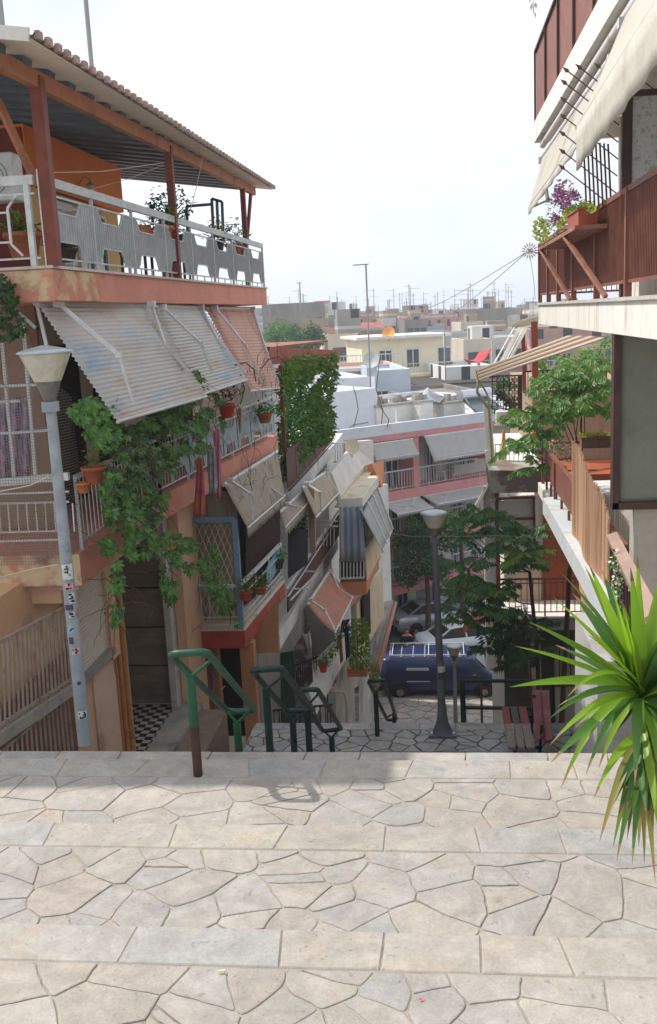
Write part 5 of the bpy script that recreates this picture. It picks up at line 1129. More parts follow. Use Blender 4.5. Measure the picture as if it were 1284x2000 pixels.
dz_ = Q(758, 652, 91); dt = thing('satellite_dish', 'orange satellite dish on the pale yellow house roof', 'satellite dish', dz_)
def dish(t, c, r, m__, aim=V((-.3, -1, .35))):
    a = aim.normalized(); s_ = a.cross(V((0, 0, 1))).normalized(); u = s_.cross(a); q = MB(); vs = [c-a*r*.25]; fs = []
    for j, (rr_, dp) in enumerate(((.5, -.19), (1.0, 0))):
        for k in range(16): vs.append(c+s_*(r*rr_*math.cos(k*math.pi/8))+u*(r*rr_*math.sin(k*math.pi/8))+a*r*dp)
    for k in range(16): fs.append((0, 1+k, 1+(k+1) % 16)); fs.append((1+k, 17+k, 17+(k+1) % 16, 1+(k+1) % 16))
    q.add(vs, fs, True); q.build('reflector', m__, t)
    q = MB(); q.beam(c-a*r*.25, c-a*r*.3-V((0, 0, r*1.3)), r*.1, r*.1); q.beam(c-u*r, c+a*r*.8, r*.05, r*.05); q.box(c+a*r*.8, (r*.15,)*3); q.build('mount', GMET, t)
dish(dt, Q(759, 650, 91), .62, mat('orange_dish', (.75, .33, .08), .5))
t, lp, zt_, h = town_block('peach terraced house front left of the yellow house, with a white railing on top', 655, 785, 716, 74, 8, mat('peach_render', (.60, .44, .36), .85, (.54, .38, .3), sc=.6), .2, par=.3, name='terraced_house')
wins(t, lp, 0, (zt_-2.0,), (-1.4, .9), 1.3, 1.3, CUR); bal(t, lp, -h, h, zt_-.02, .6, WHITE)
t, lp, zt_, h = town_block('low white house at the far left behind the long parapet, under the peach terrace', 645, 725, 738, 60, 7, WB, .35, par=.3, name='white_house')
wins(t, lp, 0, (zt_-2.4,), (.2,), .5, 1.0)
t, lp, zt_, h = town_block('pale blue box shaped house between the yellow house and the long parapet', 732, 802, 722, 66, 8, mat('pale_blue_render', (.50, .55, .62), .85, (.46, .5, .57), sc=.7), .2, par=.3, name='white_house')
wins(t, lp, 0, (zt_-2.6,), (-1.2,), .8, 1.2)
t, lp, zt_, h = town_block('white workshop with a low dark roof right of the yellow house', 870, 965, 715, 84, 10, FM[2], .2, par=.3, name='workshop')
q = MB(); q.prism([lp(-h-3, -3), lp(h+1, -3), lp(h+1, 4), lp(-h-3, 4)], Q(900, 752, 80).z, Q(900, 752, 80).z+.15); q.build('dark_roof', mat('dark_felt_roof', (.06, .055, .05), .9), t)
t, lp, zt_, h = town_block('low tan house with a rusty lean-to roof behind the chimneys', 790, 950, 768, 62, 8, BARE, .3, par=.3, name='tan_house')
t, lp, zt_, h = town_block('long grey and white block across the right middle distance with a balcony row', 868, 1030, 648, 150, 14, mat('greyish_white_render', (.50, .48, .46), .85, (.44, .42, .40), sc=.3), .06, par=2.0, rs=rs)
wins(t, lp, 0, (zt_-5.2,), (-4.5, -1.0, 3.0, 5.2), 1.1, 1.9); bal(t, lp, -h+1, h-1, zt_-5.5, 1.2)
t, lp, zt_, h = town_block('grey block with a white roof edge above the green tree', 622, 697, 622, 130, 12, FM[0], .12, par=.5, rs=rs)
q = MB(); q.prism([lp(-h-.5, -1), lp(h+.5, -1), lp(h+.5, 5), lp(-h-.5, 5)], zt_-1.4, zt_-1.1); q.build('white_edge', WHITE, t); wins(t, lp, 0, (zt_-4.6, zt_-7.8), (-2.3, .8), 1.0, 1.6)
t, lp, zt_, h = town_block('big bare grey block at the left of the far town above the green tree', 512, 632, 592, 140, 14, BARE, .1, par=.4, rs=None)
wins(t, lp, 0, (zt_-3.2,), (-7.4, 3.3), .8, 1.1, fr=False)
t, lp, zt_, h = town_block('tan stained gable wall right of the green tree', 590, 640, 622, 118, 10, mat('tan_gable', (.36, .29, .22), .9, (.3, .24, .18), sc=.4), .1, par=.3)
t, lp, zt_, h = town_block('dark house with a red tiled roof edge left of the tall mast', 690, 748, 640, 120, 10, FM[0], .15, par=.2)
q = MB(); q.add([V((*lp(-h-.4, -.6), zt_-.9)), V((*lp(h+.4, -.6), zt_-.9)), V((*lp(h+.4, 4), zt_+.6)), V((*lp(-h-.4, 4), zt_+.6))], [(0, 1, 2, 3)]); q.add([V((*lp(-h-.4, -.6), zt_-1.1)), V((*lp(h+.4, -.6), zt_-1.1)), V((*lp(h+.4, -.6), zt_-.9)), V((*lp(-h-.4, -.6), zt_-.9))], [(0, 1, 2, 3)]); q.build('red_tiled_roof', mat('red_roof_tiles', (.38, .13, .09), .9, (.3, .1, .07), sc=1), t)
t, lp, zt_, h = town_block('brick red stair tower block near the tall mast', 686, 728, 612, 170, 10, FM[5], .1, par=.4)
t, lp, zt_, h = town_block('white roof cabin block standing up on the left skyline', 640, 675, 590, 165, 8, FM[2], .1, par=.2)
t, lp, zt_, h = town_block('rose and white block behind the balcony greenery at the right', 1035, 1200, 640, 110, 12, FM[5], -.05, par=1.0, rs=rs)
wins(t, lp, 0, (zt_-4.0, zt_-7.0), (-2.5, 1.0, 3.6), 1.2, 1.6); bal(t, lp, -h+.5, h-.5, zt_-4.3); bal(t, lp, -h+.5, h-.5, zt_-7.3)
t, lp, zt_, h = town_block('grey block with a dark recessed top floor right of the mast', 745, 868, 636, 190, 14, FM[4], .1, par=.6, rs=rs)
for (lb, xa_, xb_, yt_, Y_, m_i, nn) in (('small cream block squeezed left of the yellow house behind the peach terrace', 640, 700, 652, 104, 1, 2), ('rose block with small windows above the red fascia of the creeper house', 628, 672, 640, 112, 5, 2), ('cream block with a balcony just right of the yellow house', 905, 960, 662, 108, 1, 2), ('white block with dark windows seen left of the orange post', 960, 1022, 658, 118, 2, 2), ('white block standing on the skyline right of the tall mast', 735, 775, 622, 175, 2, 2), ('tan block on the skyline above the yellow house roof', 790, 835, 624, 168, 3, 2), ('cream block just above the grey and white block at the right', 900, 945, 628, 185, 1, 2)):
    t, lp, zt_, h = town_block(lb, xa_, xb_, yt_, Y_, 9, (mat('plain_cream_render', (.60, .54, .43), .9, (.52, .46, .37), sc=.4), mat('plain_rose_render', (.46, .28, .23), .9, (.4, .24, .2), sc=.4), mat('plain_white_render', (.70, .69, .66), .9, (.6, .59, .57), sc=.4), BARE)[{1: 0, 5: 1, 2: 2, 3: 3}[m_i]], rs.uniform(0, .35), par=.4, rs=rs)
    wins(t, lp, 0, (zt_-2.8, zt_-5.8), [(-h+.5)+k*(2*h-1.6)/max(1, nn) for k in range(nn+1)], .9, 1.4, fr=False); bal(t, lp, -h+.2, h-.2, zt_-3.2, 1.0)
# generic rows towards the sea
GL = 'distant apartment blocks towards the sea'
for (Y, y0, y1, xa, xb, n) in ((205, 598, 618, 500, 1240, 9), (260, 597, 615, 480, 1250, 12), (340, 598, 612, 490, 1260, 15), (450, 600, 612, 500, 1250, 18), (620, 600, 610, 500, 1250, 22), (900, 603, 611, 500, 1250, 26), (1300, 606, 612, 520, 1250, 26)):
    x = xa
    for i in range(n):
        w_ = (xb-xa)/n; x0 = x+rs.uniform(-.1, .2)*w_; x1 = x+w_*rs.uniform(.8, 1.08); yt = rs.uniform(y0, y1)+(871-x)*.0
        yt += (900-x)*.048*.6
        mm_ = rs.choice(FM+[BARE]); cn_ = ('grey', 'cream', 'white', 'tan', 'blue grey', 'rose', 'bare brown grey')[(FM+[BARE]).index(mm_)]
        town_block(cn_+' flat roofed block, '+{205: 'front', 260: 'second', 340: 'third', 450: 'fourth', 620: 'fifth', 900: 'sixth', 1300: 'farthest'}[Y]+' row of the town, '+('behind the left terrace' if x0 < 600 else 'left of the tall mast' if x0 < 715 else 'above the yellow house' if x0 < 865 else 'right of the yellow house' if x0 < 960 else 'behind the striped awning'), x0, x1, yt, Y+rs.uniform(-20, 20)*(Y/300), rs.uniform(10, 16)*(1+Y/900), mm_, rs.uniform(-.3, .5), par=.5, group=GL, rs=rs); x += w_
# antennas: two kinds, copied over the roofs
MAST = mat('antenna_metal', (.24, .24, .25), .5)
def antenna(h, k, label, r=.035):
    t = thing('rooftop_antenna', label, 'antenna', (0, 0, 0), 'television antennas on the town roofs'); q = MB(); q.tube([(0, 0, 0), (0, 0, h)], r, 6); q.build('mast', MAST, t)
    q = MB(); q.beam((-.1, 0, h-.2), (1.1, 0, h-.2), .03, .03)
    for i in range(k): q.beam((-.05+i*1.1/k, -.3, h-.2), (-.05+i*1.1/k, .3, h-.2), .018, .018)
    if k > 6: 
        q.beam((-.5, 0, h-.9), (.5, 0, h-.9), .03, .03)
        for i in range(4): q.beam((-.45+i*.3, -.4, h-.9), (-.45+i*.3, .4, h-.9), .018, .018)
    q.build('aerial', MAST, t); return t
an1 = antenna(3.2, 7, 'thin television antenna standing on one of the far town roofs'); an2 = antenna(2.2, 5, 'thin television antenna standing on one of the far town roofs')
first = [an1, an2]; blocks = [o for o in COL.objects if o.get('category') == 'building']
for i in range(95):
    px = 515+rs.random()*530; Y = rs.choice([118, 125, 135, 145, 160, 180, 200, 230, 260]); c = Q(px, 600+rs.uniform(2, 24)+(900-px)*.03, Y); base_ = first[i % 2]
    s = rs.uniform(.45, 1.2)*(1+(Y-118)/260.)
    if i < 2: base_.location = c; base_.rotation_euler = (0, 0, rs.uniform(0, 3)); base_.scale = (s, s, s)
    else: dup(base_, c, rs.uniform(0, 6), s=s)
def mast_px(label, x0, y0, x1, y1, Y, r, cross=None, loc=None, name='antenna_mast'):
    a_, b_ = Q(x0, y0, Y), Q(x1, y1, Y); a_.x = b_.x = (a_.x+b_.x)/2 if abs(a_.x-b_.x) < .3 else b_.x; t = thing(name, label, 'mast', b_); q = MB(); q.tube([b_, a_], r, 6); q.build('pole', MAST, t)
    if cross:
        q = MB(); c0, c1 = Q(*cross[0], Y), Q(*cross[1], Y); q.beam(c0, c1, r*1.2, r*1.2)
        for k in range(6): q.beam(c0+(c1-c0)*(k/5)-V((0, .15, 0)), c0+(c1-c0)*(k/5)+V((0, .15, 0)), r*.6, r*.6)
        q.build('aerial', MAST, t)
mast_px('tall thin mast with a top aerial rising over the middle of the town', 718, 516, 724, 830, 52, .045, ((690, 518), (720, 516)))
mast_px('dark antenna pole behind the corrugated canopy roof', 169, -12, 178, 140, 19, .045)
mast_px('dark pole at the top left corner of the photo above the canopy', 0, -20, 3, 60, 16, .05)
mast_px('thin antenna with a side arm left of the far skyline', 586, 552, 588, 610, 120, .07, ((580, 553), (589, 552)))
mast_px('thin antenna pole right of the yellow house', 868, 650, 872, 760, 82, .05)
t = thing('satellite_dish', 'grey satellite dish in front of the peach terraced house', 'satellite dish', Q(725, 722, 58)); dish(t, Q(725, 703, 58), .5, mat('grey_dish', (.40, .42, .43), .5))
q = MB(); q.box(Q(727, 725, 58.2), (.6, .3, .6)); q.build('base_box', GMET, t)
t = thing('satellite_dish', 'cream satellite dish on the white parapet beside the white railing', 'satellite dish', Q(690, 900, 30.3)); dish(t, Q(689, 872, 30.3), .25, mat('cream_dish', (.62, .58, .46), .5), V((.5, -1, .2)))
t = thing('red_canopy', 'small bright red sagging sun sail right of the yellow house', 'sun sail', Q(935, 705, 80)); q = MB(); r0_, r1_, r2_, r3_ = Q(905, 702, 80), Q(925, 706, 79), Q(960, 682, 79), Q(935, 690, 82)
q.grid(lambda u, v: (r0_*(1-u)+r3_*u)*(1-v)+(r1_*(1-u)+r2_*u)*v-V((0, 0, .5*math.sin(math.pi*u))), 8, 6, .05); q.build('cloth', mat('red_cloth', (.70, .05, .06), .8), t)
# ================================================================ VEHICLES AND PERSON
def wheel(parent, c, r=.33, w=.22):
    q = MB(); c = V(c)
    def ring(rr, y): return [c+V((rr*math.cos(k*math.pi/10), y, rr*math.sin(k*math.pi/10))) for k in range(20)]
    vs = ring(r*.62, -w/2)+ring(r*.95, -w/2)+ring(r, -w/2+.03)+ring(r, w/2-.03)+ring(r*.95, w/2)+ring(r*.62, w/2); n = 20
    q.add(vs, [(i*n+k, i*n+(k+1) % n, (i+1)*n+(k+1) % n, (i+1)*n+k) for i in range(5) for k in range(n)], True)
    t_ = q.build('tyre', mat('tyre_rubber', (.02, .02, .02), .85), parent)
    q = MB(); q.add(ring(r*.62, -w/2+.03)+[c+V((0, -w/2+.005, 0))], [(k, (k+1) % n, n) for k in range(n)], False); q.add(ring(r*.62, w/2-.03)+[c+V((0, w/2, 0))], [((k+1) % n, k, n) for k in range(n)], False)
    q.build('rim', mat('dull_alloy', (.35, .35, .36), .45, (.25, .24, .23), sc=9, metal=.5), parent)
def loft(mb, secs):
    n = len(secs[0]); vs = [V(p) for s in secs for p in s]
    mb.add(vs, [(i*n+k, i*n+(k+1) % n, (i+1)*n+(k+1) % n, (i+1)*n+k) for i in range(len(secs)-1) for k in range(n)], True)
    mb.add(secs[0], [tuple(reversed(range(n)))], False); mb.add(secs[-1], [tuple(range(n))], False)
VBL = mat('blue_van_paint', (.014, .028, .085), .35, (.018, .034, .098), sc=2, spec=.5, dirt=(.04, .05, .09), dsc=2.5, dw=(.6, .8), fine=.04)
VAN = thing('van', 'dark blue panel van with a bare roof rack parked across the foot of the steps', 'van', (0, 0, 0))
def sec(x, z0, z1, hw, top=.86, r=.09):
    return [(x, -hw*.93, z0), (x, -hw, z0+.18), (x, -hw, z0+(z1-z0)*.55), (x, -hw*(top+.05), z1-r), (x, -hw*top+.06, z1), (x, hw*top-.06, z1), (x, hw*(top+.05), z1-r), (x, hw, z0+(z1-z0)*.55), (x, hw, z0+.18), (x, hw*.93, z0)]
q = MB(); loft(q, [sec(-2.33, .42, 1.80, .78), sec(-2.28, .34, 1.93, .84), sec(-2.1, .30, 1.97, .87), sec(0, .28, 2.0, .88), sec(1.0, .28, 1.98, .88), sec(1.25, .28, 1.93, .88, .82), sec(1.62, .28, 1.45, .87, .86), sec(1.85, .28, 1.18, .86, .9), sec(2.3, .30, 1.02, .82, .92), sec(2.42, .36, .80, .76, .94)])
q.build('body', VBL, VAN)
q = MB(); q.panel((1.30, -.66, 1.90), (1.30, .66, 1.90), (1.66, .74, 1.46), (1.66, -.74, 1.46), .012); 
q.panel((.72, -.885, 1.12), (1.50, -.885, 1.12), (1.18, -.80, 1.80), (.72, -.80, 1.80), .012); q.build('cab_window', GLS, VAN)
q = MB()
for sy in (-1, 1):
    q.beam((-2.0, sy*.70, 2.10), (.9, sy*.70, 2.10), .035, .035)
    for x_ in (-2.0, -.5, .9): q.beam((x_, sy*.70, 1.97), (x_, sy*.70, 2.11), .03, .03)
for x_ in (-1.9, -.5, .85): q.beam((x_, -.7, 2.09), (x_, .7, 2.09), .03, .03)
q.build('roof_rack', WMET, VAN)
q = MB(); q.box((1.22, -.98, 1.12), (.14, .18, .22)); q.build('mirror', mat('black_plastic', (.03, .03, .03), .6), VAN)
q = MB(); q.box((.50, -.895, .98), (.16, .02, .04)); q.box((-.82, -.895, .98), (.16, .02, .04)); q.build('door_handle', mat('black_plastic', (.03, .03, .03)), VAN)
q = MB()
for k in range(7): q.beam((-2.0+k*.45, -.70, 1.995), (-2.0+k*.45, .70, 1.995), .05, .02)
q.build('roof_rib', mat('faded_roof_paint', (.20, .22, .28), .5, (.27, .28, .32), sc=3), VAN)
q = MB()
for x_ in (-2.0, -.72, .62): q.beam((x_, -.885, .45), (x_, -.865, 1.55), .012, .012)
q.beam((-2.2, -.892, .98), (1.3, -.892, .98), .02, .02); q.build('panel_groove', mat('dark_blue_seam', (.008, .018, .07), .5), VAN)
q = MB(); q.beam((-1.35, -.90, .86), (-.45, -.90, .86), .03, .03); q.build('slide_rail', WMET, VAN)
q = MB(); q.panel((-1.35, -.888, 1.40), (-.50, -.888, 1.40), (-.50, -.875, 1.53), (-1.35, -.875, 1.53), .01); q.build('side_sticker', mat('pale_sticker', (.55, .6, .62), .6), VAN)
q = MB()
for i in range(14): q.box((-1.28+i*.054, -.905, 1.455), (.032, .004, .05 if i % 3 else .07))
q.build('sticker_marks', mat('sticker_ink', (.25, .30, .36), .7), VAN)
q = MB(); q.box((2.36, -.72, .70), (.12, .16, .14)); q.build('indicator', mat('amber_lens', (.75, .22, .03), .25), VAN)
q = MB(); q.box((2.38, -.45, .72), (.10, .28, .17)); q.build('headlight', mat('lamp_glass', (.55, .56, .55), .15), VAN)
q = MB(); q.box((2.46, 0, .42), (.12, 1.55, .16)); q.box((-2.38, 0, .42), (.12, 1.55, .16)); q.build('bumper', mat('black_plastic', (.03, .03, .03), .6), VAN)
for x_ in (-1.62, 1.58):
    q = MB(); q.add([(x_+.42*math.cos(k*math.pi/12), -.886, .34+.42*math.sin(k*math.pi/12)) for k in range(-1, 14)], [tuple(range(15))]); q.build('wheel_arch', DARK, VAN)
    for sy in (-.80, .80): wheel(VAN, (x_, sy, .31), .31)
vl = Q(748, 1364, 36.0); VAN.location = V((vl.x+2.34, 37.0, .09)); VAN.scale = (1.02, 1, .82); PER_S = 1.07
def car(label, loc, rz, pm, name='parked_car', L=4.5):
    t = thing(name, label, 'car', (0, 0, 0)); k = L/4.5
    def s2(x, z0, z1, hw): return [(x*k, -hw*.9, z0), (x*k, -hw, z0+.15), (x*k, -hw, z0+(z1-z0)*.6), (x*k, -hw*.93, z1-.04), (x*k, -hw*.8, z1), (x*k, hw*.8, z1), (x*k, hw*.93, z1-.04), (x*k, hw, z0+(z1-z0)*.6), (x*k, hw, z0+.15), (x*k, hw*.9, z0)]
    q = MB(); loft(q, [s2(-2.24, .40, .72, .70), s2(-2.18, .28, .90, .78), s2(-2.0, .22, .97, .84), s2(-1.4, .20, 1.0, .87), s2(-.6, .20, .96, .88), s2(.6, .20, .94, .88), s2(1.2, .20, .90, .87), s2(1.8, .22, .80, .84), s2(2.15, .28, .68, .78), s2(2.25, .36, .60, .68)]); q.build('body', pm, t)
    def s3(x, z1, hw, z0=.93): return [(x*k, -hw-.12, z0), (x*k, -hw, z1-.05), (x*k, -hw+.10, z1), (x*k, hw-.10, z1), (x*k, hw, z1-.05), (x*k, hw+.12, z0)]
    q = MB(); q.add([(-1.62*k, -.66, .97), (-.95*k, -.56, 1.36), (.25*k, -.56, 1.36), (1.05*k, -.66, .93), (-1.62*k, .66, .97), (-.95*k, .56, 1.36), (.25*k, .56, 1.36), (1.05*k, .66, .93)], [(3, 2, 1, 0), (4, 5, 6, 7), (0, 1, 5, 4), (2, 3, 7, 6)]); q.build('windows', glass('car_glass', (.03, .035, .04), .06), t)
    q = MB(); loft(q, [s for s in ([( -1.0*k, -.58, 1.345), (-.98*k, -.50, 1.375), (-.98*k, .50, 1.375), (-1.0*k, .58, 1.345), (-1.0*k, 0, 1.33)], [(-.6*k, -.58, 1.385), (-.6*k, -.50, 1.42), (-.6*k, .50, 1.42), (-.6*k, .58, 1.385), (-.6*k, 0, 1.36)], [(.0*k, -.58, 1.385), (.0*k, -.50, 1.42), (.0*k, .50, 1.42), (0, .58, 1.385), (0, 0, 1.36)], [(.3*k, -.58, 1.345), (.28*k, -.50, 1.37), (.28*k, .50, 1.37), (.3*k, .58, 1.345), (.3*k, 0, 1.33)])]); q.build('roof', pm, t)
    q = MB()
    for sy in (-1, 1):
        for (a_, b_, w_) in (((-1.66*k, sy*.67, .96), (-.97*k, sy*.57, 1.37), .07), ((1.08*k, sy*.67, .93), (.27*k, sy*.57, 1.37), .05), ((-.25*k, sy*.675, .95), (-.30*k, sy*.57, 1.37), .06)): q = MB(); q.beam(a_, b_, w_, .05); q.build('window_pillar', pm, t)
    for sy in (-1, 1):
        q = MB(); q.box((-2.20*k, sy*.62, .78), (.12, .26, .14)); q.build('tail_light', mat('red_lens', (.35, .02, .02), .2), t)
        q = MB(); q.box((2.17*k, sy*.58, .60), (.14, .28, .12)); q.build('headlight', mat('lamp_glass', (.55, .56, .55), .15), t)
        q = MB(); q.box((.75*k, sy*.95, 1.0), (.12, .16, .12)); q.build('mirror', pm, t)
    q = MB(); q.box((-2.27*k, 0, .80), (.02, .42, .11)); q.build('number_plate', mat('plate_white', (.6, .6, .58), .5), t)
    q = MB(); q.box((-2.26*k, 0, .42), (.06, 1.3, .10)); q.build('bumper_strip', mat('black_plastic', (.03, .03, .03), .6), t)
    for x_ in (-1.38*k, 1.36*k):
        for sy in (-.80, .80):
            wheel(t, (x_, sy, .30), .30, .2)
            q = MB(); q.add([(x_+.36*math.cos(j*math.pi/12), sy*1.105, .31+.36*math.sin(j*math.pi/12)) for j in range(-1, 14)], [tuple(range(15)) if sy < 0 else tuple(reversed(range(15)))]); q.build('wheel_arch', DARK, t)
    t.location = V(loc); t.rotation_euler = (0, 0, rz); return t
ang = math.atan2(FD.y, FD.x)
SILV = mat('silver_paint', (.36, .40, .44), .28, metal=.35, spec=.6, fine=.03); WHP = mat('white_car_paint', (.58, .62, .66), .3, spec=.6, fine=.03)
p = QZ(838, 1240, 0); car('silver saloon car parked by the white building behind the person', V((p.x, p.y, 0))+V((.35, 1.1, 0)), ang-.30, SILV)
p = QZ(900, 1288, 0); car('white saloon car just behind the blue van roof, half under the leaves', V((p.x+.3, p.y+.9, 0)), ang-.35, WHP)
p = QZ(735, 1240, 0); car('dark blue grey car mostly hidden behind the end of the white house', V((p.x-1.8, p.y-1.5, 0)), .15, mat('dark_car_paint', (.06, .08, .11), .3, spec=.6))
# person (body one surface; clothing and hair as children)
def skin(name, chain, edges, radii, m__, parent, sub=1):
    me = bpy.data.meshes.new(name); off = WL[parent.name] if parent is not None else V((0, 0, 0))
    me.from_pydata([tuple(V(p)-off) for p in chain], edges, []); o = bpy.data.objects.new(name, me); COL.objects.link(o)
    if parent is not None: o.parent = parent
    md = o.modifiers.new('skin', 'SKIN'); md.use_smooth_shade = True
    sv = me.skin_vertices[0].data if me.skin_vertices else None
    if sv is None:
        bm2 = bmesh.new(); bm2.from_mesh(me); bm2.verts.layers.skin.verify(); bm2.to_mesh(me); bm2.free(); sv = me.skin_vertices[0].data
    for i, r in enumerate(radii): sv[i].radius = (r, r) if not isinstance(r, tuple) else r; sv[i].use_root = (i == 0)
    ss = o.modifiers.new('sub', 'SUBSURF'); ss.levels = sub; ss.render_levels = sub; me.materials.append(m__); WL[o.name] = off; return o
pp = Q(797, 1300, 39.6); PX = V((pp.x, 39.6, 0))
PER = thing('person', 'person with auburn hair and black top standing behind the blue van, hands joined', 'person', PX)
SK = mat('skin', (.48, .27, .19), .6, (.44, .24, .17), sc=9); BLK = mat('black_cloth', (.02, .02, .024), .9, (.03, .03, .035), sc=9); HR = mat('auburn_hair', (.10, .025, .018), .6, (.07, .02, .015), sc=20)
def L_(x, y, z): return PX+V((x, y, z))
ch = [L_(0, 0, .92), L_(0, 0, 1.10), L_(0, .01, 1.28), L_(0, .01, 1.40), L_(0, 0, 1.47), L_(0, -.01, 1.54), L_(0, -.02, 1.63),
      L_(-.16, .01, 1.38), L_(-.23, 0, 1.14), L_(-.08, -.20, 1.08), L_(.16, .01, 1.38), L_(.23, 0, 1.14), L_(.08, -.20, 1.08),
      L_(-.09, 0, .86), L_(-.10, 0, .48), L_(-.11, .02, .08), L_(-.11, -.12, .04), L_(.09, 0, .86), L_(.10, 0, .48), L_(.11, .02, .08), L_(.11, -.12, .04)]
ed = [(0, 1), (1, 2), (2, 3), (3, 4), (4, 5), (5, 6), (3, 7), (7, 8), (8, 9), (3, 10), (10, 11), (11, 12), (0, 13), (13, 14), (14, 15), (15, 16), (0, 17), (17, 18), (18, 19), (19, 20)]
ra_ = [(.15, .11), (.12, .10), (.13, .11), (.10, .09), .05, .075, .085, .06, .045, .030, .06, .045, .030, .085, .06, .045, .04, .085, .06, .045, .04]
skin('body', ch, ed, ra_, SK, PER, 2)
skin('top', [L_(0, 0, .95), L_(0, 0, 1.10), L_(0, .01, 1.28), L_(0, .01, 1.40), L_(-.16, .01, 1.38), L_(-.235, 0, 1.14), L_(-.15, -.11, 1.10), L_(.16, .01, 1.38), L_(.235, 0, 1.14), L_(.15, -.11, 1.10)], [(0, 1), (1, 2), (2, 3), (3, 4), (4, 5), (5, 6), (3, 7), (7, 8), (8, 9)], [(.18, .14), (.15, .125), (.16, .135), (.115, .10), .085, .065, .055, .085, .065, .055], BLK, PER, 2)
skin('trousers', [L_(0, 0, .93), L_(-.09, 0, .84), L_(-.10, 0, .48), L_(-.11, .02, .12), L_(.09, 0, .84), L_(.10, 0, .48), L_(.11, .02, .12)], [(0, 1), (1, 2), (2, 3), (0, 4), (4, 5), (5, 6)], [(.17, .13), .11, .085, .075, .11, .085, .075], mat('dark_trousers', (.03, .035, .05), .9), PER, 2)
skin('hair', [L_(0, .02, 1.72), L_(0, .05, 1.66), L_(-.07, .03, 1.60), L_(.07, .03, 1.60), L_(-.075, .03, 1.48), L_(.075, .03, 1.48), L_(0, .07, 1.52)], [(0, 1), (1, 2), (1, 3), (2, 4), (3, 5), (1, 6)], [.07, .09, .05, .05, .035, .035, .06], HR, PER, 2)
q = MB()
for sx in (-1, 1): q.box(L_(sx*.033, -.107, 1.635), (.022, .012, .010))
q.build('eyes', DARK, PER); q = MB(); q.box(L_(0, -.112, 1.60), (.022, .03, .035)); q.box(L_(0, -.104, 1.565), (.04, .012, .008)); q.build('nose_and_mouth', mat('lip_skin', (.40, .17, .13), .6), PER)
for sx in (-1, 1):
    for f in range(5):
        a_ = L_(sx*(.075-.012*f), -.215, 1.085-.012*f) ; q = MB(); e_ = a_+V((-sx*(.035+.008*(2-abs(2-f))), -.03, -.01)); q.tube([a_, (a_+e_)/2+V((0, -.012, .004)), e_], .009, 6, r2=.007); q.build('finger', SK, PER)
q = MB(); q.box(L_(0, -.262, 1.085), (.09, .02, .13)); o = q.build('white_sheet', mat('paper_white', (.7, .7, .7), .8), PER, ); o.name = 'held_paper'
PER.scale = (1.07,)*3
# ================================================================ VEGETATION
RV = random.Random(77)
def inside(poly, x, y):
    c = False; j = len(poly)-1
    for i in range(len(poly)):
        xi, yi = poly[i]; xj, yj = poly[j]
        if (yi > y) != (yj > y) and x < (xj-xi)*(y-yi)/(yj-yi)+xi: c = not c
        j = i
    return c
GAP = -.16
def sample(poly, n, clump=0.0):
    xs = [p[0] for p in poly]; ys = [p[1] for p in poly]; o_ = []
    k = 0
    while len(o_) < n and k < n*60:
        k += 1; x = RV.uniform(min(xs), max(xs)); y = RV.uniform(min(ys), max(ys))
        if inside(poly, x, y) and (clump <= 0 or noise.noise(V((x/24., y/24., clump*3.7))) > GAP): o_.append((x, y))
    return o_
def palmate(mb, c, r, facing):
    f = (V(facing)+V((RV.uniform(-.5, .5), RV.uniform(-.5, .5), RV.uniform(-.3, .5)))).normalized(); s_ = f.cross(V((0, 0, 1))); 
    if s_.length < .1: s_ = V((1, 0, 0))
    s_.normalize(); d = -(f.cross(s_)); d = d if d.z < 0 else -d; rot = RV.uniform(-.5, .5)
    for a in (-1.35, -.7, 0, .7, 1.35):
        a2 = a+rot; dr = d*math.cos(a2)+s_*math.sin(a2)+f*RV.uniform(-.1, .25)
        mb.leaf(c, dr, r*(1.0-.16*abs(a)), r*.42, nrm=f, fold=.12)
def stems(mb, poly, fn, n, r=.006, L=.7):
    for (x, y) in sample(poly, n):
        p = fn(x, y); pts = [p]; d = V((RV.uniform(-.3, .3), RV.uniform(-1, 1), RV.uniform(-1, .6))).normalized()
        for i in range(6):
            d = (d+V((RV.uniform(-.3, .3), RV.uniform(-.4, .4), RV.uniform(-.5, .25)))).normalized(); pts.append(pts[-1]+d*L/6)
        mb.tube(pts, r, 4, r2=r*.5)
def creeper(name, label, polys, fn, size, facing, m__, density, palm=True, nst=0, group=None, cat='creeper'):
    c0 = polys[0]; cx = sum(p[0] for p in c0)/len(c0); cy = sum(p[1] for p in c0)/len(c0); t = thing(name, label, cat, fn(cx, cy), group)
    for (poly, mm, dn) in zip(polys, m__ if isinstance(m__, list) else [m__]*len(polys), density if isinstance(density, list) else [density]*len(polys)):
        q = MB(); 
        for (x, y) in sample(poly, dn, 1.0):
            p = fn(x, y)
            if palm: palmate(q, p, size*RV.uniform(.7, 1.25), facing)
            else:
                d = V((RV.uniform(-1, 1), RV.uniform(-1, 1), RV.uniform(-1.0, .5))); q.leaf(p, d, size*RV.uniform(.6, 1.3), size*.45, nrm=V(facing)+V((RV.uniform(-.8, .8), RV.uniform(-.8, .8), RV.uniform(-.2, 1))))
        q.build('foliage', mm, t)
    q = MB(); stems(q, c0, fn, max(nst, 8)); 
    for pl in polys[1:]: stems(q, pl, fn, max(nst//2, 4))
    q.build('stems', TWIG, t); return t
def fx(X, j=.22): return lambda x, y: QX(x, y, X+RV.uniform(-j, j))
A1 = [(140, 775), (180, 765), (215, 790), (300, 812), (318, 735), (355, 718), (400, 722), (385, 775), (420, 770), (435, 800), (432, 850), (410, 885), (372, 870), (345, 905), (330, 950), (322, 1005), (275, 1040), (210, 1032), (198, 960), (200, 880), (168, 845), (142, 815)]
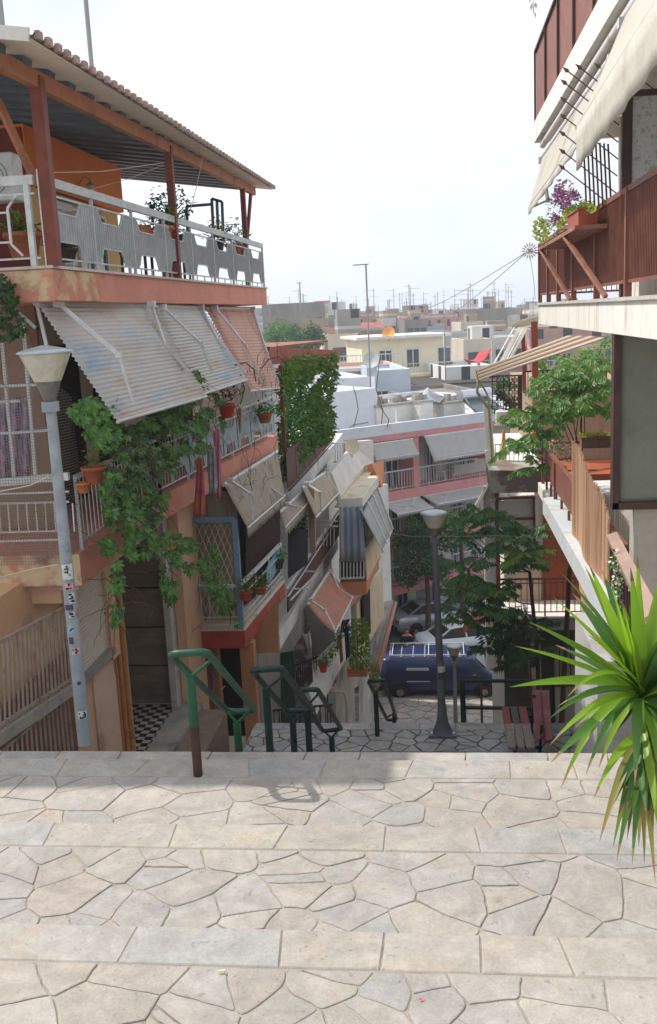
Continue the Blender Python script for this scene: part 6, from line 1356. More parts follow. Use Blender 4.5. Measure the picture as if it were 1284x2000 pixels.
A1b = [(330, 730), (365, 715), (392, 725), (375, 760), (340, 765)]
A2 = [(198, 1052), (262, 1035), (330, 1040), (400, 1045), (425, 1075), (430, 1120), (455, 1160), (465, 1225), (448, 1225), (425, 1185), (395, 1130), (350, 1110), (335, 1190), (318, 1140), (300, 1085), (240, 1085), (205, 1080)]
A5 = [(318, 800), (330, 750), (395, 735), (440, 790), (436, 850), (400, 882), (350, 880)]
A3 = [(222, 1100), (245, 1098), (235, 1150), (232, 1222), (222, 1225), (214, 1150)]
A4 = [(212, 830), (300, 830), (340, 860), (320, 960), (300, 1030), (225, 1020), (215, 930)]
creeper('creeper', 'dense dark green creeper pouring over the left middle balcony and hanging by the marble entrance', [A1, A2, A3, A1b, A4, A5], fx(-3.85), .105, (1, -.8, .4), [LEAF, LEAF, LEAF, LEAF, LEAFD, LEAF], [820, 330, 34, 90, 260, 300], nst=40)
creeper('creeper', 'small patch of dark leaves hanging at the left edge under the terrace slab', [[(-5, 530), (20, 540), (28, 575), (42, 620), (45, 655), (20, 665), (-5, 650)]], lambda x, y: Q(x, y, 10.3+RV.uniform(-.1, .1)), .10, (0, -1, .3), LEAFD, 70)
GAP = -.42
B1 = [(543, 722), (560, 702), (600, 692), (640, 698), (655, 720), (600, 745), (555, 760)]
B2 = [(628, 700), (658, 686), (660, 740), (652, 760), (645, 790), (655, 808), (650, 855), (618, 880), (600, 800), (610, 740)]
B3 = [(546, 730), (618, 720), (615, 800), (640, 850), (600, 895), (572, 925), (552, 940), (545, 850)]
creeper('creeper', 'tall curtain of mixed green and straw creeper over the brown railing of the white house', [B3, B1, B2], lambda x, y: Q(x, y, 22.6+4.8*max(0, min(1, (x-545)/110.))+RV.uniform(-.35, .2)), .15, (1, -1, .4), [LEAF, LEAFB, leafmat('mid_leaf', (.03, .09, .015), (.10, .20, .03), .35)], [2800, 1100, 1900], palm=False, nst=60)
GAP = -.16
# dry stems over the left slats and awnings
t = thing('dry_creeper', 'bare brown creeper stems arching over the pink blind and salmon slab edge', 'creeper', Q(470, 720, 17)); q = MB()
for (pts_, Yd) in (([(425, 760), (432, 735), (452, 715), (480, 708), (497, 722), (500, 745)], 17), ([(505, 728), (525, 702), (545, 697), (560, 712)], 20), ([(380, 775), (395, 740), (420, 735), (430, 755)], 16), ([(360, 790), (350, 760), (365, 730), (360, 700)], 15), ([(470, 790), (478, 760), (470, 730)], 17), ([(545, 720), (580, 706), (620, 700), (640, 690)], 24)):
    q.tube([Q(x, y, Yd) for x, y in pts_], .012, 5)
for i in range(70):
    x, y = RV.uniform(320, 545), 0; s0 = V((x, 800-(x-320)*.22+RV.uniform(-60, 20), 0)); Yd = 13.5+(x-320)/225.*6.5; p = Q(s0.x, s0.y, Yd); pts = [p]; d = V((RV.uniform(-.2, .2), RV.uniform(-1, 1), RV.uniform(-1, 1)))
    for k in range(5): d = (d.normalized()+V((RV.uniform(-.2, .2), RV.uniform(-.6, .6), RV.uniform(-.6, .5)))).normalized(); pts.append(pts[-1]+d*.11)
    q.tube(pts, .005, 3)
for i in range(30):
    x = RV.uniform(440, 550); y = RV.uniform(880, 1060)-(x-440)*.45; p = Q(x, y, 16.5+(x-440)/110.*3.6); pts = [p]; d = V((RV.uniform(-.1, .1), RV.uniform(-1, 1), RV.uniform(-1, .6)))
    for k in range(8): d = (d.normalized()+V((RV.uniform(-.1, .1), RV.uniform(-.8, .8), RV.uniform(-.9, .7)))).normalized(); pts.append(pts[-1]+d*.10)
    q.tube(pts, .0045, 3)
q.build('stems', TWIG, t)
t = thing('dry_creeper', 'bare stems crossing the bluish white house wall behind the parapet', 'creeper', Q(690, 760, 58)); q = MB()
for pts_ in ([(690, 840), (700, 800), (695, 770), (690, 755)], [(665, 850), (690, 830), (720, 825)], [(742, 870), (748, 800), (735, 760), (742, 700)], [(745, 880), (760, 820), (740, 790)], [(640, 835), (690, 842), (740, 870)]):
    q.tube([Q(x, y, 44) for x, y in pts_], .02, 4)
q.build('stems', TWIG, t)
# long pinnate branches (tree of heaven)
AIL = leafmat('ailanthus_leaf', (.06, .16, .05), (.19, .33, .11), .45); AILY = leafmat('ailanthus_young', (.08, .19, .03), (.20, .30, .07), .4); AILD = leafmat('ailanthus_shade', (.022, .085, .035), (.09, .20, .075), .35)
def frond(mb, sb, p, d, L, lw=.045, ll=.17):
    d = V(d).normalized(); n = int(L/.045); pts = [p]; c = V(p)
    side = d.cross(V((0, 0, 1))); side = side.normalized() if side.length > .05 else V((1, 0, 0))
    for i in range(n):
        d = (d+V((0, 0, -.085))).normalized(); c = c+d*(L/n); pts.append(c.copy())
        if i > 1:
            k = math.sin(math.pi*(i+1)/(n+2))*.6+.45
            for s in (-1, 1): mb.leaf(c, side*s*.8+d*.35+V((0, 0, -.75+RV.uniform(-.35, .25))), ll*k*RV.uniform(.8, 1.15), lw*k*1.15, nrm=(RV.uniform(-.7, .4), -.8+RV.uniform(-.5, .3), .6), fold=.15)
    mb.leaf(c, d, ll*.7, lw, nrm=(0, 0, 1)); sb.tube(pts, .005, 3)
def ailanthus(label, tufts, m__, Yf, trunk, nf=7, L=.55, name='leafy_tree', lw=.05, ll=.18):
    t = thing(name, label, 'tree', trunk[-1]); qs = MB(); 
    for mi, (mm, tl) in enumerate(zip(m__, tufts)):
        q = MB()
        for (x, y) in tl:
            c = Q(x, y, Yf(x, y)); k0 = RV.uniform(0, 6.28)
            for k in range(nf):
                a = k0+k*6.283/nf+RV.uniform(-.25, .25); frond(q, qs, c, (math.cos(a), math.sin(a)*.9, RV.uniform(.2, 1.3)), L*RV.uniform(.7, 1.15), lw, ll)
        q.build('foliage', mm, t)
    for tr in (trunk,): qs.tube(tr, .03, 8, r2=.07)
    for tl in tufts:
        for (x, y) in tl[::3]:
            c = Q(x, y, Yf(x, y)); b = min([v for v in (trunk[0]+(trunk[1]-trunk[0])*k_/8 for k_ in range(9)) if v.z < c.z-.15] or [trunk[1]], key=lambda v: (v-c).length); qs.tube([c, (c+b)/2+V((RV.uniform(-.1, .1), 0, -.12)), b], .006, 5, r2=.014)
    qs.build('branches', TWIG, t); return t
yu = lambda x, y: 18.0+RV.uniform(-.5, .6)
up = [(1075, 760), (1100, 755), (1125, 740), (1140, 765), (1165, 770), (1085, 790), (1115, 790), (1180, 800), (1060, 815), (1095, 820), (1130, 815), (1145, 735), (1120, 715)]
upy = [(1150, 725), (1030, 810), (1085, 750), (1135, 775)]
upl = [(1018, 835), (1040, 868), (1010, 880), (1050, 915), (1058, 850)]
ailanthus('sunlit long leaved tree rising between the rusty railing and the terrace at the right', [up+upl, upy], [AIL, AILY], yu, [V((2.6, 18.2, 12.2)), V((2.45, 18.4, 10.5)), V((2.3, 18.5, 7.0)), V((2.2, 18.5, 4.2))], nf=8, L=.50)
lo = [(905, 1020), (935, 1005), (960, 1020), (920, 1050), (1000, 1060), (1030, 1040), (1015, 1085), (985, 1045), (1025, 1105), (940, 1090), (915, 1120), (905, 1160), (945, 1180), (965, 1200), (900, 1215), (980, 1150)]
lod = [(985, 1235), (1020, 1245), (1000, 1275), (1040, 1280), (955, 1265), (1045, 1225), (980, 1210), (1010, 1300)]
loy = [(945, 1165), (1025, 1085)]
yl = lambda x, y: 17.6+RV.uniform(-.6, .6)
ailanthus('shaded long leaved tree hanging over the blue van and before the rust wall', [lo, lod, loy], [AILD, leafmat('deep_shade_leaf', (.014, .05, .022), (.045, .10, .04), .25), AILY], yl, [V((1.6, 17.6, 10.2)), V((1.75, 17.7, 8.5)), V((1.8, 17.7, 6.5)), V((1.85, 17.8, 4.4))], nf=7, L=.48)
# crown trees made of leaf clumps
def crowntree(name, label, c, R, trunk_z, m__, n, leaf, squash=.8, clumps=26, cat='tree', tr=.12):
    c = V(c); t = thing(name, label, cat, V((c.x, c.y, trunk_z))); cl = []
    for i in range(clumps):
        d = V((RV.gauss(0, 1), RV.gauss(0, 1), RV.gauss(0, 1)*squash)).normalized()*RV.uniform(.35, 1.0); cl.append((c+V((d.x*R, d.y*R, d.z*R*squash)), R*RV.uniform(.22, .40)))
    half = [MB(), MB()]
    for i in range(n):
        p0, r0 = cl[i % clumps]; d = V((RV.gauss(0, 1), RV.gauss(0, 1), RV.gauss(0, 1))).normalized()*r0*RV.uniform(.5, 1.05)
        half[(i % clumps) % 2].leaf(p0+d, V((RV.uniform(-1, 1), RV.uniform(-1, 1), RV.uniform(-.8, .5))), leaf*RV.uniform(.6, 1.3), leaf*.55, nrm=d+V((0, 0, .6*r0)))
    b_ = MB(); b_.v = half[0].v; b_.f = half[0].f; half[0].build('crown', m__[0], t); half[1].build('crown', m__[1], t)
    q = MB(); q.tube([V((c.x, c.y, trunk_z)), V((c.x+.05, c.y, (trunk_z+c.z)/2)), c], tr*1.3, 8, r2=tr*.6)
    for (p0, r0) in cl[::3]: q.tube([c-V((0, 0, R*.4)), (c+p0)/2, p0], tr*.35, 5, r2=.01)
    q.build('trunk', TWIG, t); return t
STR = [leafmat('street_tree_leaf', (.014, .055, .02), (.05, .12, .04), .25), leafmat('street_tree_leaf2', (.02, .07, .022), (.07, .16, .05), .3)]
crowntree('street_tree', 'dark green street tree behind the landing lamp, in front of the far block', Q(832, 1085, 43.6), 1.7, 0, STR, 3900, .17, 1.1, 30)
crowntree('street_tree', 'lighter green street tree top just over the landing lamp head', Q(845, 1010, 45.0), .95, 0, [STR[1], LEAFB], 1300, .16, .9, 16)
crowntree('street_tree', 'dark street tree further right behind the hanging branches', Q(900, 1030, 42.5), 1.1, 0, STR, 1500, .17, 1.1, 16)
crowntree('round_tree', 'bright round crowned tree below the big bare grey block in the far town', Q(570, 665, 105), 3.3, -2, [leafmat('town_tree_leaf', (.04, .11, .03), (.10, .22, .05), .3), leafmat('town_tree_leaf2', (.02, .07, .03), (.06, .15, .05), .3)], 5200, .42, .62, 30)
crowntree('round_tree', 'pale bushy tree seen over the terrace railing at the right', Q(1165, 700, 70), 2.2, 0, [LEAFB, AIL], 1500, .3, .7, 16)
crowntree('bush', 'small sunlit bush on the upper terrace behind the dark railing', Q(1065, 725, 26), .42, Q(1065, 760, 26).z, [LEAFB, AIL], 700, .09, .9, 10, cat='bush', tr=.02)
crowntree('bush', 'dark potted shrub behind the wrought iron screen', Q(985, 775, 22.2), .38, Q(985, 810, 22.2).z, [AILD, LEAFD], 700, .08, 1.1, 10, cat='bush', tr=.02)
# spiky yucca
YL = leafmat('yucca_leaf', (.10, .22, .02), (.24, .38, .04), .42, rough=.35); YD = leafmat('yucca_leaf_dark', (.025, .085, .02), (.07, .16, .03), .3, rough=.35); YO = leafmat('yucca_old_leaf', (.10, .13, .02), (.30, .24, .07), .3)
b4 = MB()
def blade(mb, base, tip, w, sag=0.0, nrm=None, n=9):
    w = w*1.18
    base, tip = V(base), V(tip); L = (tip-base).length; up_ = V(nrm) if nrm is not None else V((RV.uniform(-.3, .3), RV.uniform(-.9, -.2), 1)); ctrl = (base+tip)/2+V((0, 0, sag*L)); vs = []
    for i in range(n+1):
        s = i/n; p = base*(1-s)**2+ctrl*2*s*(1-s)+tip*s*s; dd = ((ctrl-base)*(1-s)+(tip-ctrl)*s).normalized(); r = dd.cross(up_).normalized(); u = r.cross(dd)
        ww = w*(.62+.38*math.sin(min(1, s*2.2)*math.pi/2))*(1-max(0, s-.45)/.55)**.85+.0008; vs += [p-r*ww/2+u*ww*.16, p-u*ww*.02, p+r*ww/2+u*ww*.16]
    fs = []
    for i in range(n):
        a = i*3; fs += [(a, a+1, a+4, a+3), (a+1, a+2, a+5, a+4)]
    mb.add(vs, fs, True)
    if RV.random() < .75:
        k_ = -6; b4.add([v+(v-base)*.004 for v in vs[-6:]], [(0, 1, 4, 3), (1, 2, 5, 4)], True); b4.add([v+V((0, 0, .0015)) for v in vs[-6:]], [(0, 1, 4, 3), (1, 2, 5, 4)], True)
YC = Q(1252, 1338, 4.3); YB = V((YC.x+.36, YC.y+.30, 12.1)); YU = thing('yucca', 'spiky bright green yucca with drooping old leaves at the right edge of the steps', 'plant', YB)
b1, b2, b3 = MB(), MB(), MB()
main = [((1094, 1118), .1, 4.1, .05), ((1150, 1102), .06, 4.2, .055), ((1142, 1104), .04, 4.6, .05), ((1080, 1165), .02, 4.0, .055), ((1032, 1214), .05, 4.05, .055), ((1006, 1262), .06, 3.95, .045), ((996, 1342), .06, 3.9, .06), ((1245, 1080), .0, 4.3, .045), ((1232, 1108), .0, 4.2, .055), ((1176, 1112), .05, 4.6, .045), ((1218, 1185), .0, 4.0, .06), ((1300, 1090), .05, 4.4, .05), ((1120, 1160), .05, 4.5, .05), ((1085, 1260), .06, 4.5, .035), ((1330, 1190), .05, 4.3, .05), ((1150, 1240), .05, 4.0, .05), ((1190, 1130), .03, 3.8, .045), ((1175, 1290), .03, 3.8, .03)]
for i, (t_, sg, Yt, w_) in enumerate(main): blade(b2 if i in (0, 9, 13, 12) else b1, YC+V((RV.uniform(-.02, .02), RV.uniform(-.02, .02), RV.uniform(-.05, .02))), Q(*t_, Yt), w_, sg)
droop = [((1072, 1405), .25, 4.0, .035), ((1096, 1540), .42, 4.0, .04), ((1075, 1455), .22, 3.9, .035), ((1076, 1490), .10, 3.95, .045), ((1145, 1512), .38, 4.1, .035), ((1170, 1500), .35, 4.2, .035), ((1120, 1425), .25, 4.4, .03), ((1090, 1380), .30, 4.4, .03), ((1240, 1535), .25, 3.9, .045), ((1180, 1460), .3, 4.4, .035), ((1110, 1360), .3, 3.8, .03), ((1290, 1520), .25, 4.0, .04)]
for (t_, sg, Yt, w_) in droop: blade(b2 if RV.random() < .35 else b1, YC+V((RV.uniform(-.02, .02), RV.uniform(-.02, .02), -.05)), Q(*t_, Yt), w_, sg, nrm=(0, -.5, 1))
Y2 = Q(1262, 1440, 4.3)
old = [((1171, 1645), .15), ((1197, 1658), .12), ((1205, 1680), .12), ((1259, 1687), .05), ((1248, 1652), .08), ((1185, 1600), .18), ((1225, 1640), .1), ((1160, 1560), .25), ((1275, 1670), .05), ((1215, 1600), .1), ((1290, 1640), .1), ((1235, 1690), .08), ((1280, 1720), .08), ((1190, 1560), .2), ((1265, 1600), .05)]
for i, (t_, sg) in enumerate(old): blade((b3, b1, b2)[i % 3] if i % 4 else b3, Y2+V((RV.uniform(-.05, .03), RV.uniform(-.04, .04), RV.uniform(-.06, .08))), Q(*t_, 4.0+RV.uniform(-.15, .3)), .034, sg, nrm=(-.5, -1, .3))
for i in range(80):
    a = RV.uniform(0, 6.283); e = RV.uniform(-.7, 1.2); d = V((math.cos(a)*math.cos(e), math.sin(a)*math.cos(e), math.sin(e)))
    if d.y < -.3 and d.x < .2: d.x = abs(d.x)+.2
    if d.x < -.15: d.x *= .45
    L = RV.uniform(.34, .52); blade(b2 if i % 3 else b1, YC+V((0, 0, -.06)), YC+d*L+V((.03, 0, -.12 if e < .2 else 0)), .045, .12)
for i in range(44):
    a = RV.uniform(0, 6.283); d = V((math.cos(a)*.7, math.sin(a)*.7, -RV.uniform(.5, 1.3))).normalized(); d.x = max(d.x, -.35); blade((b3, b2, b2)[i % 3], Y2+V((0, 0, -RV.uniform(0, .15))), Y2+d*RV.uniform(.25, .42), .042, .2)
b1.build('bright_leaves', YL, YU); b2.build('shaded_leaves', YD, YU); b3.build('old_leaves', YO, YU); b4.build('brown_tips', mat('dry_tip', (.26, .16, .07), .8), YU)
q = MB(); q.tube([YB, YB+(YC-YB)*.5+V((.06, 0, 0)), YC+V((0.02, 0.02, -.05))], .05, 10, r2=.04); q.build('trunk', mat('yucca_trunk', (.16, .11, .07), .95, (.10, .07, .045), sc=12, bump=.6, bsc=40), YU)
# ================================================================ POTS, FLOWERS, LAUNDRY AND OTHER SMALL THINGS
FLR = mat('red_flower', (.55, .04, .04), .6, island=.2); FLP = mat('purple_flower', (.34, .10, .36), .6, (.42, .16, .30), sc=30, island=.3); FLK = mat('pink_flower', (.62, .22, .28), .6, island=.2); FLW = mat('white_flower', (.75, .72, .62), .6)
PLR = mat('orange_plastic', (.60, .20, .07), .45, (.52, .17, .06), sc=6); PRD = mat('red_plastic', (.52, .05, .03), .45)
def pot(label, base, r, h, m__=None, plant=True, pm=None, ph=.25, pr=.15, n=60, fl=None, nf=12, lw=.05, rect=None, droop=-.2, name='flower_pot', group=None):
    base = V(base); t = thing(name, label, 'plant pot', base, group); q = MB()
    if rect:
        q.box(base+V((0, 0, h/2)), (rect[0], rect[1], h*.92)); q.box(base+V((0, 0, h)), (rect[0]+.03, rect[1]+.03, h*.12))
    else: q.lathe([(r*.68, 0), (r*.92, h*.8), (r*1.05, h*.8), (r*1.08, h), (r*.9, h), (r*.85, h*.9)], base, 16)
    q.build('pot', m__ or TERRA, t)
    if plant:
        q = MB(); ctr = base+V((0, 0, h))
        sx, sy = (rect[0]/2, rect[1]/2) if rect else (r*.5, r*.5)
        for i in range(n):
            p = ctr+V((RV.uniform(-sx, sx), RV.uniform(-sy, sy), 0)); d = V((RV.gauss(0, .5), RV.gauss(0, .5), RV.uniform(.1, 1))).normalized()*RV.uniform(.2, 1); q.leaf(p+V((d.x*pr, d.y*pr, d.z*ph)), (d.x+RV.uniform(-.5, .5), d.y+RV.uniform(-.5, .5), RV.uniform(droop-.4, .5)), lw*RV.uniform(.7, 1.3), lw*.5)
        q.build('leaves', pm or LEAF, t)
        if fl:
            q = MB()
            for i in range(nf):
                c = ctr+V((RV.uniform(-sx, sx)*1.3, RV.uniform(-sy, sy)*1.3, ph*RV.uniform(.6, 1.15)))
                for k in range(5): q.leaf(c, (math.cos(k*1.257), math.sin(k*1.257)-.4, .3), lw*.55, lw*.45)
            q.build('flowers', fl, t)
    return t
G1 = 'pots along the roofed terrace'
def tp(x, Yd, z=15.68): p = Q(x, 480, Yd); return V((p.x, Yd, z))
pot('orange trough pot left of the brown post on the terrace, half seen through the rail', QX(280, 462, -4.28), .1, .13, PLR, rect=(.16, .62), n=40, ph=.12, group=G1)
pot('terracotta pot with glossy leaves just left of the middle terrace post', Q(322, 476, 15.2), .15, .26, n=90, ph=.35, pr=.25, lw=.09, group=G1)
pot('pot with a tall pink bloom beside the grey metal frame on the terrace', Q(425, 492, 18.6), .16, .22, mat('dark_pot', (.07, .05, .04), .7), n=120, ph=.4, pr=.3, fl=FLK, nf=8, lw=.09, group=G1)
pot('orange pot of red geraniums near the far terrace post', Q(458, 502, 20.2), .18, .26, n=120, ph=.45, pr=.3, fl=FLR, nf=12, lw=.09, group=G1)
pot('small pot with upright leaves next to the far terrace post', Q(470, 500, 20.9), .12, .2, n=60, ph=.45, pr=.2, lw=.10, group=G1)
pot('large terracotta planter with ferny leaves behind the near corner of the terrace rail', Q(50, 505, 11.6), .22, .30, n=90, ph=.22, pr=.2, lw=.10, group=G1)
pot('low dark leaved plant on the terrace floor behind the first rail panel', Q(130, 512, 12.0), .15, .16, mat('dark_pot', (.07, .05, .04)), n=90, ph=.22, pr=.28, lw=.10, pm=LEAFD, group=G1)
FI = thing('potted_fig_tree', 'slender dark leaved tree in a pot behind the middle post of the terrace', 'potted tree', Q(330, 470, 16.6)); fb = Q(330, 478, 16.6)
q = MB(); q.lathe([(.12, 0), (.18, .3), (.2, .32)], V((fb.x, fb.y, 15.68)), 14); q.build('pot', TERRA, FI)
q = MB(); q.tube([V((fb.x, fb.y, 15.9)), Q(330, 440, 16.6), Q(326, 400, 16.6)], .02, 6)
q2_ = MB()
for (x, y, rr_) in ((300, 392, .14), (312, 383, .16), (330, 380, .16), (348, 378, .14), (322, 402, .2), (345, 408, .18), (360, 395, .14), (308, 412, .14), (335, 425, .18), (350, 440, .16), (318, 432, .14), (296, 400, .1), (362, 415, .1), (340, 455, .14), (325, 450, .14)):
    c = Q(x, y, 16.6+RV.uniform(-.3, .3)); q.tube([Q(328, 425, 16.6), c], .008, 4)
    for i in range(26): d = V((RV.gauss(0, 1), RV.gauss(0, 1), RV.gauss(0, 1)))*.45*rr_; q2_.leaf(c+d, (RV.uniform(-1, 1), RV.uniform(-1, 1), RV.uniform(-1, .2)), .085, .045)
q.build('stem', TWIG, FI); q2_.build('leaves', LEAFD, FI)
# dark metal frames and other clutter on the terrace
t = thing('metal_frame', 'dark metal rack frames standing on the terrace before the sky', 'frame', Q(420, 480, 19)); q = MB()
for a_, b_ in (((250, 412), (300, 410)), ((298, 410), (299, 440)), ((364, 403), (414, 399)), ((365, 403), (367, 455)), ((414, 388), (418, 470)), ((414, 388), (434, 394)), ((434, 394), (437, 470)), ((424, 391), (427, 465))): q.beam(Q(*a_, 19.0), Q(*b_, 19.0), .05, .05)
q.build('frame', mat('slate_metal', (.10, .12, .16), .5), t)
t = thing('wall_lantern', 'small iron wall lantern on the vivid orange terrace wall', 'lantern', QX(168, 358, -5.85)); lc = QX(168, 362, -5.80); q = MB()
q.tube([lc+V((-.1, -.05, .02)), lc+V((0, -.05, .14)), lc+V((.08, -.02, .10)), lc+V((.08, 0, .03))], .012, 6); q.lathe([(.005, .06), (.075, .0), (.07, -.01)], lc+V((.08, 0, 0)), 8); q.lathe([(.03, -.17), (.035, -.16)], lc+V((.08, 0, 0)), 8); q.build('bracket', MAST, t)
q = MB(); q.lathe([(.035, -.155), (.058, -.012)], lc+V((.08, 0, 0)), 8); q.build('glass', mat('lantern_glass', (.5, .48, .4), .2), t)
ac = Q(4, 392, 11.6); t = thing('air_conditioner', 'large white air conditioner at the left edge of the terrace by the ochre wall', 'air conditioner', ac); q = MB(); q.box(ac+V((-.22, .2, .28)), (.75, .3, .55)); q.build('casing', WMET, t, bevel=.02)
c_ = ac+V((-.12, .045, .28)); q = MB()
for rr_ in (.20, .15, .10, .05): q.tube([c_+V((rr_*math.cos(k*math.pi/8), 0, rr_*math.sin(k*math.pi/8))) for k in range(16)], .006, 4, close=True)
q.build('fan_guard', MAST, t)
# chairs / dark shapes behind the rail
for i, (x, Yd, lab) in enumerate(((325, 15.8, 'dark wooden chair behind the middle of the terrace railing'), (395, 17.8, 'dark chair further along behind the terrace railing'), (205, 13.4, 'pale wooden chair behind the near half of the terrace railing'))):
    c = tp(x, Yd); c.x -= .5; t = thing('chair', lab, 'chair', c, 'chairs on the roofed terrace'); mm = mat('pale_wood', (.38, .28, .18), .7) if i == 2 else mat('dark_chair_wood', (.05, .035, .035), .6)
    q = MB(); q.box(c+V((0, 0, .44)), (.44, .44, .04)); q.build('seat', mm, t)
    q = MB(); q.box(c+V((0, .21, .72)), (.42, .03, .35)); q.build('backrest', mm, t)
    for sx in (-.19, .19):
        for sy in (-.19, .19): q = MB(); q.beam(c+V((sx, sy, 0)), c+V((sx, sy, .42)), .04, .04); q.build('leg', mm, t)
# middle balcony pots
pot('terracotta pot with small leaves hanging on the rail between the net and the creeper', Q(186, 944, 10.9), .14, .20, n=60, ph=.18, pr=.14, lw=.05, pm=LEAFB, fl=mat('orange_flower', (.6, .25, .05), .6), nf=4)
pot('smaller orange pot in a wire holder below and left of the terracotta one', Q(165, 962, 10.8), .09, .12, PLR, n=0, plant=False)
pot('orange hanging pot with broad leaves at the far end of the middle balcony', Q(518, 826, 20.2), .16, .20, n=90, ph=.28, pr=.35, lw=.12)
pot('terracotta pot among the creeper leaves on the middle balcony rail', Q(352, 890, 14.6), .10, .14, n=20, lw=.06)
pot('red pot with reddish stems behind the middle balcony railing', Q(445, 815, 17.0), .16, .24, PRD, n=110, ph=.6, pr=.25, lw=.09, pm=leafmat('reddish_leaf', (.08, .04, .02), (.16, .08, .03), .3))
# red balcony plants
pot('red pot with a bushy green plant hung on the rail of the red edged balcony', Q(481, 1172, 16.8), .12, .16, PRD, n=160, ph=.32, pr=.24, lw=.06)
pot('leafy pot trailing over the rail beside the red hanging pot', Q(510, 1160, 17.4), .12, .15, n=200, ph=.34, pr=.24, lw=.06, droop=-1.0, pm=leafmat('olive_leaf', (.04, .075, .02), (.10, .15, .04), .3))
pot('dark pot with broad leaves at the far end of the red edged balcony', Q(545, 1110, 20.0), .12, .18, mat('dark_pot', (.07, .05, .04)), n=80, ph=.4, pr=.25, lw=.10)
pot('potted shrub on top of the dark grey screen of the white house', Q(588, 1042, 22.0), .12, .12, mat('dark_pot', (.07, .05, .04)), n=160, ph=.40, pr=.25, lw=.09, pm=LEAFD)
pot('red pot on the low balcony of the white house under the pink awning', Q(632, 1312, 22.6), .12, .20, PRD, n=110, ph=.25, pr=.25, lw=.07)
# bright trailing plant on the orange trough, with hanging clothes
t = pot('orange trough under a tall bright green trailing plant by the last handrail', Q(699, 1320, 24.4), .1, .22, PLR, rect=(.52, .2), n=30, lw=.05)
q = MB(); poly = [(675, 1225), (690, 1208), (712, 1205), (722, 1230), (722, 1300), (700, 1312), (684, 1300), (680, 1260)]
for (x, y) in sample(poly, 800): q.leaf(Q(x, y, 24.3+RV.uniform(-.2, .2)), (RV.uniform(-.6, .6), RV.uniform(-.6, .2), RV.uniform(-1, .1)), .075, .045, nrm=(0, -1, .5))
q.build('trailing_leaves', LEAFB, t)
t = thing('climbing_plant', 'yellow green climbing plant on the end of the sloping roof by the last handrail', 'creeper', Q(732, 1320, 27)); q = MB()
for (x, y) in sample([(722, 1300), (735, 1290), (742, 1330), (740, 1362), (728, 1350), (722, 1325)], 180): q.leaf(Q(x, y, 26.6+RV.uniform(-.15, .15)), (RV.uniform(-.6, .6), RV.uniform(-.6, .2), RV.uniform(-1, .1)), .09, .05, nrm=(0, -1, .5))
q.build('leaves', leafmat('yellowish_leaf', (.12, .16, .03), (.30, .22, .04), .3), t)
t = thing('planter_bed', 'dark leafed plants along the sloping balcony edge under the pink awning', 'plants', Q(655, 1270, 23.5)); q = MB()
for (x, y) in sample([(630, 1295), (655, 1240), (668, 1218), (672, 1240), (650, 1290), (635, 1310)], 220): q.leaf(Q(x, y, 23.4+RV.uniform(-.2, .2)), (RV.uniform(-1, 1), RV.uniform(-1, .2), RV.uniform(-.6, .6)), .09, .045)
q.build('leaves', LEAF, t)
def garment(label, px, Yd, m__, name='hanging_cloth', amp=.03):
    a, b, c, d = [Q(x, y, Yd) for x, y in px]; t = thing(name, label, 'laundry', (a+b)/2); q = MB()
    q.grid(lambda u, v: (a*(1-u)+b*u)*(1-v)+(d*(1-u)+c*u)*v+V((0, amp*math.sin(u*13+v*2)*(.4+v), 0)), 16, 14, .006); q.build('cloth', m__, t); 
    q = MB(); q.box(a+V((.02, -.01, .01)), (.015, .02, .05)); q.box(b+V((-.02, -.01, .01)), (.015, .02, .05)); q.build('pegs', WMET, t)
TD = clothmat('tie_dye_cloth', (.55, .07, .20), .2, (.62, .22, .03), sc=3.2); 
_n = TD.node_tree.nodes
garment('purple and orange tie dyed cloth hanging from the middle balcony', [(386, 893), (396, 893), (402, 1010), (377, 1008)], 14.9, clothmat('tie_dye_cloth2', (.45, .05, .22), .2, (.65, .24, .03), sc=2.2, dirt=(.14, .07, .35)))
garment('grey striped cloth hanging between the tie dyed and the pink ones', [(404, 880), (420, 872), (426, 962), (408, 966)], 15.3, clothmat('grey_stripe_cloth', (.30, .28, .30), .2, (.5, .46, .48), sc=9))
garment('long pink cloth hanging right of the grey striped one', [(417, 842), (430, 838), (432, 972), (422, 974)], 15.6, clothmat('pink_cloth', (.62, .22, .36), .3))
garment('small pink and white cloth pegged near the far end of the middle balcony', [(461, 800), (473, 795), (472, 842), (468, 848)], 18.0, clothmat('rose_print_cloth', (.60, .30, .28), .3, (.62, .5, .45), sc=14))
garment('dark purple cloth hanging beside the bright trailing plant', [(672, 1226), (681, 1222), (684, 1280), (676, 1290)], 24.0, clothmat('dark_purple_cloth', (.05, .03, .08), .1))
garment('rust orange cloth hanging from the drying rod under the pink awning', [(660, 1240), (667, 1238), (671, 1290), (665, 1298)], 23.8, clothmat('rust_cloth', (.45, .16, .07), .2))
garment('white garment draped on the balcony behind the dark low railing', [(592, 1240), (606, 1236), (610, 1262), (600, 1268)], 21.0, clothmat('grey_white_cloth', (.5, .49, .47), .2))
garment('reddish plaid cloth on the drying rod nearest the trailing plant', [(668, 1212), (684, 1208), (676, 1232), (664, 1240)], 24.1, clothmat('plaid_cloth', (.30, .06, .08), .2, (.12, .05, .08), sc=18))
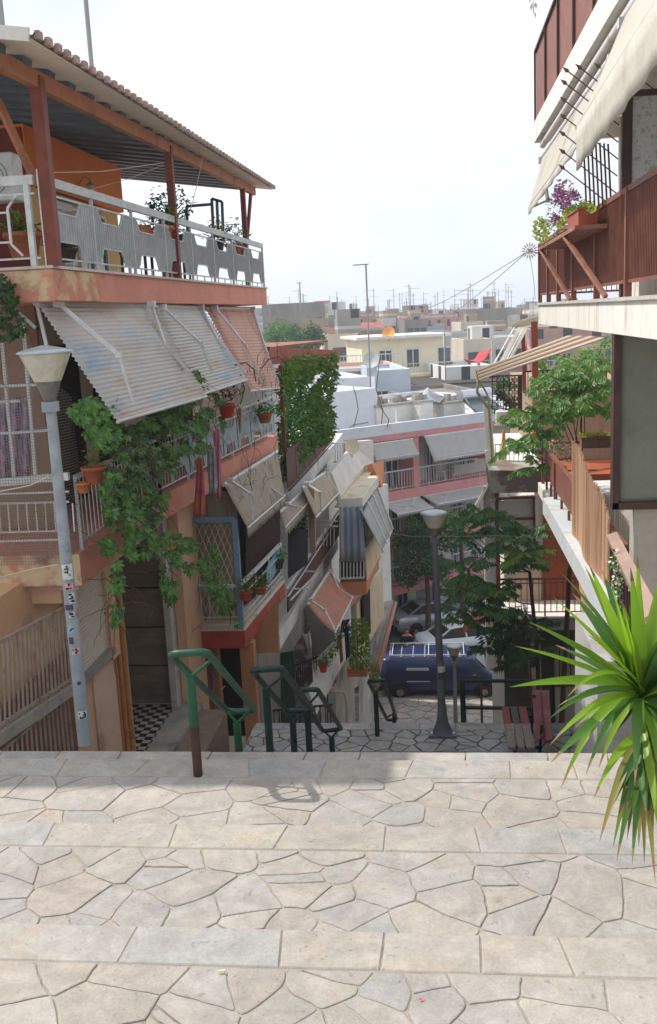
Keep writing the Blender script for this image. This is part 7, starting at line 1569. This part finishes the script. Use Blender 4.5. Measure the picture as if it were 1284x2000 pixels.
# ---- right balcony flower shelf
z0 = 15.742
pot('long brick red planter at the near end of the right balcony flower shelf', V((1.50, 10.5, z0)), .1, .16, mat('brick_red_planter', (.36, .085, .05), .6, (.30, .07, .04), sc=5), rect=(.18, .8), n=160, ph=.10, pr=.10, lw=.055, pm=LEAFB)
t = thing('flowering_plant', 'purple and pink flowering plants rising above the shelf on the right balcony', 'plant', V((1.5, 12, z0))); q = MB(); q2_ = MB(); q3_ = MB()
fy = lambda x: 13.3-(x-1045)*.028
for (x, y) in sample([(1065, 460), (1072, 400), (1090, 362), (1108, 352), (1118, 375), (1140, 385), (1142, 405), (1120, 420), (1100, 440), (1085, 470)], 520, 2.0): q2_.leaf(Q(x, y, fy(x)+RV.uniform(-.2, .2)), (RV.uniform(-1, 1), RV.uniform(-1, 1), RV.uniform(-.6, 1)), .05, .03)
for (x, y) in sample([(1060, 470), (1070, 395), (1092, 355), (1120, 370), (1145, 395), (1120, 430), (1085, 475)], 260): q.leaf(Q(x, y, fy(x)+RV.uniform(-.2, .2)), (RV.uniform(-1, 1), RV.uniform(-1, 1), RV.uniform(-.6, 1)), .055, .022)
q.build('leaves', leafmat('grey_green_leaf', (.05, .07, .05), (.12, .15, .10), .3), t); q2_.build('blossoms', FLP, t)
for i in range(30):
    x, y = RV.uniform(1085, 1120), RV.uniform(352, 385); c = Q(x, y, fy(x)); q3_.leaf(c, (RV.uniform(-1, 1), RV.uniform(-1, 1), RV.uniform(-.6, 1)), .06, .04)
q3_.build('red_blossoms', FLK, t)
t = thing('succulent_plant', 'yellow green fleshy plants spilling over the far end of the flower shelf', 'plant', V((1.5, 13.2, z0))); q = MB()
for (x, y) in sample([(1043, 440), (1052, 425), (1066, 428), (1076, 450), (1070, 475), (1050, 472), (1042, 458)], 260)+sample([(1085, 440), (1110, 408), (1140, 400), (1165, 405), (1160, 415), (1120, 420), (1095, 452)], 300): q.leaf(Q(x, y, fy(x)-.25+RV.uniform(-.15, .1)), (RV.uniform(-1, 1), RV.uniform(-1, 1), RV.uniform(-.5, 1)), .05, .032)
q.build('leaves', leafmat('succulent_leaf', (.18, .26, .04), (.42, .44, .12), .3), t)
t = thing('pinwheel', 'white petalled metal sun wheel hanging off the corner of the right balcony', 'ornament', Q(1035, 490, 16.0)); c = Q(1035, 490, 16.0); q = MB()
for k in range(16):
    a = k*math.pi/8; d = V((math.cos(a), 0, math.sin(a))); q.leaf(c+d*.055, d, .085, .026, nrm=(0, -1, 0), fold=.05)
q.build('petals', mat('enamel_white', (.68, .66, .60), .5), t); q = MB(); q.tube([c+V((.05*math.cos(k*.785), 0, .05*math.sin(k*.785))) for k in range(8)], .008, 5, close=True); q.box(c, (.06, .02, .06)); q.build('hub', mat('pale_gold', (.6, .52, .35), .5), t)
q = MB(); q.beam(c, Q(1057, 496, 16.3), .012, .012); q.tube([c+V((0, 0, -.05)), c+V((.06, 0, -.45)), c+V((.08, 0, -.75))], .004, 4); q.build('hanger', MAST, t)
t = thing('trailing_plant', 'green and white trailing plant hanging from the topmost right balcony', 'plant', Q(1145, 10, 13)); q = MB(); q2_ = MB()
for (x, y) in sample([(1128, -10), (1168, -10), (1165, 30), (1160, 45), (1140, 40), (1130, 20)], 340): q.leaf(Q(x, y, 13.0+RV.uniform(-.2, .2)), (RV.uniform(-1, 1), RV.uniform(-1, 1), RV.uniform(-1, .3)), .06, .03)
for (x, y) in sample([(1142, 38), (1168, 30), (1160, 60), (1140, 95), (1134, 80)], 110): q2_.leaf(Q(x, y, 12.6), (RV.uniform(-1, 1), RV.uniform(-1, 1), RV.uniform(-1, .3)), .045, .025)
q.build('leaves', leafmat('spring_leaf', (.06, .13, .03), (.18, .28, .08), .4), t); q2_.build('pale_leaves', leafmat('variegated_leaf', (.25, .30, .22), (.55, .58, .48), .3), t)
t = thing('hanging_wind_chime', 'pale shell chime hanging at the top edge of the photo against the sky', 'ornament', Q(1042, 5, 14)); q = MB()
for (x, y) in ((1036, -4), (1040, 2), (1046, 4), (1042, 12), (1045, 22), (1038, 8)): q.leaf(Q(x, y, 14), (RV.uniform(-.3, .3), 0, -1), .09, .05)
q.tube([Q(1042, -20, 14), Q(1043, 30, 14)], .004, 4); q.build('shells', mat('enamel_white', (.68, .66, .60)), t)
t = thing('flowering_creeper', 'white blossomed creeper climbing by the dark bars behind the spiky plant', 'creeper', Q(1200, 1200, 8.6)); q = MB(); q2_ = MB()
for (x, y) in sample([(1188, 1090), (1205, 1075), (1222, 1100), (1218, 1180), (1212, 1240), (1190, 1230), (1195, 1160)], 150): q.leaf(Q(x, y, 8.4+RV.uniform(-.1, .1)), (RV.uniform(-1, 1), RV.uniform(-1, 1), RV.uniform(-1, .6)), .05, .028)
for (x, y) in sample([(1188, 1090), (1205, 1075), (1222, 1100), (1218, 1180), (1212, 1240), (1190, 1230), (1195, 1160)], 90): q2_.leaf(Q(x, y, 8.3), (RV.uniform(-1, 1), RV.uniform(-1, 1), RV.uniform(-1, .6)), .034, .03)
q.build('leaves', LEAF, t); q2_.build('blossoms', FLW, t)
pot('long brown planter with yellow green cushions on the rail right of the reed screen', Q(1172, 874, 14.6), .1, .16, mat('brown_trough', (.22, .13, .08), .8), rect=(.55, .2), n=260, ph=.08, pr=.08, lw=.05, pm=leafmat('yellow_cushion', (.28, .32, .04), (.48, .46, .08), .3))
t = thing('dry_plants', 'dry reddish plants filling the box behind the brown lower railing', 'plants', Q(1090, 880, 15.8)); q = MB(); q2_ = MB()
for (x, y) in sample([(1070, 862), (1125, 860), (1124, 905), (1100, 900), (1082, 885)], 420): q.leaf(Q(x, y, 16.0+RV.uniform(-.4, .4)), (RV.uniform(-1, 1), RV.uniform(-1, 1), RV.uniform(-.6, .6)), .05, .02)
for i in range(12): x, y = RV.uniform(1072, 1096), RV.uniform(858, 870); q2_.leaf(Q(x, y, 16.4), (RV.uniform(-1, 1), -1, RV.uniform(-.3, .6)), .08, .06)
q.build('stems', mat('dry_stems', (.30, .22, .17), .9, (.22, .2, .1), sc=20, island=.3), t); q2_.build('blossoms', FLK, t)
c = Q(1043, 853, 18.2); t = thing('orange_ball', 'orange round lantern hanging among the leaves near the corner of the lower railing', 'lantern', c); q = MB(); q.lathe([(.02, -.13), (.09, -.1), (.13, 0), (.09, .1), (.02, .13)], c, 14); q.build('ball', mat('orange_lantern', (.75, .28, .13), .6), t)
# right house: gas bottle like orange things on the leafy balcony
c = Q(983, 880, 21.4); t = thing('folded_parasol', 'folded orange parasol leaning on the cream balcony rail', 'parasol', c); q = MB(); q.tube([c+V((0, 0, -.2)), c+V((.02, 0, .45))], .075, 8, r2=.03); q.build('cloth', mat('orange_cloth', (.62, .30, .06), .8), t)
# ---- lower-street balcony things
for (x, y, lab, mm) in ((880, 912, 'white plastic chair on the pink edged balcony across the street', WHITE), (862, 915, 'second white plastic chair left of the others on the pink edged balcony', WHITE)):
    c = PL(x, y+8, .5); c.z = z2+.01; t = thing('garden_chair', lab, 'chair', c, 'white chairs on the pink edged balcony')
    q = MB(); q.box(c+V((0, 0, .42)), (.5, .5, .05)); q.build('seat', mm, t); q = MB(); q.box(c+V((0, .22, .68)), (.5, .05, .5)); q.build('backrest', mm, t)
    for sx in (-.2, .2):
        for sy in (-.2, .2): q = MB(); q.beam(c+V((sx, sy, 0)), c+V((sx, sy, .4)), .05, .05); q.build('leg', mm, t)
c = PL(928, 896, N1-.2); pot('red trough of plants on the right part of the pink edged balcony railing', V((c.x, c.y, z2+.9)), .1, .22, PRD, rect=(1.2, .25), n=80, ph=.2, pr=.2, lw=.12, fl=FLR)
c = PL(878, 905, .6); pot('yellowish potted shrub on the pink edged balcony by the chairs', V((c.x, c.y, z2+.01)), .2, .35, n=140, ph=.7, pr=.4, lw=.12, pm=leafmat('olive_leaf', (.04, .075, .02), (.10, .15, .04)))
c = Q(925, 1220, 20); t = thing('red_parasol', 'faded red folded canopy poking out between the hanging branches', 'parasol', c); q = MB(); a_, b_ = Q(905, 1232, 20), Q(945, 1212, 20); q.grid(lambda u, v: a_*(1-u)+b_*u+V((0, .25*math.cos(v*3.14), .16*math.sin(v*3.14)*math.sin(u*3.14)+.02)), 10, 8, .01); q.build('cloth', mat('faded_red_cloth', (.45, .08, .04), .8, (.5, .15, .08), sc=4), t)
# ---- wires
t = thing('overhead_cable', 'pair of thin cables dropping from the right balcony towards the town', 'cable', Q(1035, 495, 16)); q = MB()
for (x1_, y1_, s_) in ((780, 605, -.7), (822, 612, -.5)):
    a_, b_ = Q(1030, 492, 16), Q(x1_, y1_, 60); q.tube([a_*(1-k/16)+b_*(k/16)-V((0, 0, (1.1+s_)*math.sin(math.pi*k/16))) for k in range(17)], .006, 5, r2=.016)
q.build('cables', mat('grey_cable', (.22, .22, .22), .6), t)
t = thing('lamp_cable', 'thin cable strung across the alley at the neck of the landing lamp', 'cable', Q(848, 1046, 14.6)); q = MB(); pts_ = [Q(768, 1042, 14.9), Q(800, 1048, 14.8), nkR, Q(900, 1046, 14.8), Q(1058, 1050, 16)] if False else [Q(766, 1042, 15.2), Q(806, 1048, 14.9), Q(847, 1047, 14.56), Q(900, 1048, 14.9), Q(980, 1046, 15.6), Q(1060, 1052, 16.6)]; q.tube(pts_, .006, 5); q.build('cable', mat('grey_cable', (.22, .22, .22)), t)
t = thing('clothes_line', 'thin pale line looping from the canopy edge to the terrace floor', 'cable', Q(385, 330, 17)); q = MB(); q.tube([Q(397, 285, 17), Q(392, 330, 17), Q(378, 390, 17), Q(370, 420, 17)], .006, 4); q.build('line', CREAM, t)
t = thing('clothes_line', 'pale line crossing the orange wall below the canopy', 'cable', Q(200, 335, 12)); q = MB(); q.tube([Q(95, 337, 11.4), Q(200, 335, 12.6), Q(320, 318, 15.3)], .005, 4); q.tube([Q(170, 372, 13), Q(250, 350, 14.5), Q(320, 322, 15.3)], .004, 4); q.build('line', CREAM, t)
t = thing('clothes_line', 'pale rope sagging across the salmon slab behind the near lamp', 'cable', Q(50, 1130, 10)); q = MB(); q.tube([Q(-10, 1130, 10.5), Q(60, 1113, 10.4), Q(112, 1103, 10.3)], .008, 4); q.tube([Q(-10, 962, 10.4), Q(60, 948, 10.4), Q(96, 930, 10.4)], .007, 4); q.build('line', CREAM, t)
# small litter on the steps
c = QZ(433, 1898, 12.18); t = thing('scrap', 'tiny pale scrap lying in a joint of the lower paving', 'litter', c); q = MB(); q.box(c+V((0, 0, .006)), (.035, .008, .004), rz=.3); q.build('scrap', mat('straw', (.7, .62, .4), .8), t)
c = QZ(818, 1955, 12.175); t = thing('petal', 'tiny pink petal on a grey flagstone at the bottom of the photo', 'petal', c); q = MB(); q.leaf(c+V((0, 0, .006)), (1, .2, .1), .022, .014); q.build('petal', mat('pink_petal', (.8, .1, .3), .7), t)
# ---------------------------------------------------------------- lamps
lt = Q(88, 690, 7.6)
t_, nk_ = street_lamp('tall grey street lamp with stickers on its post before the orange house', lt, (lt.x, 7.6, 11.2), .20, LPOST)
def sticker(px, py, w_, h_, m__, marks=0, rot=0.0):
    d = ray(px, py); 
    # point on the pole surface facing the camera
    c = Q(px, py, 7.6); ax = V((lt.x, 7.6, c.z)); to = V((-ax.x, -ax.y, 0)).normalized(); s_ = V((-to.y, to.x, 0)); r = .0605
    q = MB(); n = 8; vs = []; wa = w_/r
    for j in (0, 1):
        for i in range(n+1): a = (i/n-.5)*wa+rot; vs.append(ax+(to*math.cos(a)+s_*math.sin(a))*r+V((0, 0, h_*(.5-j))))
    q.add(vs, [(i, i+1, n+2+i, n+1+i) for i in range(n)], True); o = q.build('sticker', m__, t_)
    if marks:
        q = MB(); rnd = random.Random(int(px*7+py))
        for k in range(marks):
            a = rot+rnd.uniform(-.3, .3)*wa; z = rnd.uniform(-.38, .38)*h_; p = ax+(to*math.cos(a)+s_*math.sin(a))*(r+.001)+V((0, 0, z)); e = s_*math.cos(a)-to*math.sin(a); ww, hh = rnd.uniform(.012, .03), rnd.uniform(.004, .009)
            q.add([p-e*ww/2-V((0, 0, hh)), p+e*ww/2-V((0, 0, hh)), p+e*ww/2+V((0, 0, hh)), p-e*ww/2+V((0, 0, hh))], [(0, 1, 2, 3)])
        q.build('print', mat('sticker_black', (.03, .03, .03), .7), o)
    return o, ax, to, s_, r
SW = mat('sticker_white', (.62, .61, .58), .6, (.5, .5, .48), sc=14); SP = mat('sticker_pink', (.62, .26, .25), .6, (.66, .4, .38), sc=20)
o, ax, to, s_, r = sticker(128, 1114, .095, .13, SW, 5)
q = MB(); c = ax+to*(r+.0015)+V((0, 0, .012))      # the black arrow on the top sticker
def P_(a, b): return c+s_*a+V((0, 0, b))
q.add([P_(-.005, -.028), P_(.005, -.028), P_(.005, .008), P_(.016, .008), P_(0, .028), P_(-.016, .008), P_(-.005, .008)], [tuple(range(7))]); q.build('arrow', mat('sticker_black', (.03, .03, .03)), o)
sticker(134, 1143, .07, .06, SP, 4); sticker(137, 1165, .05, .09, SW, 10, .2); sticker(133, 1183, .07, .05, mat('sticker_dark', (.06, .06, .07), .6), 0, -.3); sticker(140, 1197, .05, .05, SW, 6); sticker(143, 1268, .07, .055, SP, 5); sticker(134, 1225, .05, .05, mat('sticker_blue', (.30, .42, .55), .6), 3, -.4); sticker(134, 1247, .04, .06, mat('sticker_dark', (.06, .06, .07)), 0, -.5); sticker(153, 1392, .08, .07, SW, 12); sticker(146, 1330, .03, .03, mat('sticker_dark', (.06, .06, .07)), 0)
lr = Q(848, 1003, 14.5); LRF = V((QZ(865, 1434, LZ).x, 14.5, LZ))
t2_, nk2 = street_lamp('dark street lamp with a flared foot standing on the landing by the stairs', lr, (LRF.x, 14.5, LZ), .19, DPOST, r0=.055)
q = MB(); c = V((LRF.x, 14.5, LZ)); q.lathe([(.065, .5), (.075, .35), (.10, .2), (.16, .06), (.17, .04)][::-1], c, 16); q.box(c+V((0, 0, .022)), (.44, .30, .04)); q.build('flared_foot', DPOST, t2_)
for dx in (-.17, .17):
    q = MB(); q.lathe([(.022, .04), (.022, .075)], c+V((dx, -.08, 0)), 8); q.build('bolt', WMET, t2_)
for (py_, mm) in ((1308, SW), (1322, mat('sticker_dark', (.06, .06, .07)))):
    cc = Q(860, py_, 14.43); q = MB(); q.lathe([(.066, -.05), (.066, .05)], V((LRF.x+.0, 14.5, cc.z)), 16, caps=False); q.build('sticker', mm, t2_)
l3 = Q(887, 1262, 24.0)
t3_, nk3 = street_lamp('small street lamp further down whose shade shows in front of the blue van', l3, (l3.x, 24.0, 4.0), .205, mat('light_lamp_paint', (.34, .34, .32), .5), r0=.05)
# ---------------------------------------------------------------- air
hz = MB(); hz.ext(-900, 1100, -20, 2250, -45.5, 34); hb = hz.build('haze', bpy.data.materials.new('haze')); hb['kind'] = 'stuff'
hm = hb.data.materials[0]; hm.use_nodes = True; N = hm.node_tree.nodes; N.remove(N['Principled BSDF']); pv = N.new('ShaderNodeVolumePrincipled'); pv.inputs['Color'].default_value = (.80, .87, .96, 1); pv.inputs['Density'].default_value = 0.0008; pv.inputs['Anisotropy'].default_value = .3
hm.node_tree.links.new(pv.outputs[0], N['Material Output'].inputs['Volume'])
